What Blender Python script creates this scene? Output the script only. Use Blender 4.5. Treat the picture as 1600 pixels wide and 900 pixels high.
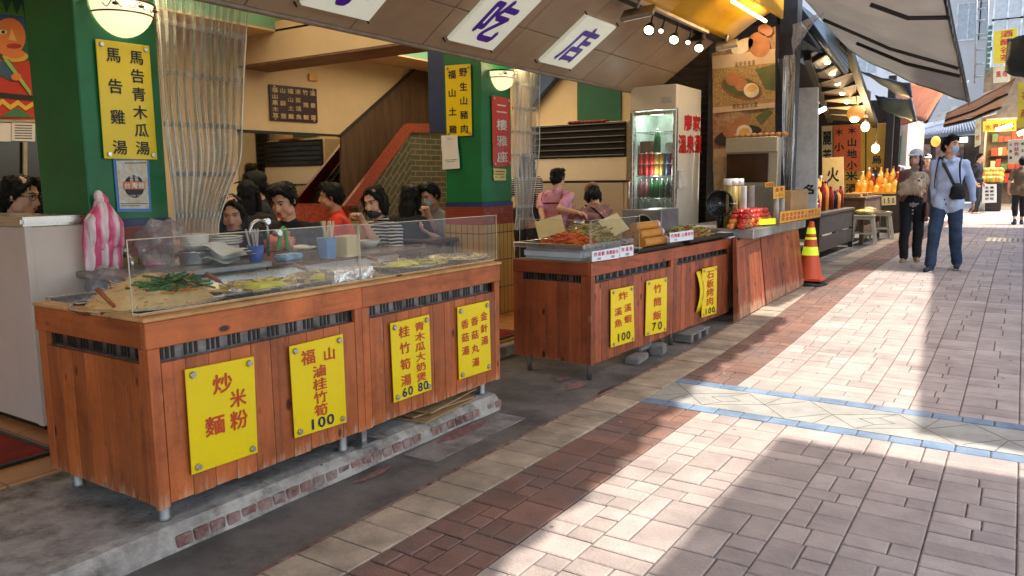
import bpy, bmesh, math, random
from mathutils import Vector, Matrix, noise
import numpy as np
random.seed(7)
RND = random.Random(11)
for o in list(bpy.data.objects): bpy.data.objects.remove(o)
SC = bpy.context.scene
COL = SC.collection
rad = math.radians

# ------------------------------------------------------------------ camera
CH, FPX = 1.27, 1200.0
YAW, PITCH, ROLL = rad(33.502), rad(7.811), rad(-0.6)
_r = np.array([math.cos(YAW), math.sin(YAW), 0.0])
_fw = np.array([-math.sin(YAW)*math.cos(PITCH), math.cos(YAW)*math.cos(PITCH), -math.sin(PITCH)])
_u = np.cross(_r, _fw)
RGT = math.cos(ROLL)*_r + math.sin(ROLL)*_u
UPV = -math.sin(ROLL)*_r + math.cos(ROLL)*_u
FWD = _fw
cam = bpy.data.cameras.new('camera'); camo = bpy.data.objects.new('camera', cam); COL.objects.link(camo)
camo.matrix_world = Matrix(((RGT[0], UPV[0], -FWD[0], 0), (RGT[1], UPV[1], -FWD[1], 0), (RGT[2], UPV[2], -FWD[2], CH), (0, 0, 0, 1)))
cam.sensor_width = 36; cam.lens = FPX/1600*36; cam.clip_start = 0.05; cam.clip_end = 800
SC.camera = camo

# ------------------------------------------------------------------ sky, sun, exposure
SUN_EL, SUN_AZ = rad(65), rad(15)        # azimuth measured from +X towards +Y
SUNV = Vector((math.cos(SUN_EL)*math.cos(SUN_AZ), math.cos(SUN_EL)*math.sin(SUN_AZ), math.sin(SUN_EL)))
W = bpy.data.worlds.new('World'); SC.world = W; W.use_nodes = True
nt = W.node_tree; bg = nt.nodes['Background']
sky = nt.nodes.new('ShaderNodeTexSky'); sky.sky_type = 'NISHITA'; sky.sun_disc = False
sky.sun_elevation = SUN_EL; sky.sun_rotation = rad(90) - SUN_AZ
sky.dust_density = 2.5; sky.air_density = 1.0
nt.links.new(sky.outputs[0], bg.inputs[0]); bg.inputs[1].default_value = 0.15
sl = bpy.data.lights.new('sun', 'SUN'); sl.energy = 2.0; sl.angle = rad(1.1); sl.color = (1.0, 0.965, 0.91)
so = bpy.data.objects.new('sun', sl); COL.objects.link(so); so.location = (6, 3, 12)
so.rotation_euler = (-SUNV).to_track_quat('-Z', 'Y').to_euler()
vs = SC.view_settings; vs.view_transform = 'Standard'; vs.look = 'None'; vs.exposure = 1.72; vs.gamma = 1; vs.use_curve_mapping = False
cy = SC.cycles
cy.max_bounces = 8; cy.diffuse_bounces = 4; cy.glossy_bounces = 3; cy.transmission_bounces = 6; cy.transparent_max_bounces = 24
cy.caustics_reflective = False; cy.caustics_refractive = False; cy.use_denoising = True; cy.sample_clamp_indirect = 6

# ------------------------------------------------------------------ pixel rays on real planes (photo 1600x900)
C0 = np.array([0, 0, CH])
def ray(x, y): return RGT*(x-800)/FPX + UPV*(450-y)/FPX + FWD
def PX(x, y, X): d = ray(x, y); return Vector(C0 + d*(X/d[0]))
def PY(x, y, Y): d = ray(x, y); return Vector(C0 + d*(Y/d[1]))
def PZ(x, y, z): d = ray(x, y); return Vector(C0 + d*((z-CH)/d[2]))
def PD(x, y, dd): return Vector(C0 + ray(x, y)*dd)
def PP(x, y, p0, n): d = ray(x, y); t = np.dot(np.array(p0)-C0, n)/np.dot(d, n); return Vector(C0 + d*t)
def sstep(a, b, x): t = min(1, max(0, (x-a)/(b-a))); return t*t*(3-2*t)
def gz(y): return 0.2*sstep(5, 10.5, y) + 0.35*sstep(21, 33, y)
def PG(x, y):
    z = 0.0
    for _ in range(12):
        p = PZ(x, y, z); z = 0.5*z + 0.5*gz(p.y)
    return p

# ------------------------------------------------------------------ materials
def S(r, g=None, b=None):
    if g is None: g = b = r
    f = lambda c: (c/255/12.92) if c/255 <= 0.04045 else ((c/255+0.055)/1.055)**2.4
    return (f(r), f(g), f(b))
MATS = {}
def newmat(name):
    m = bpy.data.materials.new(name); m.use_nodes = True
    return m, m.node_tree.nodes, m.node_tree.links, m.node_tree.nodes['Principled BSDF']
def c4(c): return (c[0], c[1], c[2], 1)
def tex_noise(N, L, scale, detail=4, rough=0.6, vec=None, stretch=None, coord='Object'):
    tc = N.new('ShaderNodeTexCoord'); src = tc.outputs[coord]
    if vec is not None: src = vec
    if stretch:
        mp = N.new('ShaderNodeMapping'); mp.inputs['Scale'].default_value = stretch; L.new(src, mp.inputs[0]); src = mp.outputs[0]
    n = N.new('ShaderNodeTexNoise'); n.inputs['Scale'].default_value = scale; n.inputs['Detail'].default_value = detail; n.inputs['Roughness'].default_value = rough
    L.new(src, n.inputs['Vector']); return n
def ramp(N, L, src, stops):
    r = N.new('ShaderNodeValToRGB'); e = r.color_ramp.elements
    while len(e) < len(stops): e.new(0.5)
    for i, (p, c) in enumerate(stops):
        e[i].position = p; e[i].color = c4(c) if len(c) == 3 else c
    L.new(src, r.inputs[0]); return r
def mixc(N, L, fac, a, b, mode='MIX'):
    m = N.new('ShaderNodeMix'); m.data_type = 'RGBA'; m.blend_type = mode
    for s, v in ((0, fac), (6, a), (7, b)):
        if isinstance(v, (int, float)): m.inputs[s].default_value = v
        elif isinstance(v, tuple): m.inputs[s].default_value = c4(v)
        else: L.new(v, m.inputs[s])
    return m.outputs[2]
def math_n(N, L, op, a, b=None):
    m = N.new('ShaderNodeMath'); m.operation = op
    for i, v in enumerate((a, b)):
        if v is None: continue
        if isinstance(v, (int, float)): m.inputs[i].default_value = v
        else: L.new(v, m.inputs[i])
    return m.outputs[0]
def bump(N, L, B, h, strength=0.3, dist=0.01):
    b = N.new('ShaderNodeBump'); b.inputs['Strength'].default_value = strength; b.inputs['Distance'].default_value = dist
    L.new(h, b.inputs['Height']); L.new(b.outputs[0], B.inputs['Normal'])
def mat(name, col, rough=0.6, metal=0.0, var=0.18, scale=6.0, bmp=0.0, bscale=60.0, col2=None, tone=0.0, emit=0.0, ecol=None, alpha=1.0, trans=0.0, spec=0.5, stretch=None, ior=1.45, dirt=None, dscale=3.0, damt=0.45, spots=None):
    if name in MATS: return MATS[name]
    m, N, L, B = newmat(name)
    n = tex_noise(N, L, scale, 5, 0.62, stretch=stretch)
    c2 = col2 or tuple(c*(1-2*var) for c in col)
    hi = col if col2 else tuple(min(1, c*(1+var)) for c in col)
    out = ramp(N, L, n.outputs['Fac'], [(0.3, c2), (0.7, hi)]).outputs[0]
    if tone:
        a = N.new('ShaderNodeAttribute'); a.attribute_name = 'tone'
        t = ramp(N, L, a.outputs['Fac'], [(0, (1-tone,)*3), (1, (1+tone,)*3)])
        t.color_ramp.interpolation = 'LINEAR'
        hs = N.new('ShaderNodeHueSaturation'); L.new(out, hs.inputs['Color'])
        L.new(math_n(N, L, 'MULTIPLY_ADD', a.outputs['Fac'], 2*tone), hs.inputs['Value'])
        hs.inputs['Value'].default_value = 1
        # value = tone*2t + (1-t)
        md = hs.inputs['Value'].links[0].from_node; md.inputs[2].default_value = 1-tone
        N.remove(t); out = hs.outputs[0]
    if dirt:
        dn = tex_noise(N, L, dscale, 8, 0.72)
        out = mixc(N, L, ramp(N, L, dn.outputs['Fac'], [(0.45, (0, 0, 0)), (0.7, (damt,)*3)]).outputs[0], out, dirt)
    if spots:
        vo = N.new('ShaderNodeTexVoronoi'); vo.inputs['Scale'].default_value = spots[0]; tq = N.new('ShaderNodeTexCoord'); L.new(tq.outputs['Object'], vo.inputs['Vector'])
        sn = tex_noise(N, L, spots[0]*3, 2); sd = math_n(N, L, 'ADD', vo.outputs['Distance'], math_n(N, L, 'MULTIPLY', sn.outputs['Fac'], .10))
        out = mixc(N, L, ramp(N, L, sd, [(spots[1], (.75,)*3), (spots[1]+.03, (0, 0, 0))]).outputs[0], out, spots[2])
    L.new(out, B.inputs['Base Color'])
    B.inputs['Roughness'].default_value = rough; B.inputs['Metallic'].default_value = metal
    B.inputs['Specular IOR Level'].default_value = spec; B.inputs['IOR'].default_value = ior
    if rough > 0.12 and trans == 0:
        rn = tex_noise(N, L, scale*2.3, 4); rr = N.new('ShaderNodeMapRange')
        rr.inputs['To Min'].default_value = max(0.02, rough-0.12); rr.inputs['To Max'].default_value = min(1, rough+0.12)
        L.new(rn.outputs['Fac'], rr.inputs['Value']); L.new(rr.outputs[0], B.inputs['Roughness'])
    if bmp: bump(N, L, B, tex_noise(N, L, bscale, 4, stretch=stretch).outputs['Fac'], bmp)
    if emit:
        B.inputs['Emission Color'].default_value = c4(ecol or col); B.inputs['Emission Strength'].default_value = emit
    if trans: B.inputs['Transmission Weight'].default_value = trans
    if alpha < 1: B.inputs['Alpha'].default_value = alpha
    MATS[name] = m; return m
def clear_mat(name, tint=(1, 1, 1), rough=0.05, amount=0.9, gloss_w=0.12, streak=None):
    """thin clear sheet: mostly transparent, a little white haze and a gloss reflection"""
    if name in MATS: return MATS[name]
    m, N, L, B = newmat(name); N.remove(B); out = N['Material Output']
    t = N.new('ShaderNodeBsdfTransparent'); t.inputs[0].default_value = c4(tint)
    d = N.new('ShaderNodeBsdfDiffuse'); d.inputs[0].default_value = (0.75, 0.73, 0.68, 1)
    g = N.new('ShaderNodeBsdfGlossy'); g.inputs['Roughness'].default_value = rough
    lw = N.new('ShaderNodeLayerWeight'); lw.inputs[0].default_value = 0.35
    m1 = N.new('ShaderNodeMixShader'); m2 = N.new('ShaderNodeMixShader')
    m1.inputs[0].default_value = 1-amount
    if streak:
        n = tex_noise(N, L, 1.0, 4, 0.6, stretch=streak)
        L.new(ramp(N, L, n.outputs['Fac'], [(0.42, ((1-amount)*0.25,)*3), (0.72, (min(1, (1-amount)*2.6),)*3)]).outputs[0], m1.inputs[0])
        b = N.new('ShaderNodeBump'); b.inputs['Strength'].default_value = 0.4; b.inputs['Distance'].default_value = 0.01; L.new(n.outputs['Fac'], b.inputs['Height']); L.new(b.outputs[0], g.inputs['Normal'])
    L.new(t.outputs[0], m1.inputs[1]); L.new(d.outputs[0], m1.inputs[2])
    L.new(math_n(N, L, 'MULTIPLY', lw.outputs['Fresnel'], gloss_w*6), m2.inputs[0]) if gloss_w else None
    L.new(m1.outputs[0], m2.inputs[1]); L.new(g.outputs[0], m2.inputs[2])
    if not gloss_w: m2.inputs[0].default_value = 0
    L.new(m2.outputs[0], out.inputs[0]); MATS[name] = m; return m
def canvas_mat(name, col, k):
    if name in MATS: return MATS[name]
    m, N, L, B = newmat(name); n = tex_noise(N, L, 2.0, 4); c = ramp(N, L, n.outputs['Fac'], [(.3, tuple(x*.82 for x in col)), (.7, col)]).outputs[0]
    L.new(c, B.inputs['Base Color']); B.inputs['Roughness'].default_value = .75
    t = N.new('ShaderNodeBsdfTranslucent'); L.new(c, t.inputs[0]); mx = N.new('ShaderNodeMixShader'); mx.inputs[0].default_value = k
    L.new(B.outputs[0], mx.inputs[1]); L.new(t.outputs[0], mx.inputs[2]); L.new(mx.outputs[0], N['Material Output'].inputs[0]); MATS[name] = m; return m
def glow(name, col, strength):
    return mat(name, col, 0.4, emit=strength, ecol=col, var=0)
def wood_mat(name, base, dark, pale, axis='Z', wear=0.6, scale=1.0):
    """stained pine: grain along axis, knots, per plank tone, scuffed pale wear towards the lower ends and along edges"""
    if name in MATS: return MATS[name]
    m, N, L, B = newmat(name)
    tc = N.new('ShaderNodeTexCoord'); at = N.new('ShaderNodeAttribute'); at.attribute_name = 'tone'
    off = N.new('ShaderNodeVectorMath'); off.operation = 'ADD'; L.new(tc.outputs['Object'], off.inputs[0])
    cb = N.new('ShaderNodeCombineXYZ'); k = math_n(N, L, 'MULTIPLY', at.outputs['Fac'], 37.0)
    for i in range(3): L.new(k, cb.inputs[i])
    L.new(cb.outputs[0], off.inputs[1])
    st = {'Z': (9, 9, 0.7), 'Y': (9, 0.7, 9), 'X': (0.7, 9, 9)}[axis]
    kt = {'Z': (10, 10, 5), 'Y': (10, 5, 10), 'X': (5, 10, 10)}[axis]
    def mp(s, v):
        q = N.new('ShaderNodeMapping'); q.inputs['Scale'].default_value = tuple(a*scale for a in s); L.new(v, q.inputs[0]); return q.outputs[0]
    vo = N.new('ShaderNodeTexVoronoi'); vo.inputs['Scale'].default_value = 1.0; L.new(mp(kt, off.outputs[0]), vo.inputs['Vector'])
    g = tex_noise(N, L, 3.0, 6, 0.65, vec=mp(st, off.outputs[0])); g.inputs['Distortion'].default_value = 0.8
    g2 = tex_noise(N, L, 1.2, 3, 0.5, vec=mp((3, 3, 1.2), off.outputs[0]))
    c = ramp(N, L, g.outputs['Fac'], [(0.24, tuple(a*.3+b*.7 for a, b in zip(base, dark))), (0.48, base), (0.8, tuple(min(1, x*1.18) for x in base))]).outputs[0]
    c = mixc(N, L, ramp(N, L, g2.outputs['Fac'], [(0.4, (0, 0, 0)), (0.75, (0.6,)*3)]).outputs[0], c, dark)
    hs = N.new('ShaderNodeHueSaturation'); L.new(c, hs.inputs['Color']); hv = math_n(N, L, 'MULTIPLY_ADD', at.outputs['Fac'], 0.5); hv.node.inputs[2].default_value = 0.75; L.new(hv, hs.inputs['Value'])
    c = hs.outputs[0]
    mo = tex_noise(N, L, 5.0, 8, .75); c = mixc(N, L, .85, c, ramp(N, L, mo.outputs['Fac'], [(.30, (.52, .47, .42)), (.5, (.98, .98, .98)), (.72, (1.22, 1.2, 1.15))]).outputs[0], 'MULTIPLY')
    kn = ramp(N, L, vo.outputs['Distance'], [(0.09, (1, 1, 1)), (0.15, (0, 0, 0))])
    c = mixc(N, L, kn.outputs[0], c, tuple(x*0.3 for x in dark))
    sx = N.new('ShaderNodeSeparateXYZ'); L.new(tc.outputs['Object'], sx.inputs[0])
    wn = tex_noise(N, L, 1.0, 7, 0.7, vec=mp((34, 34, 5), off.outputs[0]))
    zz = N.new('ShaderNodeMapRange'); zz.inputs['From Min'].default_value = 0.19; zz.inputs['From Max'].default_value = 0.07
    L.new(sx.outputs[2], zz.inputs['Value'])
    w = math_n(N, L, 'ADD', math_n(N, L, 'MULTIPLY', zz.outputs[0], 0.42*wear), math_n(N, L, 'MULTIPLY', wn.outputs['Fac'], 0.9))
    c = mixc(N, L, ramp(N, L, w, [(0.66, (0, 0, 0)), (0.86, (0.8*min(1, wear+.1),)*3)]).outputs[0], c, pale)
    sn = tex_noise(N, L, 1.0, 2, 0.5, vec=mp((3, 60, 8), off.outputs[0]))
    c = mixc(N, L, ramp(N, L, sn.outputs['Fac'], [(0.70, (0, 0, 0)), (0.77, (0.5*wear,)*3)]).outputs[0], c, pale)
    L.new(c, B.inputs['Base Color'])
    L.new(ramp(N, L, g.outputs['Fac'], [(0.2, (0.55,)*3), (0.8, (0.33,)*3)]).outputs[0], B.inputs['Roughness'])
    bump(N, L, B, g.outputs['Fac'], 0.25, 0.004)
    MATS[name] = m; return m

# ------------------------------------------------------------------ mesh builder
def newell(p):
    n = Vector((0, 0, 0))
    for i in range(len(p)):
        a, b = p[i], p[(i+1) % len(p)]
        n += Vector(((a.y-b.y)*(a.z+b.z), (a.z-b.z)*(a.x+b.x), (a.x-b.x)*(a.y+b.y)))
    return n
ORG = {}
class MB:
    def __init__(s): s.v = []; s.f = []; s.mi = []; s.sm = []; s.tn = []; s.cur = 0; s.tone = 0.5
    def add(s, vs, fs, smooth=False):
        o = len(s.v); s.v += [Vector(v) for v in vs]
        for f in fs: s.f.append([o+i for i in f]); s.mi.append(s.cur); s.sm.append(smooth); s.tn.append(s.tone)
        return s
    def hexa(s, p):   # 0-3 bottom loop, 4-7 top loop
        return s.add(p, [(3, 2, 1, 0), (4, 5, 6, 7), (0, 1, 5, 4), (1, 2, 6, 5), (2, 3, 7, 6), (3, 0, 4, 7)])
    def box(s, c, d, rz=0.0, R=None):
        x, y, z = d[0]/2, d[1]/2, d[2]/2
        P = [Vector(q) for q in ((-x, -y, -z), (x, -y, -z), (x, y, -z), (-x, y, -z), (-x, -y, z), (x, -y, z), (x, y, z), (-x, y, z))]
        M = R or Matrix.Rotation(rz, 3, 'Z')
        return s.hexa([M @ q + Vector(c) for q in P])
    def mm(s, a, b):
        c = [(a[i]+b[i])/2 for i in range(3)]; return s.box(c, [abs(b[i]-a[i]) for i in range(3)])
    def prism(s, pts, vec):
        pts = [Vector(p) for p in pts]; vec = Vector(vec); n = len(pts)
        if newell(pts).dot(vec) > 0: pts = pts[::-1]
        vs = pts + [p+vec for p in pts]
        fs = [tuple(range(n)), tuple(range(2*n-1, n-1, -1))] + [(i, i+n, (i+1) % n + n, (i+1) % n) for i in range(n)]
        return s.add(vs, fs)
    def slab(s, q, th):      # quad TL,TR,BR,BL facing the viewer; thickness goes behind
        q = [Vector(p) for p in q]; n = newell([q[0], q[3], q[2], q[1]]).normalized()
        return s.prism(q, -n*th)
    def quad(s, a, b, c, d): return s.add([a, b, c, d], [(0, 1, 2, 3)])
    def tube(s, pts, r, n=8, smooth=True, cap=True, flat=1.0):
        pts = [Vector(p) for p in pts]; rr = r if isinstance(r, (list, tuple)) else [r]*len(pts)
        vs = []; fs = []; up = None
        for i, p in enumerate(pts):
            t = (pts[min(i+1, len(pts)-1)] - pts[max(i-1, 0)])
            if t.length < 1e-9: t = Vector((0, 0, 1))
            t.normalize()
            if up is None: up = t.orthogonal().normalized()
            else:
                up = up - t*up.dot(t); up = up.normalized() if up.length > 1e-6 else t.orthogonal().normalized()
            w = t.cross(up)
            for k in range(n):
                a = 2*math.pi*k/n; vs.append(p + (up*math.cos(a)*flat + w*math.sin(a))*rr[i])
        for i in range(len(pts)-1):
            for k in range(n): fs.append((i*n+k, i*n+(k+1) % n, (i+1)*n+(k+1) % n, (i+1)*n+k))
        s.add(vs, fs, smooth)
        if cap:
            o = len(s.v)-len(vs)
            for loop in ([o+k for k in range(n)][::-1], [o+(len(pts)-1)*n+k for k in range(n)]):
                s.f.append(loop); s.mi.append(s.cur); s.sm.append(False); s.tn.append(s.tone)
        return s
    def cyl(s, a, b, r0, r1=None, n=16): return s.tube([a, b], [r0, r0 if r1 is None else r1], n)
    def lathe(s, c, prof, n=24, smooth=True, M=None, arc=1.0):
        c = Vector(c); vs = []; fs = []; full = arc >= 0.999; nn = n if full else n+1
        for (r, z) in prof:
            for k in range(nn):
                a = 2*math.pi*arc*k/n; p = Vector((r*math.cos(a), r*math.sin(a), z)); vs.append((M @ p if M else p)+c)
        for i in range(len(prof)-1):
            for k in range(n if full else n): fs.append((i*nn+k, i*nn+(k+1) % nn, (i+1)*nn+(k+1) % nn, (i+1)*nn+k))
        s.add(vs, fs, smooth); return s
    def ell(s, c, r, n=14, m=9, R=None):
        c = Vector(c); r = (r, r, r) if isinstance(r, (int, float)) else r; vs = []; fs = []
        for j in range(1, m):
            ph = math.pi*j/m
            for k in range(n):
                a = 2*math.pi*k/n; p = Vector((r[0]*math.sin(ph)*math.cos(a), r[1]*math.sin(ph)*math.sin(a), r[2]*math.cos(ph)))
                vs.append((R @ p if R else p)+c)
        t = Vector((0, 0, r[2])); vs += [(R @ t if R else t)+c, (R @ -t if R else -t)+c]; T = len(vs)-2
        for j in range(m-2):
            for k in range(n): fs.append((j*n+k, (j+1)*n+k, (j+1)*n+(k+1) % n, j*n+(k+1) % n))
        for k in range(n): fs.append((T, k, (k+1) % n)); fs.append((T+1, (m-2)*n+(k+1) % n, (m-2)*n+k))
        return s.add(vs, fs, True)
    def grid(s, fn, nu, nv, smooth=True):
        vs = [fn(i/nu, j/nv) for j in range(nv+1) for i in range(nu+1)]
        fs = [(j*(nu+1)+i, j*(nu+1)+i+1, (j+1)*(nu+1)+i+1, (j+1)*(nu+1)+i) for j in range(nv) for i in range(nu)]
        return s.add(vs, fs, smooth)
    def build(s, name, mats, parent=None, bevel=0.0, thick=0.0, org=None, seg=1):
        me = bpy.data.meshes.new(name)
        if not isinstance(mats, (list, tuple)): mats = [mats]
        if parent is not None: O = ORG[parent.name]
        elif org is not None: O = Vector(org)
        else:
            xs = [v.x for v in s.v]; ys = [v.y for v in s.v]; zs = [v.z for v in s.v]
            O = Vector(((min(xs)+max(xs))/2, (min(ys)+max(ys))/2, min(zs)))
        me.from_pydata([v-O for v in s.v], [], s.f)
        for m in mats: me.materials.append(m)
        me.polygons.foreach_set('material_index', s.mi); me.polygons.foreach_set('use_smooth', s.sm)
        a = me.attributes.new('tone', 'FLOAT', 'FACE'); a.data.foreach_set('value', s.tn)
        if bevel or thick:
            bm = bmesh.new(); bm.from_mesh(me)
            if thick:
                bmesh.ops.solidify(bm, geom=bm.faces[:], thickness=thick)
            if bevel:
                bm.normal_update()
                es = [e for e in bm.edges if len(e.link_faces) == 2 and e.calc_face_angle(0) > 0.6 and not (e.link_faces[0].smooth and e.link_faces[1].smooth)]
                bmesh.ops.bevel(bm, geom=es, offset=bevel, segments=seg, affect='EDGES', clamp_overlap=True)
            bm.to_mesh(me); bm.free()
        me.validate(); me.update()
        o = bpy.data.objects.new(name, me); COL.objects.link(o)
        ORG[o.name] = O
        if parent is not None: o.parent = parent
        else: o.location = O
        return o
def adopt(name, me, parent, org=None):
    o = bpy.data.objects.new(name, me); COL.objects.link(o)
    if parent is not None: o.parent = parent; ORG[o.name] = ORG[parent.name]
    elif org is not None: o.location = org; ORG[o.name] = Vector(org)
    return o
def tag(o, label=None, cat=None, group=None, kind=None):
    if label: o['label'] = label
    if cat: o['category'] = cat
    if group: o['group'] = group
    if kind: o['kind'] = kind
    return o
def thing(name, label, cat, loc=(0, 0, 0), group=None):
    o = bpy.data.objects.new(name, None); COL.objects.link(o); o.location = loc; o.empty_display_size = 0.1
    ORG[o.name] = Vector(loc); return tag(o, label, cat, group)
def struct(o, label=None, cat=None): o['kind'] = 'structure'; return tag(o, label, cat)
def kids(o): return [c for c in bpy.data.objects if c.parent == o]
def copy_tree(o, parent=None, kidmap=None):
    c = o.copy(); COL.objects.link(c); ORG[c.name] = ORG[o.name]
    if parent is not None: c.parent = parent
    for ch in list(o.children): copy_tree(ch, c)
    return c
def dup(o, loc, rz=None, label=None, scale=None):
    bpy.context.view_layer.update() if not o.children and o.type == 'EMPTY' else None
    c = copy_tree(o); c.location = loc
    if rz is not None: c.rotation_euler = (0, 0, rz)
    if scale: c.scale = (scale,)*3 if isinstance(scale, (int, float)) else scale
    if label: c['label'] = label
    return c

# ------------------------------------------------------------------ lettering
GL = {}
def glyph(ch, bold=0.018):
    k = (ch, bold)
    if k in GL: return GL[k]
    c = bpy.data.curves.new('t', 'FONT'); c.body = ch; c.offset = bold; c.resolution_u = 3
    o = bpy.data.objects.new('t', c); COL.objects.link(o)
    dg = bpy.context.evaluated_depsgraph_get()
    me = bpy.data.meshes.new_from_object(o.evaluated_get(dg))
    vs = [v.co.copy() for v in me.vertices]; fs = [tuple(p.vertices) for p in me.polygons]
    bpy.data.objects.remove(o); bpy.data.meshes.remove(me); bpy.data.curves.remove(c)
    if vs:
        x0, x1 = min(v.x for v in vs), max(v.x for v in vs); y0, y1 = min(v.y for v in vs), max(v.y for v in vs)
        cx, cy_ = (x0+x1)/2, (y0+y1)/2
        vs = [Vector((v.x-cx, v.y-cy_, 0)) for v in vs]
    GL[k] = (vs, fs); return GL[k]
def bil(q, u, v):
    a = q[0].lerp(q[1], u); b = q[3].lerp(q[2], u); return a.lerp(b, v)
def lettering(q, items, m, parent, name='lettering', lift=0.0025, bold=0.018):
    """items: (text, u, v, w, h): each character centred at u,v, w/h as a fraction of the quad"""
    q = [Vector(p) for p in q]; n = newell([q[0], q[3], q[2], q[1]]).normalized(); mb = MB()
    for it in items:
        t, u, v, w, h = it[:5]
        vs, fs = glyph(t, 0.0)
        sh = ((0, 0), (bold, 0), (-bold, 0), (0, bold), (0, -bold)) if bold else ((0, 0),)
        for i, (dx, dy) in enumerate(sh):
            mb.add([bil(q, u+(p.x+dx)*w, v-(p.y+dy)*h)+n*(lift+i*0.00012) for p in vs], fs)
    return mb.build(name, m, parent)
def coltext(t, u, v0, v1, w, h):
    n = len(t); return [(c, u, v0 if n == 1 else v0+(v1-v0)*i/(n-1), w, h) for i, c in enumerate(t)]
def rowtext(t, v, u0, u1, w, h):
    n = len(t); return [(c, u0 if n == 1 else u0+(u1-u0)*i/(n-1), v, w, h) for i, c in enumerate(t)]
def board(name, label, cat, q, th, m, sets, bolts=(), boltm=None, group=None, standoff=0.0, lift=0.0025, bold=0.018, br=0.012):
    q = [Vector(p) for p in q]; n = newell([q[0], q[3], q[2], q[1]]).normalized()
    q = [p+n*(th+standoff) for p in q]
    c = (q[2]+q[3])/2; r = thing(name, label, cat, c, group)
    MB().slab(q, th).build('panel', m, r, bevel=min(0.003, th*0.3))
    for items, lm in sets: lettering(q, items, lm, r, lift=lift, bold=bold)
    for (u, v) in bolts:
        p = bil(q, u, v); b = MB().cyl(p-n*(th+standoff), p+n*0.006, br*0.6, br*0.6, 10); b.cyl(p+n*0.004, p+n*0.010, br, br*0.8, 12); b.build('bolt', boltm, r)
    return r
# ================================================================== materials used by the setting
M_asph = mat('asphalt', S(122, 115, 108), 0.72, var=0.3, scale=2.2, bmp=0.5, bscale=160, dirt=S(62, 58, 54), dscale=2.8, damt=0.8, spots=(6, .08, S(46, 44, 42)))
M_conc = mat('worn_concrete', S(178, 168, 154), 0.85, var=0.2, scale=5, bmp=0.5, bscale=40, dirt=S(84, 74, 62), dscale=5.5, damt=1.0, spots=(8, .10, S(78, 68, 56)))
M_redbrick = mat('edging_brick', S(138, 98, 86), 0.85, var=0.3, scale=14, bmp=0.4, tone=0.2, dirt=S(160, 150, 138), dscale=16, damt=1.0)
M_paver = mat('clay_paver', S(166, 150, 140), 0.82, var=0.12, scale=5, bmp=0.5, bscale=70, tone=0.16, dirt=S(188, 172, 158), dscale=1.8, damt=0.5, spots=(5.5, .085, S(84, 72, 66)))
M_paver_red = mat('clay_paver_worn_red', S(132, 97, 82), 0.82, var=0.16, scale=5, bmp=0.5, bscale=70, tone=0.16, dirt=S(104, 92, 86), dscale=2.4, damt=0.85, spots=(6, .09, S(176, 160, 146)))
M_tan = mat('tan_paver', S(176, 157, 134), 0.85, var=0.16, scale=6, bmp=0.4, bscale=60, tone=0.12, dirt=S(92, 82, 68), dscale=2.0, damt=0.7)
M_blue = mat('blue_paver', S(110, 130, 150), 0.82, var=0.14, scale=6, bmp=0.3, bscale=60, tone=0.14, dirt=S(140, 150, 160), dscale=3, damt=0.5)
M_joint = mat('joint_sand', S(112, 102, 94), 0.95, var=0.3, scale=30)
M_cream = mat('cream_plaster', S(206, 184, 146), 0.8, var=0.05, scale=3)
M_green = mat('green_paint', S(14, 112, 58), 0.42, var=0.10, scale=3, bmp=0.05, bscale=20, dirt=S(8, 84, 44), dscale=2, damt=0.5)
M_navy = mat('navy_paint', S(40, 56, 96), 0.45, var=0.1)
M_teal = mat('teal_paint', S(118, 172, 140), 0.6, var=0.05)
M_brownpanel = mat('soffit_panel', S(172, 150, 124), 0.42, var=0.05, scale=2, dirt=S(128, 106, 84), dscale=1.2, damt=0.5)
M_dark = mat('dark_trim', S(38, 33, 30), 0.6)
M_black = mat('black_plastic', S(22, 22, 23), 0.4, var=0.1)
M_steel = mat('stainless_steel', (0.58, 0.56, 0.53), 0.27, 0.95, var=0.02, scale=3)
M_steel_dull = mat('dull_steel', (0.40, 0.39, 0.37), 0.42, 0.85, var=0.15, scale=9)
M_white = mat('white_paint', S(226, 222, 214), 0.45, var=0.03)
M_wallwood = mat('dark_wood_panel', S(88, 66, 48), 0.5, var=0.22, scale=3, stretch=(6, 6, 0.6))
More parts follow.
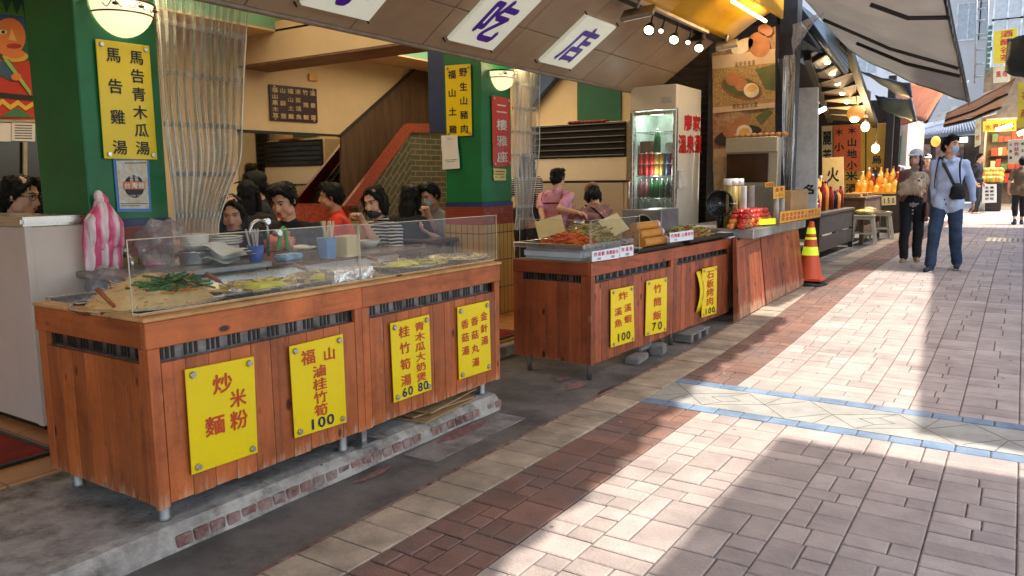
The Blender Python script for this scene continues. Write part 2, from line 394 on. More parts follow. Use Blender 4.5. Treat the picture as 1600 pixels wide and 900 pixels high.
def tile_mat(name, col, mortar, sx, sy, ms, rough=0.35, axis=(0, 1), offset=0.0, var=0.12, bias=0.0, rot=0.0):
    if name in MATS: return MATS[name]
    m, N, L, B = newmat(name)
    tc = N.new('ShaderNodeTexCoord'); sp = N.new('ShaderNodeSeparateXYZ'); cb = N.new('ShaderNodeCombineXYZ')
    L.new(tc.outputs['Object'], sp.inputs[0]); L.new(sp.outputs[axis[0]], cb.inputs[0]); L.new(sp.outputs[axis[1]], cb.inputs[1])
    mp = N.new('ShaderNodeMapping'); mp.inputs['Rotation'].default_value = (0, 0, rot); L.new(cb.outputs[0], mp.inputs[0])
    b = N.new('ShaderNodeTexBrick'); L.new(mp.outputs[0], b.inputs['Vector'])
    b.offset = offset; b.squash = 1; b.inputs['Scale'].default_value = 1
    b.inputs['Brick Width'].default_value = sx; b.inputs['Row Height'].default_value = sy; b.inputs['Mortar Size'].default_value = ms; b.inputs['Mortar Smooth'].default_value = 0.2
    b.inputs['Color1'].default_value = c4(tuple(min(1, c*(1+var)) for c in col)); b.inputs['Color2'].default_value = c4(tuple(c*(1-var) for c in col)); b.inputs['Mortar'].default_value = c4(mortar)
    n = tex_noise(N, L, 7, 5)
    c = mixc(N, L, 0.35, b.outputs['Color'], ramp(N, L, n.outputs['Fac'], [(0.3, (0.55,)*3), (0.7, (1.1,)*3)]).outputs[0], 'MULTIPLY')
    L.new(c, B.inputs['Base Color']); B.inputs['Roughness'].default_value = rough
    bump(N, L, B, math_n(N, L, 'SUBTRACT', 1.0, b.outputs['Fac']), 0.4, 0.004)
    MATS[name] = m; return m
M_terra = tile_mat('terracotta_tile', S(206, 142, 82), S(120, 92, 66), 0.33, 0.33, 0.006, 0.3)
M_ochre = tile_mat('ochre_long_tile', S(196, 150, 76), S(86, 66, 44), 0.062, 0.245, 0.0045, 0.3, axis=(1, 2), var=0.06)
M_ochre2 = tile_mat('ochre_long_tile_side', S(196, 150, 76), S(86, 66, 44), 0.062, 0.245, 0.0045, 0.3, axis=(0, 2), var=0.06)
M_mosaic = tile_mat('red_mosaic', S(158, 66, 44), S(110, 56, 42), 0.028, 0.028, 0.0022, 0.3, axis=(1, 2), var=0.35)
M_mosaic2 = tile_mat('red_mosaic_side', S(158, 66, 44), S(110, 56, 42), 0.028, 0.028, 0.0022, 0.3, axis=(0, 2), var=0.35)
M_stairbrick = tile_mat('green_stair_brick', S(66, 72, 56), S(128, 114, 92), 0.21, 0.07, 0.006, 0.4, axis=(1, 2), offset=0.5)
M_stairslope = tile_mat('green_stair_brick_sloped', S(62, 68, 54), S(122, 108, 88), 0.21, 0.07, 0.006, 0.4, axis=(1, 2), offset=0.5, rot=rad(-46))
M_redtrim = mat('red_terrazzo_trim', S(136, 62, 46), 0.4, var=0.3, scale=60)

# ================================================================== ground
def ysteps(a, b, st=0.5):
    n = max(1, int(round((b-a)/st))); return [a+(b-a)*i/n for i in range(n+1)]
g = MB(); ysx = [-40, -15] + ysteps(-8, 40, 0.5) + [60, 120, 300]; xs = [-120, -12, 12, 120]
vs = [(x, y, gz(y)) for y in ysx for x in xs]; nx = len(xs)
g.add(vs, [(j*nx+i, j*nx+i+1, (j+1)*nx+i+1, (j+1)*nx+i) for j in range(len(ysx)-1) for i in range(nx-1)], True)
struct(g.build('ground', M_asph, org=(0, 0, 0)), 'dark patched asphalt ground and gutter in front of the stalls', 'ground')

def block(mb, x0, x1, y0, y1, z0, z1, gap=0.0027, ch=0.005, jit=0.0015):
    x0 += gap; x1 -= gap; y0 += gap; y1 -= gap
    c = min(ch, (x1-x0)*0.3, (y1-y0)*0.3)
    def P(x, y, z): return (x, y, z+gz(y)+0)
    dz = RND.uniform(-jit, jit); mb.tone = RND.random()
    b = [P(x0, y0, z0), P(x1, y0, z0), P(x1, y1, z0), P(x0, y1, z0)]
    m = [P(x0, y0, z1-c*0.7+dz), P(x1, y0, z1-c*0.7+dz), P(x1, y1, z1-c*0.7+dz), P(x0, y1, z1-c*0.7+dz)]
    t = [P(x0+c, y0+c, z1+dz), P(x1-c, y0+c, z1+dz), P(x1-c, y1-c, z1+dz), P(x0+c, y1-c, z1+dz)]
    fs = [(8, 9, 10, 11)]
    for i in range(4):
        j = (i+1) % 4; fs += [(i, j, 4+j, 4+i), (4+i, 4+j, 8+j, 8+i)]
    mb.add(b+m+t, fs)
# joint bed under all paving
g = MB(); yy = ysteps(-3, 40, 0.5)
vs = [(x, y, gz(y)+0.008) for y in yy for x in (-2.005, 4.2)]
g.add(vs, [(2*j, 2*j+1, 2*j+3, 2*j+2) for j in range(len(yy)-1)], True)
struct(g.build('joint_bed', M_joint, org=(0, 0, 0)), 'dark sand showing in the joints of the street paving', 'joint sand')
# tan kerb strip
g = MB(); y = -2.5
while y < 38:
    l = 0.155 if y < 16 else 0.6; l *= RND.uniform(0.96, 1.04); block(g, -2.0, -1.757, y, y+l, 0.0, 0.018, jit=0.003); y += l
struct(g.build('kerb_strip', M_tan, org=(0, 0, 0)), 'row of tan concrete pavers along the edge of the street', 'kerb')
g = MB(); y = -2.5
while y < 16:
    l = RND.uniform(0.3, 0.6); block(g, -2.035, -2.0, y, y+l, 0.0, 0.008, gap=0.002, jit=0.002); y += l
struct(g.build('brick_line', M_redbrick, org=(0, 0, 0)), 'thin worn red line beside the tan pavers', 'brick line')
# clay paving: random ashlar in lengthwise strips
BY0, BY1 = 3.97, 4.60
g = MB(); g.cur = 0
def strip(x0, x1, ya, yb, mi, far=False):
    y = ya; w = x1-x0
    while y < yb-0.02:
        k = RND.random()
        l = RND.choice((0.10, 0.10, 0.19, 0.21, 0.145)) * (1.6 if far else 1)
        if yb-(y+l) < 0.07: l = yb-y
        g.cur = mi
        if k < 0.30: block(g, x0, x1, y, y+l, 0, 0.016)
        elif k < 0.78:
            xm = x0+w*RND.choice((0.4, 0.5, 0.6)); block(g, x0, xm, y, y+l, 0, 0.016); block(g, xm, x1, y, y+l, 0, 0.016)
        elif l > 0.17:
            xm = x0+w*0.55; block(g, xm, x1, y, y+l/2, 0, 0.016); block(g, xm, x1, y+l/2, y+l, 0, 0.016); block(g, x0, xm, y, y+l, 0, 0.016)
        else: block(g, x0, x1, y, y+l, 0, 0.016)
        y += l
x = -1.757; i = 0
while x < 4.0:
    w = RND.choice((0.24, 0.30, 0.22, 0.27)); mi = 1 if i < 2 else 0
    if i < 2: w = 0.18
    for a, b, far in ((-2.5, BY0, False), (BY1, 14, False), (14, 22, True)): strip(x, x+w, a, b, mi, far)
    x += w; i += 1
struct(g.build('street_paving', [M_paver, M_paver_red], org=(0, 0, 0)), 'pinkish clay block paving of the pedestrian street', 'pavement')
# pale plaza beyond
g = MB(); yy = ysteps(22, 60, 1)
vs = [(x, y, gz(y)+0.014) for y in yy for x in (-6, 8)]
g.add(vs, [(2*j, 2*j+1, 2*j+3, 2*j+2) for j in range(len(yy)-1)], True)
struct(g.build('pale_paving', mat('pale_paving_stone', S(205, 196, 186), 0.85, var=0.08, scale=2), org=(0, 0, 0)), 'pale sunlit paving at the far end of the street', 'pavement')
# patterned band: blue border tiles, tan pavers cut in interlocking diamonds
g = MB(); x = -1.757
while x < 4.1:
    l = 0.14*RND.uniform(0.95, 1.06)
    block(g, x, x+l, BY0, BY0+0.105, 0, 0.017); block(g, x, x+l, BY1-0.105, BY1, 0, 0.017); x += l
struct(g.build('blue_border', M_blue, org=(0, 0, 0)), 'blue border tiles of the patterned band across the street', 'border tiles')
g = MB(); ya, yb = BY0+0.109, BY1-0.109; x = -1.757
g.mm((-1.757, ya, 0.002), (4.1, yb, 0.0150))
struct(g.build('patterned_band', mat('pale_grey_paver', S(160, 156, 146), 0.85, var=0.12, scale=6, bmp=0.4, bscale=60, dirt=S(132, 124, 112), dscale=2.2, damt=0.5), org=(0, 0, 0)), 'tan pavers cut in interlocking diamonds across the street', 'patterned paving')
g = MB(); h = yb-ya; ym = (ya+yb)/2; Lu = 0.80
def jl(p, q, w=0.0045):
    p, q = Vector((p[0], p[1], 0)), Vector((q[0], q[1], 0)); d = (q-p).normalized(); s_ = Vector((-d.y, d.x, 0))*w/2
    g.prism([p+s_+Vector((0, 0, .0152)), q+s_+Vector((0, 0, .0152)), q-s_+Vector((0, 0, .0152)), p-s_+Vector((0, 0, .0152))], (0, 0, .0006))
x = -1.757
while x < 3.4:
    a, b_ = x+Lu*.5, .085
    D = [(a-b_, ym), (a, ym-b_*.8), (a+b_, ym), (a, ym+b_*.8)]
    E = [(a-b_*2.6, ym), (a-b_*.9, ya+.02), (a+b_*2.6, ym), (a+b_*.9, yb-.02)]
    for P in (D, E):
        for i in range(4): jl(P[i], P[(i+1) % 4])
    jl((x+.02, yb), E[0]); jl(E[0], (a-b_*3.2, ya)); jl(E[2], (x+Lu-.02, ya)); jl(E[2], (a+b_*3.2, yb)); jl(E[3], D[3]); jl(E[1], D[1])
    jl((x, ya+.03), (x+.16, ym)); jl((x+Lu-.16, ym), (x+Lu, yb-.03))
    x += Lu
struct(g.build('pattern_joint', M_joint, org=(0, 0, 0)), 'dark joints between the diamond pavers of the band', 'joint')
# concrete step under the first counter
g = MB()
prof = [(-3.9, 0.0), (-2.385, 0.0), (-2.40, 0.062), (-2.425, 0.086), (-2.47, 0.092), (-3.9, 0.095)]
yy = ysteps(-2.0, 3.47, 0.14); vs = []
for y in yy:
    for k, (px, pz) in enumerate(prof):
        w = (noise.noise(Vector((px*3, y*4, 1.3)))*0.012) if 0 < k < 5 else 0
        vs.append((px+w+(0.03 if y > 3.44 and k else 0)*0, y, pz*(1+w*2)))
n = len(prof)
fs = [(j*n+i, j*n+(i+1) % n, (j+1)*n+(i+1) % n, (j+1)*n+i) for j in range(len(yy)-1) for i in range(n)]
fs += [tuple(range(n))[::-1], tuple((len(yy)-1)*n+i for i in range(n))]
g.add(vs, fs)
struct(g.build('concrete_step', M_conc, org=(0, 0, 0)), 'worn concrete step under the first counter', 'step')
g = MB(); y = 1.47
while y < 3.43:
    g.tone = RND.random(); w = RND.uniform(0.055, 0.066)
    g.box((-2.3965+RND.uniform(-.002, .001), y+w/2, 0.032), (0.018, w, 0.042)); y += w+0.009+(0.07 if RND.random() < .10 else 0)
struct(g.build('brick_edging', M_redbrick, org=(0, 0, 0), bevel=0.004), 'course of worn red bricks along the front of the concrete step', 'brick edging')
g = MB(); g.mm((-2.36, 2.62, 0.001), (-2.17, 3.40, 0.005))
struct(g.build('gutter_patch', mat('grey_patch', S(150, 142, 134), 0.9, var=.2, scale=8, bmp=.5, bscale=90, dirt=S(80, 74, 70), dscale=5, damt=.8), org=(0, 0, 0)), 'pale concrete patch in the gutter beside the step', 'patch')
# restaurant floor
g = MB(); g.mm((-9, -2, 0.02), (-3.28, 3.47, 0.1)); g.mm((-9, 3.47, 0.02), (-3.16, 12.0, 0.1))
struct(g.build('shop_floor', M_terra, org=(0, 0, 0)), 'terracotta tiled floor of the restaurant', 'floor')
g = MB(); g.mm((-3.16, 3.49, 0.0), (-3.08, 9.0, 0.085))
struct(g.build('floor_lip', M_conc, org=(0, 0, 0), bevel=0.01), 'low concrete lip at the edge of the tiled floor', 'kerb')

M_mat = mat('red_carpet', S(150, 40, 24), 0.95, var=0.2, scale=10, bmp=0.6, bscale=250)
def floormat(x0, x1, y0, y1, label):
    r = thing('floor_mat', label, 'mat', (x0, y0, 0.1))
    MB().mm((x0+.02, y0+.02, 0.101), (x1-.02, y1-.02, 0.112)).build('carpet', M_mat, r)
    b = MB()
    for a, c in (((x0, y0), (x1, y0+.025)), ((x0, y1-.025), (x1, y1)), ((x0, y0+.025), (x0+.025, y1-.025)), ((x1-.025, y0+.025), (x1, y1-.025))):
        b.mm((a[0], a[1], 0.1005), (c[0], c[1], 0.115))
    b.build('edge_border', M_black, r, bevel=0.003)
floormat(-4.75, -3.50, 0.2, 1.62, 'red carpet mat with black border beside the white cabinet')
floormat(-4.3, -3.19, 3.85, 4.98, 'red mat on the tiles in the gap between the two counters')

# ================================================================== restaurant building
BX = -7.0
bld = thing('restaurant_building', 'open fronted restaurant with green pillars, cream walls and a sloped brown sign soffit', 'building', (-5.5, 4, 0.1))
w = MB(); w.mm((BX-.15, -3, .1), (BX, 8.6, 3.4)); w.mm((-9, 8.6, .1), (-3.3, 8.75, 3.6)); w.mm((BX, -3.1, .1), (-4.0, -3, 3.4))
w.build('wall', M_cream, bld)
# ceiling with two recessed coves
CZ = 2.80
def slab_with_hole(mb, x0, x1, y0, y1, hx0, hx1, hy0, hy1, z0, z1):
    mb.mm((x0, y0, z0), (x1, hy0, z1)); mb.mm((x0, hy1, z0), (x1, y1, z1)); mb.mm((x0, hy0, z0), (hx0, hy1, z1)); mb.mm((hx1, hy0, z0), (x1, hy1, z1))
c1 = PZ(443, 52, CZ); c1x, c1y = c1.x, c1.y
ce = MB(); slab_with_hole(ce, BX, -3.75, -3, 5.38, c1x, -4.05, 1.2, c1y, CZ, CZ+.02)
slab_with_hole(ce, BX, -3.75, 5.8, 8.6, -6.4, -4.3, 6.15, 8.2, CZ, CZ+.02)
ce.mm((BX, -3, CZ+.42), (-3.75, 8.6, CZ+.5))
ce.build('ceiling', M_cream, bld)
for (a, b, c, d) in ((c1x, -4.05, 1.2, c1y), (-6.4, -4.3, 6.15, 8.2)):
    t = MB()
    for p, q in (((a-.03, c-.03), (a, d+.03)), ((b, c-.03), (b+.03, d+.03)), ((a, c-.03), (b, c)), ((a, d), (b, d+.03))):
        t.mm((p[0], p[1], CZ+.021), (q[0], q[1], CZ+.15))
    co = t.build('ceiling_cove', M_teal, bld)
    s = MB()
    for p, q in (((a-.16, c-.16), (a-.08, d+.16)), ((b+.08, c-.16), (b+.16, d+.16)), ((a-.08, c-.16), (b+.08, c-.08)), ((a-.08, d+.08), (b+.08, d+.16))):
        s.mm((p[0], p[1], CZ+.05), (q[0], q[1], CZ+.08))
    for (lx, ly) in (((a*.5+b*.5), (c+d)/2),):
        l = bpy.data.lights.new('cove_lamp', 'AREA'); l.shape = 'RECTANGLE'; l.size = abs(b-a)*.8; l.size_y = abs(d-c)*.8; l.energy = 17; l.color = (1, .81, .55)
        lo = bpy.data.objects.new('cove_lamp', l); COL.objects.link(lo); lo.location = (lx, ly, CZ+.38)
    s.build('cove_light', glow('warm_cove', (1.0, 0.66, 0.28), 2.5), co)
bm_ = MB(); bm_.mm((BX, 5.38, 2.52), (-3.98, 5.80, CZ+.1)); bm_.build('beam', M_cream, bld)
u = MB(); u.mm((BX, 5.384, 2.50), (-4.26, 5.80, 2.517)); u.build('beam_shade_strip', mat('beam_shade', S(120, 92, 74), .6), bld)  # shade below the beam, put in as a thin brown strip
# back wall lining: dark wood behind the stair, black line along its slope
q = [PX(*p, BX+.02) for p in ((533, 213), (697, 66), (735, 66), (735, 330), (533, 330))]
MB().prism(q, (-.02, 0, 0)).build('stair_panel', M_wallwood, bld)
t = MB(); a, b = PX(531, 213, BX+.03), PX(697, 64, BX+.03); t.tube([a, b], .022, 4, False)
t.tube([PX(371, 204, BX+.03), PX(533, 212, BX+.03)], .018, 4, False); t.build('wall_trim', M_dark, bld)
# stair wall of glazed brick with a red terrazzo coping
SX = -6.55
sp_ = [PX(*p, SX) for p in ((560, 320), (642, 207), (642, 345), (560, 345))]
MB().prism(sp_, (-.12, 0, 0)).build('stair_wall', M_stairslope, bld)
sp2 = [PX(*p, SX+.0) for p in ((642, 207), (760, 207), (760, 345), (642, 345))]
MB().prism(sp2, (-.12, 0, 0)).build('stair_wall', M_stairbrick, bld)
cp = MB(); cp.prism([PX(*p, SX+.03) for p in ((538, 322), (636, 193), (760, 193), (760, 207), (642, 207), (560, 322))], (-.05, 0, 0)); cp.build('stair_coping', M_redtrim, bld)
# low red wall under the mirror on the back wall
MB().prism([PX(*p, BX+.06) for p in ((425, 318), (545, 318), (545, 360), (425, 360))], (-.06, 0, 0)).build('low_wall', M_mosaic, bld)

# green pillars
def pillar(x0, x1, y0, y1, base_top):
    p = MB().mm((x0, y0, base_top), (x1, y1, 2.62)) if False else None
    g_ = MB(); g_.mm((x0, y0, base_top), (x1, y1, 2.79)); o = g_.build('pillar', M_green, bld, bevel=0.006)
    b_ = MB(); b_.mm((x0-.006, y0-.006, base_top-.035), (x1+.006, y1+.006, base_top+.003)); b_.build('blue_band', M_navy, o)
    r_ = MB(); e = .008; r_.cur = 0
    zt, zb = base_top-.036, base_top-.19
    r_.mm((x0-e, y0-e, zb), (x1+e, y1+e, zt)); pr = r_.build('tile_border', [M_mosaic], o)
    t_ = MB(); e = .01; X0, X1, Y0, Y1 = x0-e, x1+e, y0-e, y1+e; z0, z1 = .1, zb-.001
    t_.add([(X1, Y0, z0), (X1, Y1, z0), (X1, Y1, z1), (X1, Y0, z1)], [(0, 1, 2, 3)]); t_.add([(X0, Y1, z0), (X0, Y0, z0), (X0, Y0, z1), (X0, Y1, z1)], [(0, 1, 2, 3)])
    t_.cur = 1
    t_.add([(X0, Y0, z0), (X1, Y0, z0), (X1, Y0, z1), (X0, Y0, z1)], [(0, 1, 2, 3)]); t_.add([(X1, Y1, z0), (X0, Y1, z0), (X0, Y1, z1), (X1, Y1, z1)], [(0, 1, 2, 3)])
    t_.cur = 0; t_.add([(X0, Y0, z1), (X1, Y0, z1), (X1, Y1, z1), (X0, Y1, z1)], [(0, 1, 2, 3)])
    t_.build('tile_base', [M_ochre, M_ochre2], o)
    return o
pillar(-4.315, -3.85, 2.035, 2.46, 1.10)
pillar(-4.243, -3.85, 5.375, 5.83, 1.10)
# dark blue panel beside the second pillar and thin frame of the hanging curtain
MB().mm((-4.47, 5.44, 1.72), (-4.262, 5.56, 2.498)).build('blue_panel', M_navy, bld)

# sloped soffit with recessed panels
SA = rad(35); SP0 = Vector((-3.5, 0, 2.21)); SN = Vector((-math.sin(SA), 0, math.cos(SA))); SU = Vector((math.cos(SA), 0, math.sin(SA)))
def SOF(y, t, off=0.0): return Vector((SP0.x, y, SP0.z)) + SU*t - SN*off
def PS(x, y): return PP(x, y, SP0, np.array(SN))
s = MB(); ys_ = [-2.6, -1.5, -.4, .7, 1.75, 2.75, 3.52, 4.2, 5.05, 5.72, 6.5, 7.2, 8.1]
for i in range(len(ys_)-1):
    for a, b in ((0.0, 0.36), (0.36, 0.86), (0.86, 1.5)):
        if ys_[i] >= 5.7 and b > 1.0: continue
        g_ = .004
        s.hexa([SOF(ys_[i]+g_, a+g_, 0), SOF(ys_[i+1]-g_, a+g_, 0), SOF(ys_[i+1]-g_, b-g_, 0), SOF(ys_[i]+g_, b-g_, 0)] + [p+SN*.03 for p in (SOF(ys_[i]+g_, a+g_, 0), SOF(ys_[i+1]-g_, a+g_, 0), SOF(ys_[i+1]-g_, b-g_, 0), SOF(ys_[i]+g_, b-g_, 0))])
so_ = s.build('sign_soffit', M_brownpanel, bld, bevel=0.003)
t = MB(); t.hexa([SOF(-2.6, 0, -.012), SOF(8.1, 0, -.012), SOF(8.1, 1.5, -.012), SOF(-2.6, 1.5, -.012)]+[p+SN*.02 for p in (SOF(-2.6, 0, -.012), SOF(8.1, 0, -.012), SOF(8.1, 1.5, -.012), SOF(-2.6, 1.5, -.012))]); t.build('soffit_backing', M_dark, so_)
t = MB(); t.tube([SOF(-2.6, -.012, 0), SOF(8.1, -.012, 0)], .018, 8); t.build('edge_rail', mat('rail_grey', S(150, 134, 118), .4, .2), so_)
# flat roof slab above everything that keeps the daylight off the dining room
MB().mm((-9, -3, 3.55), (-2.3, 9, 3.65)).build('roof', M_conc, bld)

# light boxes with purple characters
M_box = mat('lightbox_face', S(225, 228, 216), .35, emit=0.10, ecol=S(232, 236, 214), var=.02)
M_purple = mat('purple_letter', S(72, 28, 150), .4, emit=.05, ecol=S(72, 28, 150))
def lightbox(q, ch, label, w=.60, h=.78, u=.5, v=.5):
    q = [p - SN*.004 for p in q]; n = -SN
    q2 = [p - SN*.035 for p in q]
    c = sum(q, Vector())/4; r = thing('lightbox_sign', label, 'sign', c, 'light boxes set in the sloped soffit')
    MB().slab(q2, .034).build('case', M_box, r, bevel=.006)
    lettering(q2, [(ch, u, v, w, h)], M_purple, r, bold=.03)
    b = MB()
    for p in q:
        d = (p-c); b.cyl(p+d*.06-SN*.03, p+d*.06+SN*.01, .006, .006, 8)
    b.build('fixing', M_dark, r)
q4 = [PS(907, 22), PS(957, 38), PS(912, 102), PS(858, 85)]; q5 = [PS(709, 45), PS(777, 68), PS(582, 22)]
yw = q4[1].y-q4[0].y
def lb_at(y0): 
    ta = (q4[0]-SOF(0, 0)).dot(SU); tb = (q4[2]-SOF(0, 0)).dot(SU)
    return [SOF(y0, ta+.02), SOF(y0+.53, ta+.02), SOF(y0+.53, tb-.05), SOF(y0, tb-.05)]
y0 = (q4[0].y+q4[3].y)/2
lightbox(lb_at(y0-.03), '店', 'lit white box with a purple character beside the yellow soffit')
lightbox(lb_at((q5[0].y+q5[1].y)/2-.29), '吃', 'lit white box with a purple character above the middle green pillar')
lightbox(lb_at(q5[2].y-.56), '小', 'lit white box at the top edge showing only the tip of a purple stroke')

# large mirror on the back wall, reflecting the fridge side of the shop
mq = [PX(*p, BX+.012) for p in ((374, 207), (531, 214), (531, 318), (374, 318))]
mr = thing('wall_mirror', 'large framed mirror on the back wall under the purple menu', 'mirror', (mq[3]+mq[2])/2)
MB().slab(mq, .012).build('glass', mat('mirror_glass', (.55, .5, .42), .03, 1.0, var=0), mr)
# ================================================================== signs on the pillars
M_yel = mat('yellow_sign', S(240, 208, 10), .34, var=.04, scale=2, dirt=S(196, 160, 10), dscale=4, damt=.35)
M_redletter = mat('red_lettering', S(196, 62, 36), .5, var=.06)
M_blackletter = mat('black_lettering', S(24, 28, 22), .5)
M_navyletter = mat('dark_blue_digits', S(28, 36, 84), .5)
M_bolt = mat('bolt_steel', (.55, .53, .5), .3, .9)
M_redsign = mat('red_sign', S(200, 52, 34), .3, var=.05)
M_whiteletter = mat('white_lettering', S(236, 226, 214), .5)
KX = -3.85
BOLT4 = ((.09, .04), (.91, .04), (.09, .96), (.91, .96))
board('menu_sign', 'yellow sign with two columns of black characters on the near green pillar', 'sign',
      [PX(*p, KX) for p in ((146, 61), (230, 72), (243, 250), (160, 248))], .008, M_yel,
      [(coltext('馬告雞湯', .29, .12, .90, .28, .13) + coltext('馬告青木瓜湯', .72, .12, .90, .28, .125), M_blackletter)], BOLT4, M_bolt, standoff=.012)
Y2 = 5.375
board('menu_sign', 'yellow sign with black characters on the shaded face of the middle green pillar', 'sign',
      [PY(*p, Y2) for p in ((697, 103), (737, 100), (739, 212), (700, 214))], .008, M_yel,
      [(coltext('福山土雞', .27, .13, .90, .33, .125) + coltext('野生山豬肉', .72, .11, .90, .33, .125), M_blackletter)], BOLT4, M_bolt, standoff=.01)
board('seating_sign', 'red sign with white characters below the lamp on the middle green pillar', 'sign',
      [PX(*p, KX) for p in ((766, 149), (794, 154), (796, 259), (768, 261))], .008, M_redsign,
      [(coltext('二樓雅座', .5, .17, .86, .62, .16), M_whiteletter)], BOLT4, M_bolt, standoff=.01)
# small papers
M_paper = mat('white_paper', S(226, 222, 212), .8, var=.04, bmp=.1, bscale=14)
M_ink = mat('grey_ink', S(90, 88, 88), .8)
def paper(name, label, q, m, lines=(), cat='paper'):
    q = [Vector(p) for p in q]; n = newell([q[0], q[3], q[2], q[1]]).normalized(); q = [p+n*.004 for p in q]
    r = thing(name, label, cat, (q[2]+q[3])/2)
    g_ = MB()
    def f(u, v):
        return bil(q, u, v)+n*(.006*math.sin(u*3+v*5)**2+.004*v)
    g_.grid(f, 6, 8); g_.build('sheet', m, r)
    if lines:
        l = MB()
        for (u0, u1, v, h) in lines: l.prism([f(u0, v)+n*.002, f(u1, v)+n*.002, f(u1, v+h)+n*.002, f(u0, v+h)+n*.002], n*.0005)
        l.build('print', M_ink, r)
    return r
paper('notice_paper', 'white paper notice taped under the yellow sign on the middle pillar', [PY(*p, Y2-.014) for p in ((690, 212), (715, 211), (720, 263), (693, 265))], M_paper, [(.38, .62, .10, .012), (.16, .84, .72, .014), (.25, .75, .77, .01)])
pn = paper('note_paper', 'small pale yellow note under the red sign on the middle pillar', [PX(*p, KX) for p in ((770, 263), (790, 264), (789, 282), (770, 282))], mat('pale_yellow_paper', S(232, 206, 128), .8, var=.05), [(.1, .9, .2, .08), (.1, .8, .45, .07), (.1, .85, .68, .07)])
# poster on the near pillar (the cartoon and the code are left out)
pq = [PX(*p, KX+.004) for p in ((176, 247), (232, 246), (236, 331), (183, 331))]
pr = thing('poster', 'blue bordered poster taped below the yellow sign on the near green pillar', 'poster', (pq[2]+pq[3])/2)
MB().slab([p+Vector((.004, 0, 0)) for p in pq], .003).build('sheet', mat('poster_blue', S(78, 128, 190), .45, var=.08), pr)
def sub(q, u0, v0, u1, v1, l): return [bil(q, u0, v0)+Vector((l, 0, 0)), bil(q, u1, v0)+Vector((l, 0, 0)), bil(q, u1, v1)+Vector((l, 0, 0)), bil(q, u0, v1)+Vector((l, 0, 0))]
f_ = MB(); f_.slab(sub(pq, .07, .05, .93, .94, .0062), .001); f_.build('field', mat('poster_pale', S(206, 214, 214), .5, var=.12, scale=30, col2=S(196, 168, 110)), pr)
def disc(mb, q, u, v, ru, rv, l, n=24, a0=0, a1=2*math.pi):
    mb.prism([bil(q, u+ru*math.cos(a0+(a1-a0)*i/n), v+rv*math.sin(a0+(a1-a0)*i/n))+Vector((l, 0, 0)) for i in range(n)], Vector((.0008, 0, 0)))
d_ = MB(); disc(d_, pq, .52, .53, .29, .21, .0068); d_.build('round_badge', mat('badge_black', S(34, 30, 32), .5), pr)
d_ = MB()
d_.slab(sub(pq, .2, .44, .84, .58, .0085), .0006); d_.build('banner_strip', mat('poster_orange', S(222, 122, 50), .5), pr)
lettering([p+Vector((.009, 0, 0)) for p in pq], rowtext('台灣豬', .51, .32, .72, .19, .12), M_whiteletter, pr, lift=.001)
lettering([p+Vector((.0078, 0, 0)) for p in pq], rowtext('本店', .35, .45, .59, .11, .06)+rowtext('使用', .41, .45, .59, .11, .06)+rowtext('TAIWAN PORK', .70, .30, .74, .055, .05), M_whiteletter, pr, lift=.001)
d_ = MB(); d_.slab(sub(pq, .1, .84, .9, .855, .0066), .0004); d_.slab(sub(pq, .1, .88, .65, .893, .0066), .0004); d_.slab(sub(pq, .3, .09, .9, .105, .0066), .0004); d_.build('print', M_ink, pr)

# ================================================================== lamps on the pillars
M_shade = mat('lamp_glass', S(250, 238, 196), .35, emit=.32, ecol=(1, .84, .5), var=.02)
def sconce(c, w, h, label):
    c = Vector(c); r = thing('wall_lamp', label, 'lamp', c, 'half bowl lamps on the green pillars')
    M = Matrix(((0, 1, 0), (1, 0, 0), (0, 0, 1)))
    b = MB(); b.lathe(c, [(w*.5*math.sin(t)*1.0, -h*math.cos(t)) for t in [i*math.pi/2/9 for i in range(10)]], 20, True, Matrix.Rotation(-math.pi/2, 3, 'Z'), .5)
    b.build('lamp_shade', M_shade, r)
    t = MB()
    for rr, z in ((w*.505, 0), (w*.475, -h*.36)):
        t.tube([c+Vector((rr*math.cos(a), rr*math.sin(a), z)) for a in [-math.pi/2+math.pi*i/18 for i in range(19)]], .004 if z else .007, 6)
    for s_ in (-1, 0, 1):          # leaf scrolls
        a0 = s_*.75
        pts = []
        for i in range(11):
            a = a0-.28+.56*i/10; zz = -h*(.17+.1*math.sin(i*.8)); rr = w*.5*math.sqrt(max(0, 1-(zz/h)**2))+.003
            pts.append(c+Vector((rr*math.cos(a), rr*math.sin(a), zz)))
        t.tube(pts, .0022, 5)
        zz = -h*.18; rr = w*.49+.004
        t.ell(c+Vector((rr*math.cos(a0+.1), rr*math.sin(a0+.1), zz)), (.016, .016, .008), 8, 6)
    t.build('metal_scroll', mat('lamp_iron', S(52, 42, 34), .5, .4), r)
    MB().box(c+Vector((-.004, 0, -h*.4)), (.012, w*.6, h*.7)).build('back_plate', M_dark, r)
    l = bpy.data.lights.new('lamp_light', 'POINT'); l.energy = 1.6; l.color = (1, .8, .42); l.shadow_soft_size = .05
    lo = bpy.data.objects.new('lamp_light', l); COL.objects.link(lo); lo.parent = r; lo.location = (w*.62, 0, .05)
sconce(PX(187, 6, KX+.006), .315, .165, 'glowing half bowl wall lamp with leaf scrolls on the near green pillar')
sconce(PX(781, 113, KX+.006), .30, .155, 'glowing half bowl wall lamp beside the red sign on the middle pillar')

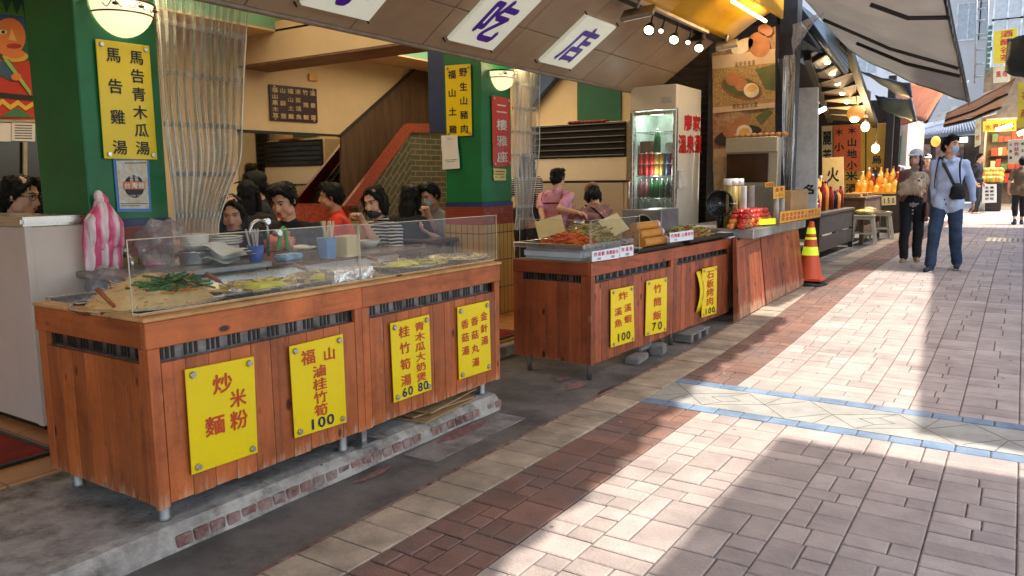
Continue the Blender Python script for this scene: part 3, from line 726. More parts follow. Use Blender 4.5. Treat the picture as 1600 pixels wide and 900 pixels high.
# ================================================================== clear plastic curtains
M_pvc = clear_mat('clear_pvc', (.97, .965, .95), .12, .80, .08, streak=(30, 30, 1.0))
M_seam = clear_mat('pvc_seam', (.97, .96, .94), .25, .62, .1)
def curtain(name, label, X, y0t, y1t, y0m, y1m, y0b, y1b, zt, zm, zb, folds, amp, seams):
    r = thing(name, label, 'curtain', (X, (y0b+y1b)/2, zb))
    def f(u, v):
        z = zt+(zb-zt)*v; vm = (zt-zm)/(zt-zb)
        if v < vm: k = v/vm; k = k*k*(3-2*k); a, b = y0t+(y0m-y0t)*k, y1t+(y1m-y1t)*k
        else: k = (v-vm)/(1-vm); k = k*k*(3-2*k); a, b = y0m+(y0b-y0m)*k, y1m+(y1b-y1m)*k
        ph = u*folds*2*math.pi+math.sin(u*9)*1.2+.5*math.sin(v*4+u*6)
        return Vector((X+amp*math.sin(ph)*(1-.25*v)+.015*math.sin(v*9+u*3), a+(b-a)*(u+.018*math.sin(ph*2+v*3)), z))
    m = MB(); m.grid(f, folds*10, 26); m.build('clear_sheet', M_pvc, r)
    s_ = MB()
    for v in seams:
        s_.grid(lambda u, w, v=v: f(u, v+w*.018)+Vector((.004, 0, 0)), folds*10, 1)
    s_.build('welded_seam', M_seam, r)
    e = MB()
    for u in (0.0, 1.0): e.tube([f(u, i/20) for i in range(21)], .004, 5)
    e.build('edge_binding', mat('pvc_edge', S(224, 218, 200), .4), r)
    k = MB()
    for i in range(folds+1):
        p = f(i/folds, 0); Mr = Matrix.Rotation(math.pi/2, 3, 'X')
        k.tube([p+Vector((0, .018*math.cos(a), .02+.022*math.sin(a))) for a in [2*math.pi*j/10 for j in range(11)]], .0025, 5)
    k.build('curtain_ring', mat('ring_brass', (.6, .48, .26), .3, .9), r)
    return r
yA = lambda x, y, X=-3.78: PX(x, y, X).y
zA = lambda x, y, X=-3.78: PX(x, y, X).z
curtain('plastic_curtain', 'clear plastic curtain gathered beside the near green pillar', -3.76, yA(243, 60)-.02, yA(381, 30), yA(258, 230), yA(368, 210), yA(270, 365), yA(338, 365), 2.37, zA(300, 230), zA(300, 372), 11, .036, (.18, .36, .55, .74, .9))
curtain('plastic_curtain', 'clear plastic curtain tied narrow beside the middle green pillar', -3.68, yA(800, 100, -3.68), yA(841, 100, -3.68), yA(806, 330, -3.68), yA(832, 330, -3.68), yA(803, 400, -3.68), yA(850, 400, -3.68), zA(820, 100, -3.68), zA(820, 340, -3.68), .86, 6, .045, (.12, .26, .40, .54, .68, .85))
t = MB(); t.cyl((-3.76, -1.5, 2.40), (-3.76, 8.0, 2.40), .009, n=8); tag(t.build('curtain_rail', M_steel_dull), 'thin metal rail under the soffit carrying the plastic curtains', 'rail')

# ================================================================== wall items
M_purp = mat('dark_purple_board', S(52, 30, 48), .4, var=.08)
M_gold = mat('cream_lettering', S(196, 172, 124), .5)
mq_ = [PX(*p, BX) for p in ((419, 132), (493, 139), (495, 192), (421, 188))]
sets = []
for i, t in enumerate(('福山黑木耳', '山蘇葱', '福山土雞', '清蒸活魚', '竹筒飯', '溫泉蛋')):
    sets += coltext(t, .10+.16*i, .14, .86, .125, .15)
board('wall_menu', 'dark purple menu board with cream characters on the cream back wall', 'menu', mq_, .02, M_purp, [(sets, M_gold)], BOLT4, M_bolt, bold=.03)
q = [PX(*p, BX) for p in ((481, 115), (495, 116), (495, 127), (481, 126))]
tag(MB().slab([p+Vector((.03, 0, 0)) for p in q], .03).build('socket_box', mat('ivory_plastic', S(206, 168, 84), .5), bevel=.004), 'small ivory box on the wall above the purple menu', 'switch box')

# mural and the glazed strip under it, seen left of the near pillar
mu = [PX(*p, BX+.001) for p in ((-60, -20), (58, -8), (58, 189), (-60, 180))]
mr_ = thing('wall_mural', 'colourful painted mural of a figure in red robe left of the near pillar', 'mural', (mu[2]+mu[3])/2)
MB().slab([p+Vector((.03, 0, 0)) for p in mu], .03).build('ground', mat('mural_red', S(196, 60, 40), .6, var=.06), mr_)
def mshape(name, pts, col, l):
    n_ = Vector((1, 0, 0)); m = mat('mural_'+name, col, .6, var=.05)
    MB().prism([PX(x, y, BX+.032+l*.0015) for x, y in pts], n_*.001).build(name, m, mr_)
def el(cx, cy, rx, ry, n=20): return [(cx+rx*math.cos(2*math.pi*i/n), cy+ry*math.sin(2*math.pi*i/n)) for i in range(n)]
mshape('backdrop', [(-60, -15), (58, -5), (56, 95), (-60, 90)], S(34, 92, 70), 1)
mshape('hat', [(-20, 18), (38, 24), (38, 45), (-20, 38)], S(54, 92, 150), 2)
mshape('crest', [(-8, 20), (2, -2), (10, 22), (18, 0), (26, 24), (34, 6), (38, 26)], S(74, 150, 70), 3)
mshape('face', el(14, 58, 26, 30), S(226, 132, 66), 4)
mshape('hair', [(-30, 40), (-12, 42), (-14, 84), (-30, 90)], S(52, 46, 42), 5)
mshape('nose', [(18, 44), (26, 64), (13, 62)], S(240, 186, 108), 6)
mshape('mouth', el(22, 72, 12, 4), S(176, 50, 40), 6)
mshape('eye', el(4, 50, 7, 3.5), S(236, 226, 196), 6)
mshape('pupil', el(5, 50, 2.8, 2.8), S(40, 34, 30), 7)
mshape('necklace', el(24, 88, 20, 9), S(220, 182, 64), 3)
mshape('neck', el(24, 84, 15, 7), S(226, 132, 66), 5)
mshape('sleeve', [(0, 96), (14, 92), (30, 116), (20, 128), (0, 118)], S(56, 96, 120), 3)
mshape('staff', [(6, 94), (12, 92), (48, 142), (48, 150)], S(150, 196, 92), 8)
mshape('hand', el(25, 120, 8, 6), S(226, 132, 66), 9)
mshape('belt', [(-60, 138), (56, 150), (56, 158), (-60, 147)], S(38, 42, 36), 3)
mshape('zigzag', [(-20, 155), (-8, 163), (4, 154), (16, 164), (28, 156), (40, 166), (52, 158), (54, 165), (40, 173), (28, 164), (16, 172), (4, 162), (-8, 171), (-20, 163)], S(226, 186, 74), 4)
mshape('hem', [(0, 182), (26, 168), (54, 184)], S(70, 120, 80), 4)
# glazed partition: white menus taped to dark glass
gq = [PX(*p, BX+.015) for p in ((-60, 188), (100, 190), (100, 335), (-60, 335))]
gr_ = thing('glass_partition', 'dark glass partition with white menu papers below the mural', 'window', (gq[2]+gq[3])/2)
MB().slab(gq, .02).build('pane', mat('dark_glass', S(34, 34, 32), .08, var=.1), gr_)
b = MB()
for x in (-58, 38, 98): b.prism([PX(x-3, 222, BX+.03), PX(x+3, 222, BX+.03), PX(x+3, 332, BX+.03), PX(x-3, 332, BX+.03)], (.02, 0, 0))
b.prism([PX(-60, 186, BX+.03), PX(98, 188, BX+.03), PX(98, 192, BX+.03), PX(-60, 190, BX+.03)], (.02, 0, 0))
b.build('frame', mat('pale_frame', S(176, 160, 132), .5), gr_)
b = MB()
for x0, x1 in ((-40, 17), (18, 55)): b.slab([PX(x0, 190, BX+.042), PX(x1, 192, BX+.042), PX(x1, 221, BX+.042), PX(x0, 220, BX+.042)], .002)
pp = b.build('menu_paper', M_paper, gr_)
b = MB()
for x0 in (-38, 20):
    for i in range(6): b.slab([PX(x0+3, 195+4*i, BX+.044), PX(x0+30, 195.5+4*i, BX+.044), PX(x0+30, 197+4*i, BX+.044), PX(x0+3, 196.5+4*i, BX+.044)], .001)
b.build('print', M_ink, gr_)

# ================================================================== air conditioner, green panel, stair underside
AY = 8.2
def AP(x, y, Y=AY): return PY(x, y, Y)
ax0, ax1 = -5.15, AP(979, 250).x; zt = AP(905, 192).z; zg = AP(905, 247).z; zl = AP(905, 284).z
ac = thing('air_conditioner', 'large cream floor standing air conditioner with a dark top grille', 'air conditioner', ((ax0+ax1)/2, AY+.18, .1))
M_ivory = mat('ivory_enamel', S(220, 208, 184), .4, var=.03)
b = MB(); b.mm((ax0, AY, zl+.01), (ax1, AY+.38, zg)); b.mm((ax0, AY+.02, .1), (ax1, AY+.38, zl-.012)); b.mm((ax0, AY+.06, zg), (ax1, AY+.38, zt)); b.build('casing', M_ivory, ac, bevel=.006)
b = MB(); b.mm((ax0+.03, AY+.005, zg+.004), (ax1-.03, AY+.055, zt-.01)); b.build('grille_recess', M_black, ac)
b = MB()
n = 6
for i in range(n):
    z = zg+.02+(zt-zg-.05)*i/(n-1); b.box(((ax0+ax1)/2, AY-.004, z), (ax1-ax0-.04, .03, .012), R=Matrix.Rotation(rad(-25), 3, 'X'))
b.build('grille_slat', mat('grille_dark', S(30, 28, 28), .5), ac)
b = MB(); b.mm((ax0, AY-.002, zl-.011), (ax1, AY+.03, zl+.009)); b.build('trim_line', M_dark, ac)
b = MB(); z = .2
while z < zl-.03: b.mm((ax0+.04, AY-.004, z), (ax1-.04, AY+.018, z+.014)); z += .026
b.build('lower_louvre', M_ivory, ac)
lettering([AP(838, 238), AP(860, 238), AP(860, 247), AP(838, 247)], rowtext('TECO', .5, .2, .8, .3, 1.0), M_dark, ac, lift=.004, bold=.05)
b = MB()
for i in range(9): b.ell((ax0+.55+i*.055, AY+.1, zt+.012), (.05, .07, .022), 8, 5)
tag(b.build('red_cloth', mat('dusty_red_cloth', S(150, 66, 52), .9, var=.3)), 'crumpled dusty red cloth lying on top of the air conditioner', 'cloth')
q = [PY(*p, 8.598) for p in ((903, 120), (971, 122), (971, 188), (903, 188))]
tag(MB().slab([p+Vector((0, -.02, 0)) for p in q], .02).build('wall_panel', mat('dark_green_panel', S(34, 92, 66), .6, var=.06)), 'plain dark green panel on the cream wall above the air conditioner', 'panel')
q = [PY(*p, 8.59) for p in ((852, 104), (888, 108), (836, 168), (836, 124))]
MB().prism([p+Vector((0, -.12, 0)) for p in q], (0, .12, 0)).build('stair_string', mat('dark_blue_stair', S(52, 74, 108), .5, var=.1), bld)

# ================================================================== drinks fridge
FY, FX0, FX1, FZ0, FZ1, FYB = 7.6, -3.51, -2.995, .1, 2.245, 8.30
fr = thing('drinks_fridge', 'tall cream glass door drinks fridge with red characters on its side', 'fridge', ((FX0+FX1)/2, FY, FZ0))
t = .035; zh = FY and PY(1020, 172, FY).z
b = MB(); b.mm((FX0, FY+.05, FZ0+.1), (FX0+t, FYB, FZ1)); b.mm((FX1-t, FY+.05, FZ0+.1), (FX1, FYB, FZ1)); b.mm((FX0+t, FYB-t, FZ0+.1), (FX1-t, FYB, FZ1)); b.mm((FX0+t, FY+.05, FZ1-t), (FX1-t, FYB-t, FZ1)); b.mm((FX0+t, FY+.05, FZ0+.1), (FX1-t, FYB-t, FZ0+.3))
b.build('cabinet', M_ivory, fr, bevel=.004)
MB().mm((FX0, FY-.015, zh), (FX1, FY+.048, FZ1)).build('header', M_ivory, fr, bevel=.008)
MB().mm((FX1-.16, FY-.019, zh+.06), (FX1-.05, FY-.0155, zh+.12)).build('label_plate', mat('label_grey', S(200, 196, 186), .4), fr)
MB().mm((FX0+.02, FY+.06, FZ0), (FX1-.02, FYB-.02, FZ0+.098)).build('plinth', M_black, fr)
b = MB(); b.mm((FX0+t+.002, FYB-t-.02, FZ0+.32), (FX1-t-.002, FYB-t-.003, FZ1-t-.003)); b.mm((FX0+t+.001, FY+.06, FZ0+.32), (FX0+t+.006, FYB-t-.021, FZ1-t-.01)); b.mm((FX1-t-.006, FY+.06, FZ0+.32), (FX1-t-.001, FYB-t-.021, FZ1-t-.01)); b.build('liner', mat('liner_white', S(206, 216, 210), .4), fr)
b = MB(); f = .038; D0 = FZ0+.16; D1 = zh-.012
b.mm((FX0, FY-.012, D0), (FX0+f, FY+.04, D1)); b.mm((FX1-f, FY-.012, D0), (FX1, FY+.04, D1)); b.mm((FX0+f, FY-.012, D0), (FX1-f, FY+.04, D0+f)); b.mm((FX0+f, FY-.012, D1-f), (FX1-f, FY+.04, D1))
d = b.build('door', M_steel, fr, bevel=.004)
MB().mm((FX0+f, FY+.008, D0+f), (FX1-f, FY+.014, D1-f)).build('pane', clear_mat('fridge_glass', (.93, .96, .95), .03, .95, .10), d)
b = MB(); b.tube([(FX0+.015, FY-.012, 1.28), (FX0+.015, FY-.05, 1.25), (FX0+.015, FY-.05, .95), (FX0+.015, FY-.012, .92)], .009, 8); b.build('handle', M_steel, d)
tubez = FZ1-t-.03
b = MB(); b.cyl((FX0+.08, FY+.1, tubez), (FX1-.08, FY+.1, tubez), .012, n=8); b.build('strip_lamp', glow('fridge_lamp', (.85, 1, .95), 9), fr)
for z_ in (1.95, 1.35):
    l = bpy.data.lights.new('fridge_fill', 'POINT'); l.energy = 1.7; l.color = (.86, 1, .95); l.shadow_soft_size = .08; lo = bpy.data.objects.new('fridge_fill', l); COL.objects.link(lo); lo.location = ((FX0+FX1)/2, FY+.09, z_)  # added fill points, brightening the shelves beyond the strip lamp
SHZ = [PY(1020, y, FY).z for y in (205, 239, 275, 310, 338)]
b = MB()
for z in SHZ:
    for i in range(9): b.cyl((FX0+.045+i*.053, FY+.07, z), (FX0+.045+i*.053, FYB-.06, z), .003, n=5)
    b.cyl((FX0+.04, FY+.07, z-.004), (FX1-.04, FY+.07, z-.004), .005, n=6)
b.build('shelf', M_steel, fr)
# side characters
sq = [PX(*p, FX1) for p in ((1060, 172), (1096, 176), (1096, 245), (1060, 245))]
lettering(sq, rowtext('廖家', .25, .40, .78, .36, .36)+rowtext('溫泉蛋', .72, .16, .84, .34, .42), mat('red_vinyl', S(196, 44, 40), .5), fr, bold=.045)
sq = [PX(*p, FX1+.02) for p in ((1061, 266), (1072, 264), (1072, 292), (1061, 294))]
tag(MB().slab(sq, .018).build('tissue_pack', mat('pack_white', S(226, 216, 198), .6)), 'white tissue pack hanging on the side of the fridge', 'tissue pack')
# drinks: cans and bottles on the fridge shelves, each its own thing
def can(p, col, label, h=.115, r=.03):
    m = MB(); m.lathe(p, [(r*.8, 0), (r, .008), (r, h-.01), (r*.82, h), (0, h)], 12); m.cur = 1; m.lathe(Vector(p), [(r*.83, h), (r*.83, h+.003), (0, h+.002)], 12)
    return tag(m.build('drink_can', [mat('can_'+col[0], col[1], .3, .3, var=.05), M_steel]), label, 'can', col[2])
RED = ('red', S(206, 44, 40), 'red cans in the fridge'); GLD = ('gold', S(196, 148, 66), 'golden cans in the fridge'); BLU = ('blue', S(76, 96, 150), 'blue cans in the fridge')
for k in range(2):
    for i in range(7):
        c = (RED, RED, RED, GLD, GLD, BLU, RED)[i]; lab = {'red': 'red drink can on the middle shelf of the fridge', 'gold': 'golden drink can on the middle shelf of the fridge', 'blue': 'blue drink can on the middle shelf of the fridge'}[c[0]]
        can((FX0+.075+i*.062, FY+.12, SHZ[2]+.006+k*.125), c, lab)
def bottle(p, h, r, m, label, grp, cap=None, neck=.35, name='bottle', cat='bottle'):
    b_ = MB(); b_.lathe(p, [(0, 0), (r, .004), (r, h*(.98-neck)), (r*.85, h*(1.02-neck*.8)), (r*.36, h*(1-neck*.42)), (r*.34, h*.95)], 12)
    b_.cur = 1; b_.lathe(p, [(r*.4, h*.92), (r*.4, h), (0, h)], 10)
    return tag(b_.build(name, [m, cap or M_steel]), label, cat, grp)
G_grn = mat('green_bottle', S(24, 110, 50), .12, spec=.8); G_clear = mat('clear_drink', S(176, 190, 180), .12, alpha=.6); G_pink = mat('pink_drink', S(190, 110, 120), .25); G_dark = mat('dark_drink', S(66, 62, 60), .2)
bottle(Vector((FX0+.25, FY+.14, SHZ[1]+.006)), .25, .036, G_grn, 'single green bottle on the second shelf of the fridge', None)
tag(MB().box((FX0+.13, FY+.16, SHZ[1]+.068), (.12, .12, .12)).build('carton', mat('brown_carton', S(132, 88, 66), .7)), 'brown carton beside the green bottle in the fridge', 'carton')
tag(MB().box((FX1-.11, FY+.16, SHZ[1]+.055), (.1, .12, .1)).build('carton', mat('white_carton', S(200, 200, 190), .6)), 'pale carton at the right of the second fridge shelf', 'carton')
for i in range(7):
    m_, lab, gp = ((G_pink, 'pink bottle on the fourth shelf of the fridge', 'pink bottles in the fridge'), (G_grn, 'green bottle on the fourth shelf of the fridge', 'green bottles in the fridge'), (G_dark, 'dark bottle on the fourth shelf of the fridge', 'dark bottles in the fridge'))[0 if i < 2 else 1 if i < 5 else 2]
    bottle(Vector((FX0+.075+i*.062, FY+.12, SHZ[3]+.006)), .20, .028, m_, lab, gp)
    bottle(Vector((FX0+.075+i*.062, FY+.12, SHZ[4]+.006)), .19, .027, G_clear, 'clear bottle on the lowest shelf of the fridge', 'clear bottles in the fridge')
# dark roller shutter and post beyond the fridge
rs = thing('roller_shutter', 'dark slatted roller shutter behind the tall fridge', 'shutter', (-3.3, 8.5, .1))
b = MB(); z = .12
while z < 3.3: b.box((-3.22, 8.47, z+.04), (.80, .03, .075), R=Matrix.Rotation(rad(14), 3, 'X')); z += .08
b.build('slat', mat('shutter_brown', S(66, 56, 50), .5, .3, var=.1), rs)
b = MB(); b.mm((-2.93, 8.34, .0), (-2.80, 8.56, 3.4)); b.mm((-2.80, 8.40, .0), (-2.76, 8.56, 3.4)); tag(b.build('steel_post', mat('post_dark', S(58, 56, 56), .5, .3, var=.15)), 'dark steel post between the fridge shutter and the egg banner', 'post')
# ================================================================== wooden counters
W_v = wood_mat('stained_pine', S(188, 100, 48), S(116, 54, 24), S(206, 178, 146), 'Z', .7)
W_h = wood_mat('stained_pine_rail', S(188, 100, 46), S(116, 52, 22), S(206, 176, 140), 'Y', .12)
W_hx = wood_mat('stained_pine_rail_short', S(180, 92, 44), S(112, 50, 22), S(206, 176, 140), 'X', .12)
W_v2 = wood_mat('red_stained_pine', S(164, 84, 48), S(102, 46, 26), S(206, 172, 138), 'Z', .75)
W_h2 = wood_mat('red_stained_rail', S(164, 82, 46), S(104, 46, 26), S(196, 158, 122), 'Y', .2)
W_hx2 = wood_mat('red_stained_rail_short', S(158, 78, 44), S(104, 46, 26), S(196, 158, 122), 'X', .2)
W_pale = wood_mat('pale_pine_trim', S(206, 156, 98), S(160, 108, 60), S(222, 190, 150), 'Y', .3)
M_groove = mat('groove_worn', S(196, 156, 116), .9, var=.4, scale=30)
M_slotsteel = mat('slot_steel', (.20, .195, .19), .4, .8, var=.35, scale=14)

def frame_fn(o, ux):
    """local counter frame: a along the front, b into the stall, z up"""
    o = Vector(o); ux = Vector(ux).normalized(); uy = Vector((-ux.y, ux.x, 0))
    return lambda a, b, z: Vector((o.x, o.y, 0)) + ux*a + uy*b + Vector((0, 0, z))
def fbox(mb, F, a0, a1, b0, b1, z0, z1):
    mb.hexa([F(a0, b0, z0), F(a1, b0, z0), F(a1, b1, z0), F(a0, b1, z0), F(a0, b0, z1), F(a1, b0, z1), F(a1, b1, z1), F(a0, b1, z1)])
def planks(mb, F, side, a0, a1, z0, z1, w, b=0.0, th=.018, skew=True):
    n = max(1, round((a1-a0)/w)); st = (a1-a0)/n
    for i in range(n):
        mb.tone = RND.random(); g_ = .0017
        p, q = a0+i*st+g_, a0+(i+1)*st-g_
        dz = RND.uniform(-.003, .003)
        if side == 'front': fbox(mb, F, p, q, b, b+th, z0+dz, z1)
        else: fbox(mb, F, b, b+th, p, q, z0+dz, z1)
        if i < n-1:
            mb.cur = 1
            if side == 'front': fbox(mb, F, q+.0001, q+2*g_-.0001, b+.0028, b+.005, z0+.004, z1)
            else: fbox(mb, F, b+.0028, b+.005, q+.0001, q+2*g_-.0001, z0+.004, z1)
            mb.cur = 0
def slots(root, F, a0, a1, z0, z1, side='front', b=.022, n=None, white=0):
    """recess behind the long opening: steel strip with groups of dark slits"""
    m = MB(); d = MB()
    if side == 'front': fbox(m, F, a0-.02, a1+.02, b+.012, b+.022, z0-.015, z1+.015)
    else: fbox(m, F, b+.012, b+.022, a0-.02, a1+.02, z0-.015, z1+.015)
    m.build('slotted_strip', M_slotsteel, root)
    a = a0+.02
    while a < a1-.03:
        for k in range(3):
            p = a+k*.021
            if p > a1-.012: break
            for s_ in ((p, p+.011),):
                if side == 'front': fbox(d, F, s_[0], s_[1], b+.009, b+.011, z0+.006, z1-.006)
                else: fbox(d, F, b+.009, b+.011, s_[0], s_[1], z0+.006, z1-.006)
        a += .021*3+.028
    d.build('vent_slit', M_black, root)

X1 = -2.409; Y1a, Y1b = 1.425, 3.508; TOP1 = .832; BOT1 = .172; D1 = .735
F1 = frame_fn((X1, Y1a), (0, 1, 0)); L1 = Y1b-Y1a
ct = thing('food_counter', 'long orange pine food counter on steel legs with four yellow signs in front', 'counter', (X1, Y1a, .09))
r0 = TOP1-.105; s0 = r0-.055       # rail, slot
mid = PX(567, 540, X1).y-Y1a
lp = .045
p = MB(); planks(p, F1, 'front', lp, mid-lp, BOT1, s0, .088); planks(p, F1, 'front', mid+lp, L1-lp, BOT1, s0, .088)
p.tone = .75; fbox(p, F1, 0, lp-.001, 0, .02, BOT1-.012, r0-.001); p.tone = .6; fbox(p, F1, mid-lp+.001, mid-.001, -.001, .02, BOT1-.004, r0-.001); p.tone = .45; fbox(p, F1, mid+.001, mid+lp-.001, -.001, .02, BOT1-.004, r0-.001); p.tone = .35; fbox(p, F1, L1-lp+.001, L1, 0, .02, BOT1-.006, r0-.001)
for a in (lp, mid+lp):
    pass
p.build('front_planks', [W_v, M_groove], ct, bevel=.0018)
p = MB(); planks(p, F1, 'side', .055, D1-.055, BOT1, s0, .088, b=0.0); p.tone = .5; fbox(p, F1, .0, .02, .021, .054, BOT1, r0-.001); fbox(p, F1, 0, .02, D1-.054, D1, BOT1, r0-.001)
p.build('side_planks', [W_v, M_groove], ct, bevel=.0018)
p = MB(); planks(p, F1, 'side', .0205, D1, BOT1, r0-.001, .088, b=L1-.02); p.build('side_planks', [W_v, M_groove], ct, bevel=.0018)
p = MB(); fbox(p, F1, .006, L1-.006, .0205, .03, BOT1+.01, s0-.001); fbox(p, F1, .0205, .03, .031, D1-.03, BOT1+.01, s0-.001); p.build('backing', M_groove, ct)
p = MB(); p.tone = .8; fbox(p, F1, -.006, mid, -.006, .02, r0, TOP1-.012); p.tone = .3; fbox(p, F1, mid+.001, L1+.006, -.006, .02, r0, TOP1-.012)
for k in range(2):
    a0, a1 = (lp, mid-lp) if k == 0 else (mid+lp, L1-lp)
p.build('front_rail', W_h, ct, bevel=.003)
p = MB(); p.tone = .55; fbox(p, F1, -.006, .02, .0205, D1+.004, r0, TOP1-.012); p.build('side_rail', W_hx, ct, bevel=.003); p = MB(); p.tone = .4; fbox(p, F1, L1-.02, L1+.006, .0205, D1+.004, r0, TOP1-.012); p.build('side_rail', W_hx, ct, bevel=.003)
p = MB(); p.tone = .6; fbox(p, F1, -.014, L1+.012, -.014, .05, TOP1-.0115, TOP1+.003); fbox(p, F1, -.014, .05, .0505, D1, TOP1-.0115, TOP1+.003); p.tone = .8; fbox(p, F1, .0, L1, .03, .048, TOP1+.0035, TOP1+.013); p.build('top_trim', W_pale, ct, bevel=.004)
slots(ct, F1, lp, mid-lp, s0, r0); slots(ct, F1, mid+lp, L1-lp, s0, r0); slots(ct, F1, .055, D1-.055, s0, r0, 'side')
p = MB(); fbox(p, F1, .051, L1-.03, .051, D1, TOP1-.035, TOP1-.018); fbox(p, F1, .051, L1, D1, D1+.03, TOP1-.035, TOP1+.012); p.build('steel_top', M_steel, ct, bevel=.003)
p = MB(); fbox(p, F1, .04, L1-.03, .04, D1, BOT1+.05, BOT1+.07); fbox(p, F1, .04, L1-.03, D1-.02, D1, BOT1+.07, TOP1-.036); p.build('inner_shelf', M_steel_dull, ct)
for a, b in ((.06, .07), (.06, D1-.08), (mid-.10, .05), (L1-.1, .06), (L1-.1, D1-.08), (mid-.1, D1-.08)):
    q = F1(a, b, 0); m = MB(); m.lathe((q.x, q.y, .092), [(0, 0), (.022, 0), (.024, .004), (.021, .012), (.021, .11)], 16); m.build('leg', M_steel_dull, ct)
q = F1(mid+.02, .05, 0); m = MB(); m.box((q.x, q.y, .135), (.035, .03, .085)); m.box((q.x+.02, q.y, .098), (.07, .11, .012)); m.build('leg', M_steel_dull, ct)
# clear guard: two tall panels with polished edges
M_acr = clear_mat('clear_acrylic', (.97, .985, .98), .03, .994, .022); M_edge = mat('acrylic_edge', S(216, 204, 176), .25, alpha=.75)
def guard(pts, label, name='glass_guard', th=.006):
    r = thing(name, label, 'glass guard', (sum(pts, Vector())/len(pts)))
    MB().prism(pts, Vector((-th, 0, 0)) if abs(newell(pts).normalized().x) > .7 else Vector((0, th, 0))).build('panel', M_acr, r)
    e = MB(); n_ = len(pts)
    for i in range(n_): e.tube([pts[i], pts[(i+1) % n_]], .0022, 4, False)
    e.build('polished_edge', M_edge, r); return r
GX = X1-.035
zb = TOP1+.014
ya, yb, yc = PX(207, 490, GX).y, PX(563, 440, GX).y, PX(776, 405, GX).y
zt_ = PX(192, 366, GX).z
guard([Vector((GX, ya, zb)), Vector((GX, yb-.004, zb)), Vector((GX, yb-.004, zt_-.02)), Vector((GX, ya, zt_-.02))], 'left clear acrylic guard standing in front of the noodles')
guard([Vector((GX, yb+.004, zb)), Vector((GX, yc, zb)), Vector((GX, yc, zt_-.025)), Vector((GX, yb+.004, zt_-.025))], 'right clear acrylic guard standing above the foil packet')
# yellow signs on the front
def fsign(c4_, sets, label, bolts=None, standoff=.010, X=X1):
    return board('price_sign', label, 'sign', [PX(*p_, X) for p_ in c4_], .006, M_yel, sets, bolts or ((.09, .06), (.91, .06), (.09, .94), (.91, .94)), M_bolt, group=None, standoff=standoff, br=.013)
fsign([(285, 577), (393, 556), (399, 706), (296, 741)], [([('炒', .50, .20, .30, .20), ('米', .72, .38, .26, .19), ('麵', .36, .59, .30, .20), ('粉', .72, .60, .28, .20)], M_redletter)], 'largest yellow sign with four red characters at the left end of the long counter')
fsign([(448, 541), (532, 521), (538, 659), (457, 684)], [([('福', .31, .16, .27, .17), ('山', .71, .18, .25, .15)] + coltext('滷桂竹筍', .50, .34, .77, .27, .14), M_redletter), (rowtext('100', .905, .33, .67, .30, .16), M_navyletter)], 'yellow sign with red characters and 100 in blue digits on the long counter')
fsign([(606, 505), (667, 491), (671, 608), (612, 629)], [(coltext('桂竹筍湯', .32, .14, .76, .28, .15) + coltext('青木瓜大奶煲', .72, .12, .78, .27, .12), M_redletter), (rowtext('60', .91, .27, .42, .26, .16) + rowtext('80', .91, .68, .83, .26, .16), M_navyletter)], 'yellow sign with 60 and 80 in blue digits on the long counter')
fsign([(711, 480), (761, 469), (764, 577), (714, 593)], [(coltext('香菇湯', .20, .25, .62, .24, .13) + coltext('香菇丸湯', .50, .24, .82, .24, .13) + coltext('金針湯', .80, .20, .55, .24, .13), M_redletter)], 'yellow sign with three red columns and no price on the long counter')
# cardboard under the counter
M_card = mat('cardboard', S(176, 138, 92), .9, var=.12, scale=4, dirt=S(120, 92, 62), dscale=6, damt=.5)
for i, (a, b, l, w_, rz, lab) in enumerate(((1.38, .10, .50, .20, .10, 'lowest folded cardboard sheet under the long counter'), (1.40, .12, .46, .17, -.08, 'middle cardboard sheet under the long counter'), (1.45, .10, .5, .13, .16, 'topmost crooked cardboard sheet under the long counter'))):
    q = F1(a+l/2, b, .0945+.014*i); m = MB(); m.box((q.x, q.y, q.z+.004), (w_, l, .008), rz=rz); m.box((q.x-.02, q.y+.05, q.z+.009), (w_*.6, l*.6, .002), rz=rz+.05)
    tag(m.build('cardboard_sheet', M_card, bevel=.001), lab, 'cardboard', 'folded cardboard pushed under the long counter')

# ------------------------------------------------------------------ food on the long counter
TZ = TOP1-.018
def noise3(p, s=1): return noise.noise(Vector(p)*s)
M_pan = mat('pan_steel', (.55, .5, .42), .28, .95, var=.15, scale=10)
def pan(cx, cy, rx, ry, z, label, h=.03, name='round_tray', rot=0):
    m = MB(); M = Matrix.Rotation(rot, 3, 'Z') @ Matrix.Diagonal((rx, ry, 1))
    m.lathe((cx, cy, z), [(0, .004), (.9, .005), (.97, h), (1.02, h), (1.02, h-.004), (.985, h-.006), (.92, 0), (0, 0)], 36, True, M)
    return tag(m.build(name, M_pan), label, 'tray')
def strands(mb, n, fn, r, ln, curl=1.0, seg=6, k=5, jit=.6):
    for _ in range(n):
        p = fn(); a = RND.uniform(0, 2*math.pi); pts = [p]; d = Vector((math.cos(a), math.sin(a), RND.uniform(-.15, .15)))
        mb.tone = RND.random()
        for i in range(seg):
            d = (d+Vector((RND.gauss(0, jit*curl*.4), RND.gauss(0, jit*curl*.4), RND.gauss(0, .12)))).normalized(); pts.append(pts[-1]+d*ln/seg)
        mb.tube(pts, r, k, cap=False)
def heap_fn(cx, cy, rx, ry, z0, h, pw=1.6, top=False):
    def f():
        while True:
            u, v = RND.uniform(-1, 1), RND.uniform(-1, 1); r2 = u*u+v*v
            if r2 < 1: break
        return Vector((cx+u*rx, cy+v*ry, z0+h*(1-r2**.8)*(1 if top else RND.uniform(.85, 1.02))+.004))
    return f
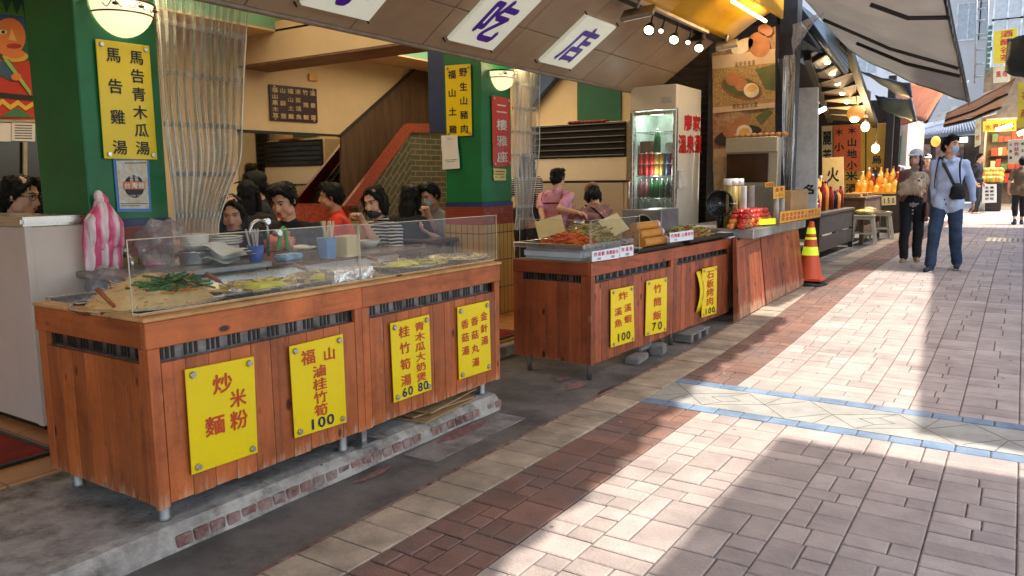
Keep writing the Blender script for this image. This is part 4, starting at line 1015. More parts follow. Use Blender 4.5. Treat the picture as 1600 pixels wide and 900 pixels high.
def mound(mb, cx, cy, rx, ry, z0, h, amp=.012, sc=14, n=40, m=14):
    vs = []; fs = []
    for j in range(m+1):
        r = j/m
        for i in range(n):
            a = 2*math.pi*i/n; x, y = cx+rx*r*math.cos(a), cy+ry*r*math.sin(a)
            z = z0+h*(1-(r*r)**.8)+amp*noise.noise(Vector((x*sc, y*sc, z0)))*(1-r**4)+amp*.5*noise.noise(Vector((x*sc*3, y*sc*3, z0)))*(1-r**4)
            vs.append((x, y, max(z, z0)))
    for j in range(m):
        for i in range(n): fs.append((j*n+i, (j+1)*n+i, (j+1)*n+(i+1) % n, j*n+(i+1) % n))
    mb.add(vs, fs, True)
M_noodle = mat('rice_noodles', S(236, 192, 128), .55, var=.08, scale=30, tone=.08, bmp=.3, bscale=200)
M_leek = mat('green_leek', S(48, 110, 40), .45, var=.2, scale=20, tone=.35)
M_carrot = mat('carrot_strip', S(226, 130, 44), .5, tone=.15)
na = PZ(250, 468, TZ+.06)
ncx, ncy = PZ(247, 482, TZ).x-.09, PZ(247, 482, TZ).y+.03
pan(ncx, ncy, .245, .285, TZ, 'wide round steel tray under the heap of noodles', .022)
nd = thing('fried_noodles', 'heap of pale fried rice noodles topped with green leek on a round tray', 'noodles', (ncx, ncy, TZ+.005))
m = MB(); mound(m, ncx, ncy, .215, .255, TZ+.006, .112, .016, 16); m.build('noodle_heap', M_noodle, nd)
m = MB(); strands(m, 380, heap_fn(ncx, ncy, .185, .225, TZ+.004, .112, top=True), .0017, .05, 1.3, 5, 4); o = m.build('noodle_strands', M_noodle, nd); o['kind'] = 'stuff'
m = MB(); strands(m, 85, heap_fn(ncx+.085, ncy+.035, .075, .115, TZ+.066, .045, top=True), .0046, .07, .5, 4, 5); o = m.build('leek_pieces', M_leek, nd); o['kind'] = 'stuff'
m = MB(); strands(m, 40, heap_fn(ncx+.06, ncy+.04, .12, .17, TZ+.062, .055, top=True), .0034, .05, .3, 3, 5); o = m.build('carrot_strips', M_carrot, nd); o['kind'] = 'stuff'
M_handle = mat('wood_handle', S(150, 84, 40), .5, var=.15, stretch=(1, 1, .2), scale=20)
def stick(p, q, r, label, name='wooden_spatula', blade=None):
    r_ = thing(name, label, 'spatula', q); m = MB(); m.tube([p, Vector(p).lerp(Vector(q), .5), q], [r*1.15, r, r*.8], 8); m.build('handle', M_handle, r_)
    if blade:
        m = MB(); d = (Vector(q)-Vector(p)).normalized(); q = Vector(q); m.tube([q, q+d*.05, q+Vector((d.x, d.y, d.z*.4))*.1], .004, 6)
        c = q+Vector((d.x, d.y, d.z*.4))*.13; m.lathe(c, [(0, 0), (blade, .006), (blade*1.05, .016), (blade*.95, .012), (0, .004)], 14); m.build('metal_bowl', M_steel, r_)
    return r_
p0 = PX(142, 459, ncx+.02); stick((ncx+.06, p0.y+.0, TZ+.10), (ncx+.10, ncy-.20, TZ+.03), .008, 'short brown wooden stick leaning on the noodle tray')
m = MB(); q = PZ(140, 486, TZ); m.lathe((q.x-.05, q.y, TZ+.001), [(0, 0), (.025, 0), (.03, .03), (.033, .03), (.03, .026), (0, .004)], 16); tag(m.build('steel_cup', M_steel), 'small steel cup at the left corner of the long counter', 'cup')
# trays with greens, ladles, spatulas
M_pale = mat('bamboo_shoot', S(232, 206, 110), .5, var=.12, scale=30, tone=.2)
M_lime = mat('lime_cloth', S(226, 218, 60), .7, var=.15, scale=10, bmp=.3, bscale=60)
M_brothy = mat('pale_greens', S(208, 196, 84), .4, var=.25, scale=24, tone=.3)
pans = []
for i, (x, y, rx, ry, lab, cont) in enumerate(((400, 458, .20, .25, 'bamboo shoot slices in the first shallow pan right of the noodles', 0), (520, 440, .19, .23, 'stewed pale greens in the pan beside the foil packet', 1), (640, 420, .19, .24, 'stewed greens in the pan right of the foil packet', 1), (715, 411, .18, .22, 'soup in the pan nearest the right end of the long counter', 2))):
    q = PZ(x, y, TZ); cx, cy_ = q.x-.03, q.y
    cx = X1-.38
    cy_ = PX(x, y, cx).y
    pan(cx, cy_, rx, ry, TZ, ('first shallow steel pan right of the noodles', 'shallow steel pan behind the foil packet', 'shallow steel pan right of the foil packet', 'shallow steel pan nearest the right end')[i], .026, 'shallow_pan')
    r_ = thing('cooked_food', lab, 'food', (cx, cy_, TZ+.006))
    m = MB(); mound(m, cx+.02, cy_, rx*.86, ry*.86, TZ+.006, .016, .006, 26, 30, 8); m.build('sauce_bed', (M_pale, M_brothy, mat('clear_broth', S(186, 170, 120), .12, var=.15))[cont], r_)
    m = MB(); strands(m, (90, 80, 30)[cont], heap_fn(cx+.03, cy_+.02, rx*.7, ry*.7, TZ+.012, (.035, .022, .008)[cont]), .005, .05, .5, 3, 5); o = m.build('food_pieces', (M_pale, M_brothy, M_pale)[cont], r_); o['kind'] = 'stuff'
    pans.append((cx, cy_))
def cloth(c, sx, sy, m_, label, rz=0, h=.018, name='folded_cloth'):
    R = Matrix.Rotation(rz, 3, 'Z'); mb = MB()
    def f(u, v):
        x, y = (u-.5)*sx, (v-.5)*sy; e = min(u, 1-u, v, 1-v)
        return R @ Vector((x, y, min(1, e*9)*h+.006*noise.noise(Vector((x*30, y*30, sx*9)))))+Vector(c)
    mb.grid(f, 16, 16); return tag(mb.build(name, m_), label, 'cloth')
for (x, y, lab, sx, sy) in ((415, 433, 'lime yellow folded cloth behind the first pan', .10, .17), (512, 433, 'lime yellow folded cloth left of the foil packet', .10, .14), (628, 412, 'lime yellow folded cloth right of the acrylic joint', .09, .2)):
    q = PX(x, y, X1-.24 if x < 600 else X1-.3); cloth((q.x, q.y, TZ+.030), sx, sy, M_lime, lab, .1)
# foil packet
M_foil = mat('foil', (.78, .76, .72), .22, 1.0, var=.1, scale=30, bmp=1.0, bscale=38)
a, b = PX(521, 440, GX-.02), PX(584, 432, GX-.02)
m = MB(); cx, cy_ = GX-.05, (a.y+b.y)/2
vs = MB()
def foilbox(c, d, label, rz=0, name='foil_packet'):
    bm = bmesh.new(); bmesh.ops.create_cube(bm, size=1); bmesh.ops.subdivide_edges(bm, edges=bm.edges[:], cuts=7, use_grid_fill=True)
    R = Matrix.Rotation(rz, 3, 'Z')
    for v in bm.verts:
        p = Vector((v.co.x*d[0], v.co.y*d[1], (v.co.z+.5)*d[2])); k = .10*min(d)
        p += Vector((noise.noise(p*40), noise.noise(p*43+Vector((5, 0, 0))), noise.noise(p*47+Vector((0, 7, 0)))))*k; p.z = max(0, p.z); v.co = R @ p
    me = bpy.data.meshes.new(name); bm.to_mesh(me); bm.free(); me.materials.append(M_foil)
    o = adopt(name, me, None, c); return tag(o, label, 'foil packet')
foilbox((GX-.05, cy_, TZ+.03), (.06, .24, .055), 'crumpled foil packet standing behind the acrylic guard of the long counter')
# ladles lying across the pans
def ladle(p, q, label, hl=.45, br=.035):
    p, q = Vector(p), Vector(q); r_ = thing('serving_ladle', label, 'ladle', q); md = p.lerp(q, hl)
    m = MB(); m.tube([p, p.lerp(md, .5), md], [.011, .010, .008], 8); m.build('handle', M_handle, r_)
    m = MB(); m.tube([md, q], .0035, 6); m.lathe(q, [(0, -.012), (br*.7, -.009), (br, .004), (br*1.05, .004), (br*.7, -.006), (0, -.009)], 16); m.build('bowl', M_steel, r_)
U = lambda x, y, X: PX(x, y, X)
ladle(U(322, 428, X1-.42), U(370, 462, X1-.28)+Vector((0, 0, .02)), 'ladle with wooden handle propped in front of the steel unit')
ladle(U(455, 412, X1-.50), U(505, 438, X1-.36)+Vector((0, 0, .02)), 'ladle with wooden handle above the lime cloth')
ladle(U(575, 402, X1-.50), U(605, 415, X1-.36)+Vector((0, 0, .01)), 'ladle with wooden handle behind the right acrylic guard')
for (x0, y0, x1, y1, lab) in ((330, 468, 395, 455, 'flat steel spatula lying on the first pan'), (432, 428, 500, 440, 'flat steel spatula lying behind the lime cloths'), (350, 476, 440, 464, 'long steel tongs lying along the counter edge')):
    p, q = U(x0, y0, X1-.16), U(x1, y1, X1-.16); z = TZ+.032; m = MB(); p.z = q.z = z; m.tube([p, q], .005, 6); d = (q-p).normalized(); m.box(q+d*.03, (.05, .09, .004), rz=math.atan2(d.y, d.x)+math.pi/2); tag(m.build('steel_spatula', M_steel), lab, 'spatula')

# ================================================================== second row of counters
P2a, P2b = Vector((-2.216, 4.245, 0)), Vector((-2.112, 6.679, 0)); u2 = (P2b-P2a).normalized()
F2 = frame_fn(P2a, u2); TOP2, BOT2 = .768, .115
S2 = (PX(1050, 450, -2.175)-P2a).dot(u2); E2 = (P2b-P2a).length; D2 = .60
def counter2(a0, a1, label, side, z_top=TOP2, zb=BOT2):
    o = F2(a0, 0, 0); r_ = thing('food_counter', label, 'counter', (o.x, o.y, gz(o.y)))
    rr = z_top-.085; ss = rr-.05; e = .05
    p = MB(); planks(p, F2, 'front', a0+e, a1-e, zb, ss, .088); p.tone = .4; fbox(p, F2, a0, a0+e-.001, 0, .02, zb, rr-.001); p.tone = .6; fbox(p, F2, a1-e+.001, a1, 0, .02, zb, rr-.001); 
    p.build('front_planks', [W_v2, M_groove], r_, bevel=.0018)
    p = MB(); planks(p, F2, 'side', .075, D2-.07, zb, ss, .088, b=a0); p.tone = .3; fbox(p, F2, a0, a0+.02, .021, .074, zb, rr-.001); fbox(p, F2, a0, a0+.02, D2-.069, D2, zb, rr-.001); p.build('side_planks', [W_v2, M_groove], r_, bevel=.0018); p = MB(); planks(p, F2, 'side', .021, D2, zb, rr-.001, .088, b=a1-.02); p.build('side_planks', [W_v2, M_groove], r_, bevel=.0018)
    p = MB(); fbox(p, F2, a0+.021, a1-.021, .0205, .03, zb+.01, ss-.001); fbox(p, F2, a0+.0205, a0+.03, .031, D2-.03, zb+.01, ss-.001); p.build('backing', M_groove, r_)
    p = MB(); p.tone = RND.random(); fbox(p, F2, a0-.004, a1+.0, -.004, .02, rr, z_top); p.build('front_rail', W_h2, r_, bevel=.003)
    p = MB(); p.tone = RND.random(); fbox(p, F2, a0-.004, a0+.02, .0205, D2, rr, z_top); p.build('side_rail', W_hx2, r_, bevel=.003)
    slots(r_, F2, a0+e, a1-e, ss, rr); slots(r_, F2, .075, D2-.07, ss, rr, 'side', b=a0+.022)
    p = MB(); fbox(p, F2, a0+.021, a1-.004, .021, D2, z_top-.014, z_top-.002); p.build('top', mat('worn_counter_top', S(150, 122, 84), .45, var=.2, scale=6, dirt=S(86, 70, 50), dscale=4, damt=.6), r_)
    for a, b in ((a0+.07, .05), (a0+.07, D2-.08), (a1-.09, .05), (a1-.09, D2-.08)):
        q = F2(a, b, 0); m = MB(); m.lathe((q.x, q.y, gz(q.y)+.001), [(0, 0), (.017, 0), (.017, .14)], 14); m.build('leg', M_steel, r_)
    return r_
counter2(0, S2-.004, 'reddish pine food counter with two yellow signs and shrimp on top', True)
counter2(S2+.004, E2, 'reddish pine counter with one warped yellow sign and a griddle on top', False)
def F2px(x, y):   # pixel on the front face of the second row
    n = np.array([u2.y, -u2.x, 0]); return PP(x, y, P2a, n)
def fsign2(c4_, sets, label, **k):
    return board('price_sign', label, 'sign', [F2px(*p_) for p_ in c4_], .006, M_yel, sets, ((.1, .05), (.9, .05), (.1, .95), (.9, .95)), M_bolt, standoff=k.get('st', .012), br=.011)
fsign2([(951, 453), (986, 446), (988, 532), (951, 543)], [([('炒'.replace('炒', '炸'), .52, .14, .42, .15), ('溪', .30, .40, .34, .15), ('溪', .72, .37, .34, .15), ('魚', .30, .60, .34, .15), ('蝦', .72, .57, .34, .15)], M_redletter), (rowtext('100', .86, .30, .72, .36, .20), M_blackletter)], 'yellow sign with red characters and black 100 on the shrimp counter')
fsign2([(1007, 439), (1039, 433), (1038, 517), (1005, 525)], [(coltext('竹筒飯', .52, .17, .66, .42, .17), M_redletter), (rowtext('70', .86, .38, .66, .40, .20), M_blackletter)], 'yellow sign with three red characters and black 70')
sg = fsign2([(1093, 420), (1116, 415), (1115, 489), (1092, 496)], [(coltext('石板烤肉', .52, .15, .70, .52, .18), M_redletter), (rowtext('100', .90, .26, .76, .40, .17), M_blackletter)], 'narrow warped yellow sign with black 100 on the griddle counter', st=.02)
# curled loose strip beside the warped sign
m = MB(); pts = [F2px(1089+2.0*math.sin(i*.5), 424+9*i)+Vector((.012+.02*math.sin(i*.45), 0, 0)) for i in range(8)]
m.grid(lambda u, v: pts[min(7, int(v*7))]+Vector((0, (u-.5)*.10, 0)), 2, 7); tag(m.build('sign_strip', M_yel, thick=.002), 'bent yellow strip behind the narrow warped sign', 'sign strip')
# concrete blocks and a pallet piece under the second row
M_block = mat('grey_block', S(132, 124, 116), .95, var=.15, scale=12, bmp=.6, bscale=60, dirt=S(90, 84, 78), dscale=8)
def gblock(x, y, d, rz, label, z0=0):
    q = PG(x, y); m = MB(); m.box((q.x, q.y, gz(q.y)+d[2]/2+z0), d, rz=rz); return tag(m.build('concrete_block', M_block, bevel=.008, seg=2), label, 'block')
gblock(995, 565, (.10, .24, .05), .1, 'large grey concrete block under the shrimp counter')
gblock(1002, 556, (.09, .2, .045), -.05, 'grey concrete block resting on the larger block', z0=.052)
gblock(1028, 553, (.10, .15, .075), .2, 'small grey concrete block beside the stacked pair')
q = PG(1080, 528); r_ = thing('pallet_piece', 'grey plastic pallet piece under the griddle counter', 'pallet', (q.x, q.y, gz(q.y)))
m = MB(); z = gz(q.y); m.box((q.x, q.y, z+.062), (.16, .42, .018)); m.build('deck', M_block, r_, bevel=.004)
for k in (-.17, 0, .17): MB().box((q.x, q.y+k, z+.027), (.15, .06, .052)).build('foot', M_block, r_, bevel=.004)

# ------------------------------------------------------------------ food on the second row
def on2(a, b, z=TOP2): return F2(a, b, z)
A2 = lambda x, y, z=TOP2: (lambda q: ((q-P2a).dot(u2), (q-P2a).dot(Vector((-u2.y, u2.x, 0)))))(PZ(x, y, z))
M_polyst = mat('white_foam', S(226, 226, 228), .7, var=.03)
r_ = None
a0, b0 = .13, .16
q = on2(.36, .33); m = MB(); fbox(m, F2, .05, .62, .09, .56, TOP2, TOP2+.075); tag(m.build('foam_box_lid', M_polyst, bevel=.02, seg=3), 'white foam slab under the shrimp tray', 'foam slab')
tr = MB(); zz = TOP2+.078
fbox(tr, F2, .0, .68, .05, .60, zz, zz+.006)
for (p, q_) in (((0, .05), (.68, .058)), ((0, .592), (.68, .60)), ((0, .058), (.008, .592)), ((.672, .058), (.68, .592))): fbox(tr, F2, p[0], q_[0], p[1], q_[1], zz+.006, zz+.032)
tag(tr.build('steel_tray', M_steel, bevel=.002), 'square steel tray of fried shrimp and little fish', 'tray')
M_shrimp = mat('fried_shrimp', S(226, 102, 36), .45, var=.2, scale=40, tone=.25); M_fish = mat('fried_fish', S(186, 160, 86), .5, var=.2, scale=40, tone=.3)
cs = on2(.24, .30); cf = on2(.47, .30)
r_ = thing('fried_shrimp', 'heap of orange fried shrimp on the square steel tray', 'shrimp', (cs.x, cs.y, zz+.007))
m = MB(); mound(m, cs.x, cs.y, .19, .16, zz+.007, .075, .012, 30); m.build('heap', M_shrimp, r_)
m = MB(); strands(m, 240, heap_fn(cs.x, cs.y, .19, .16, zz+.008, .078), .0062, .045, 1.6, 4, 5, 1.2); o = m.build('shrimps', M_shrimp, r_); o['kind'] = 'stuff'
r_ = thing('fried_fish', 'heap of small golden fried fish beside the shrimp', 'fish', (cf.x, cf.y, zz+.007))
m = MB(); mound(m, cf.x, cf.y, .20, .20, zz+.007, .12, .014, 26); m.build('heap', M_fish, r_)
m = MB(); strands(m, 220, heap_fn(cf.x, cf.y, .2, .2, zz+.008, .125), .0055, .075, .4, 3, 5, .6); o = m.build('small_fish', M_fish, r_); o['kind'] = 'stuff'
M_kraft = mat('kraft_sheet', S(214, 186, 124), .8, var=.08)
for (a, b, lab, tx) in ((.66, .2, 'square brown paper leaning on the fried fish', .5), (.30, .50, 'pale square paper standing behind the shrimp', -.2)):
    c = on2(a, b, zz+.12); m = MB(); R = Matrix.Rotation(.5+tx, 3, 'Z') @ Matrix.Rotation(rad(52), 3, 'X') @ Matrix.Rotation(.35, 3, 'Z'); m.box(c, (.19, .15, .003), R=R); tag(m.build('paper_sheet', M_kraft), lab, 'paper')
# white price cards with red lettering
def card(pts, label, sets, name='price_card'):
    return board(name, label, 'sign', pts, .003, M_polyst, sets, lift=.001, bold=.02)
def cardq(x0, y0a, y0b, x1, y1a, y1b):
    return [F2px(x0, y0a)+Vector((.02, 0, 0)), F2px(x1, y1a)+Vector((.02, 0, 0)), F2px(x1, y1b)+Vector((.02, 0, 0)), F2px(x0, y0b)+Vector((.02, 0, 0))]
M_rl2 = mat('card_red', S(200, 50, 60), .6)
card(cardq(920, 393, 409, 963, 386, 403), 'white card with red lettering at the front of the shrimp tray', [(rowtext('炸溪蝦', .33, .12, .38, .12, .42)+rowtext('魚蝦綜合', .33, .55, .9, .11, .42), M_rl2), (rowtext('100', .78, .18, .28, .09, .3)+rowtext('100', .76, .68, .78, .09, .3), M_blackletter)])
card(cardq(964, 385, 402, 985, 382, 399), 'small white card with red lettering under the fried fish', [(rowtext('炸溪魚', .33, .2, .8, .24, .42), M_rl2), (rowtext('100', .78, .4, .6, .18, .3), M_blackletter)])
card(cardq(1042, 364, 379, 1079, 359, 374), 'white card with red lettering in front of the bamboo rice', [(rowtext('竹筒飯', .35, .1, .36, .12, .42)+rowtext('山豬烤肉', .35, .54, .92, .11, .42), M_rl2), (rowtext('70', .8, .2, .26, .09, .3), M_blackletter)])
# clear guard of the second row
zt2 = F2px(917, 340).z; g0 = on2(.05, .03, TOP2+.003); g1 = on2(.72, .03, TOP2+.003)
guard([g0, g1, Vector((g1.x, g1.y, 1.03)), Vector((g0.x, g0.y, 1.03))], 'low clear acrylic guard in front of the shrimp tray')
g2 = on2(.05, .58, TOP2+.003); guard([g2, g0+Vector((-.008, 0, 0)), Vector((g0.x-.008, g0.y, 1.03)), Vector((g2.x, g2.y, 1.03))], 'side acrylic guard at the left end of the shrimp counter')
# dark griddle tray with bamboo rice rolls
ga, gb = A2(1030, 386), A2(1150, 362)
m = MB(); fbox(m, F2, S2-.55, S2+.22, .02, .52, TOP2+.001, TOP2+.03)
tag(m.build('black_tray', mat('cast_iron', S(40, 36, 34), .5, .4, var=.2), bevel=.006), 'black tray under the rolls of bamboo rice', 'tray')
M_bam = mat('bamboo', S(196, 132, 48), .45, var=.12, scale=10, stretch=(8, 1, 8)); M_foil2 = mat('pink_foil', S(222, 196, 190), .3, .5, var=.2, scale=40)
zr = TOP2+.031; R0 = .032
sx = A2(1010, 376, zr)[0]
for i, (b, k) in enumerate(((.07, 0), (.14, 0), (.21, 0), (.105, 1), (.175, 1), (.14, 2))):
    z = zr+R0+k*R0*1.75; a0 = S2-.40; a1 = S2-.04
    r_ = thing('bamboo_rice', ('front', 'middle', 'rear', 'front', 'rear', 'top')[i] + (' bamboo rice roll in the bottom row', ' bamboo rice roll in the second row', ' bamboo rice roll of the stack')[k], 'rice roll', on2(a0, b, z-R0), 'bamboo tube rice rolls on the black tray')
    m = MB(); m.tube([on2(a0+t_*(a1-a0)/6, b, z) for t_ in range(7)], [R0, R0*1.0, R0*1.02, R0, R0, R0*1.02, R0], 14); m.build('bamboo_tube', M_bam, r_)
    m = MB(); m.tube([on2(a1-.002, b, z), on2(a1+.03, b, z), on2(a1+.05, b, z)], [R0*1.04, R0*1.06, R0*.5], 12); m.build('foil_cap', M_foil2, r_)
# griddle with stir fry
m = MB(); fbox(m, F2, S2+.26, E2+.02, -.02, .5, TOP2+.02, TOP2+.045); fbox(m, F2, S2+.3, E2-.05, .05, .45, TOP2+.0, TOP2+.019)
tag(m.build('griddle', MATS['cast_iron'], bevel=.006), 'flat black griddle plate holding stir fried meat', 'griddle')
c = on2(S2+.72, .2); r_ = thing('stir_fry', 'heap of stir fried meat and greens on the griddle plate', 'food', (c.x, c.y, TOP2+.046))
M_meat = mat('stir_fry_meat', S(176, 104, 62), .45, var=.3, scale=40, tone=.35)
m = MB(); mound(m, c.x, c.y, .17, .34, TOP2+.046, .07, .012, 30); m.build('heap', M_meat, r_)
m = MB(); strands(m, 150, heap_fn(c.x, c.y, .16, .33, TOP2+.047, .075), .006, .05, .9, 3, 5); o = m.build('meat_strips', M_meat, r_); o['kind'] = 'stuff'
m = MB(); strands(m, 90, heap_fn(c.x, c.y, .16, .33, TOP2+.05, .078, top=True), .006, .045, .9, 3, 5); o = m.build('green_strips', mat('stir_fry_green', S(170, 176, 92), .45, var=.2, tone=.3), r_); o['kind'] = 'stuff'
# steel heater box with a round hole
c = on2(S2+.6, .42, TOP2+.001); r_ = thing('heater_box', 'grey steel heater box with a round dark opening', 'heater', c)
m = MB(); w0, w1 = S2+.30, S2+.98; fbox(m, F2, w0+.02, w1, .40, .405, TOP2+.03, 1.035); fbox(m, F2, w0, w0+.02, .25, .60, TOP2+.03, 1.04); fbox(m, F2, w0+.02, w1, .406, .60, 1.02, 1.035); m.build('casing', mat('grey_steel', (.36, .36, .36), .35, .7), r_, bevel=.003)
cc = on2(w0-.001, .40, .92); m = MB(); n_ = -u2; px_ = Vector((-u2.y, u2.x, 0)); m.tube([cc, cc+n_*.012], .075, 24); m.build('round_opening', M_black, r_)
m = MB(); m.tube([cc+n_*.013+px_*math.cos(t_)*.08+Vector((0, 0, .08*math.sin(t_))) for t_ in [2*math.pi*i/24 for i in range(25)]], .006, 6); m.build('rim', M_steel, r_)
# steel pot and lidded jar behind the fish
c = on2(.92, .46); m = MB(); m.lathe((c.x, c.y, TOP2), [(0, 0), (.05, 0), (.052, .18), (.085, .182), (.085, .186), (.05, .186), (.046, .02), (0, .02)], 24); tag(m.build('steel_pot', M_steel), 'tall steel pot with a wide rim behind the fried fish', 'pot')
c = on2(.72, .52); m = MB(); m.lathe((c.x, c.y, TOP2), [(0, 0), (.035, 0), (.035, .17), (.02, .18), (.045, .20), (.045, .215), (0, .22)], 20); tag(m.build('steel_jar', M_steel), 'small lidded steel jar behind the fried fish', 'jar')
c = on2(.86, .12); m = MB()
for i in range(3): m.box((c.x, c.y, TOP2+.006+.012*i), (.1, .2-.02*i, .010), rz=.1*i)
tag(m.build('folded_towel', mat('grey_towel', S(190, 184, 170), .95), bevel=.004), 'folded grey towel beside the small white card', 'towel')
for (a, b, lab) in ((S2+1.02, .20, 'small foil wrapped pack at the far end of the griddle'), (S2+1.02, .33, 'large foil wrapped pack under the black fan')):
    c = on2(a, b, TOP2+.046); foilbox(c, (.09, .2, .05), lab, .2)
m = MB(); c = on2(E2+.1, .08, TOP2-.0); m.box((c.x, c.y, TOP2+.005), (.16, .32, .01)); m.box((c.x-.01, c.y, TOP2+.03), (.10, .2, .036)); tag(m.build('white_packet', M_polyst, bevel=.003), 'white packet lying at the far end of the griddle counter', 'packet')
# ================================================================== egg stall beside the fridge
M_yelpanel = mat('yellow_canopy', S(232, 178, 32), .4, var=.05, scale=2, dirt=S(190, 136, 20), dscale=1.5, damt=.4)
M_warm = glow('warm_tube', (1, .70, .28), 5)
R1 = PY(1105, 52, 7.6); T1 = PY(1196, 33, 8.2)
es = thing('egg_stall_canopy', 'yellow curved canopy over the egg stall with a glowing tube along it', 'canopy', ((R1.x+T1.x)/2, 6.5, R1.z))
m = MB(); nseg = 10
def can_pt(u, y):       # arc from the rail (inner, low) to the outer edge (outer, high)
    a = u*math.pi/2.2; w = T1.x-R1.x+.12
    return Vector((R1.x+w*u, y, R1.z+.03+(T1.z+.10-R1.z)*math.sin(a)/math.sin(math.pi/2.2)))
for i in range(6):
    ya_, yb_ = 3.2+i*.85, 3.2+(i+1)*.85-.006
    yb_ = min(yb_, 8.28)
    m.grid(lambda u, v: can_pt(u, ya_+(yb_-ya_)*v), nseg, 1)
m.build('curved_panel', M_yelpanel, es, thick=.02)
m = MB(); m.mm((R1.x-.02, 3.2, R1.z-.005), (R1.x+.02, R1.y, R1.z+.03)); m.build('rail', mat('ivory_rail', S(214, 190, 160), .4), es)
m = MB(); m.mm((T1.x+.13, 3.2, T1.z+.02), (T1.x+.15, 8.3, T1.z+.7)); m.build('front_fascia', M_yelpanel, es)
m = MB(); m.mm((R1.x-.3, 7.55, R1.z-.06), (R1.x-.02, 7.62, R1.z+.3)); m.build('bracket', M_dark, es)
tn = PX(1144, 5, T1.x); m = MB(); m.cyl((T1.x, tn.y, T1.z), (T1.x, T1.y, T1.z), .016, n=10); m.build('tube_lamp', M_warm, es)
l = bpy.data.lights.new('tube_light', 'AREA'); l.shape = 'RECTANGLE'; l.size = 1.0; l.size_y = .05; l.energy = 2.2; l.color = (1, .78, .45)
lo = bpy.data.objects.new('tube_light', l); COL.objects.link(lo); lo.location = (T1.x-.03, (tn.y+T1.y)/2, T1.z-.03); lo.rotation_euler = (0, 0, rad(90))
# spotlights along the rail
M_spot = glow('spot_face', (1, .84, .54), 2.2); M_spotw = glow('white_spot_face', (1, .95, .8), 2.5)
def spot(x, y, r, label, m_, Yk, black=True):
    c = PX(x, y, R1.x-.04); r_ = thing('spot_lamp', label, 'spotlight', c, 'spotlights on the yellow canopy rail')
    d = Vector((.15, -.75, -.6)).normalized()
    q = Vector((0, 0, 1)).rotation_difference(d).to_matrix()
    m = MB(); m.lathe(c, [(0, -r*1.8), (r*.6, -r*1.7), (r*1.02, -r*.4), (r*1.08, .01), (r*.95, .012)], 18, True, q); m.build('housing', M_black if black else M_steel_dull, r_)
    m = MB(); m.lathe(c+d*.004, [(0, 0), (r*.86, 0)], 16, False, q); m.build('lens', m_, r_)
    m = MB(); m.tube([c-d*r*1.6, Vector((R1.x-.01, c.y+.02, R1.z-.02))], .008, 6); m.build('arm', M_black, r_)
spot(1014, 47, .048, 'round warm spotlight nearest the left end of the rail', M_spot, 7); spot(1053, 62, .048, 'round warm spotlight in the middle of the rail', M_spot, 7); spot(1092, 75, .048, 'round warm spotlight at the far end of the rail', M_spot, 7)
spot(1033, 48, .024, 'small white spotlight between the first two round lamps', M_spotw, 7); spot(1075, 66, .024, 'small white spotlight between the last two round lamps', M_spotw, 7)
def flood(x, y, w, h, label):
    c = PX(x, y, R1.x+.05); r_ = thing('flood_lamp', label, 'floodlight', c, 'floodlights on the yellow canopy')
    R = Matrix.Rotation(rad(28), 3, 'X') @ Matrix.Rotation(.25, 3, 'Z')
    m = MB(); m.box(c+R @ Vector((0, 0, .02)), (w, h, .04), R=R); m.build('housing', mat('lamp_grey', S(150, 140, 126), .4, .4), r_, bevel=.006)
    m = MB(); m.box(c+R @ Vector((0, 0, -.003)), (w*.86, h*.8, .004), R=R); m.build('glass', mat('flood_glass', (.8, .78, .7), .2, emit=.35, ecol=(1, .88, .62)), r_)
    m = MB(); m.box(c+R @ Vector((0, 0, -.008)), (w*.42, h*.28, .006), R=R); m.build('lamp', glow('flood_lamp', (1, .9, .66), 4), r_)
    m = MB(); m.tube([c+R @ Vector((0, 0, .05)), c+Vector((0, .03, .16))], .014, 6); m.build('bracket', M_steel_dull, r_)
flood(998, 24, .26, .20, 'square floodlight at the left end of the yellow canopy'); flood(1136, 73, .22, .17, 'square floodlight at the far end of the yellow canopy above the egg banner')
# banner with photographs of eggs
BYB = 8.30
M_ban = mat('banner_print', S(176, 136, 96), .55, var=.2, scale=22, col2=S(120, 84, 54), bmp=.15, bscale=6)
bq = [PY(1112, 84, BYB), PY(1212, 40, BYB), PY(1212, 252, BYB), PY(1114, 258, BYB)]
br_ = thing('egg_banner', 'tall printed banner with photographs of brown eggs and halved eggs', 'banner', (bq[2]+bq[3])/2)
g_ = MB(); g_.grid(lambda u, v: bil(bq, u, v)+Vector((0, .012*math.sin(u*9+v*3)-.002, 0)), 14, 20); g_.build('cloth', M_ban, br_)
def bp(x, y, l): return PY(x, y, BYB-.016-l*.0012)
def bshape(name, pts, m_, l): MB().prism([bp(x, y, l) for x, y in pts], (0, -.0005, 0)).build(name, m_, br_)
M_egg = mat('egg_print', S(168, 108, 66), .5, var=.18, scale=6); M_eggw = mat('egg_white_print', S(214, 196, 164), .5); M_yolk = mat('yolk_print', S(214, 160, 84), .5); M_leafp = mat('leaf_print', S(84, 84, 44), .6, var=.2); M_rim = mat('basket_print', S(120, 82, 50), .6, var=.2); M_palep = mat('pale_print', S(186, 156, 122), .6, var=.08, scale=4); M_grain = mat('grain_print', S(160, 126, 74), .6, var=.35, scale=90); M_browntext = mat('brown_print_text', S(74, 56, 40), .6)
def rel(cx, cy, rx, ry, rot=0, n=22): return [(cx+rx*math.cos(t)*math.cos(rot)-ry*math.sin(t)*math.sin(rot), cy+rx*math.cos(t)*math.sin(rot)+ry*math.sin(t)*math.cos(rot)) for t in [2*math.pi*i/n for i in range(n)]]
bshape('upper_band', [(1113, 88), (1211, 76), (1211, 98), (1113, 108)], M_palep, 1)
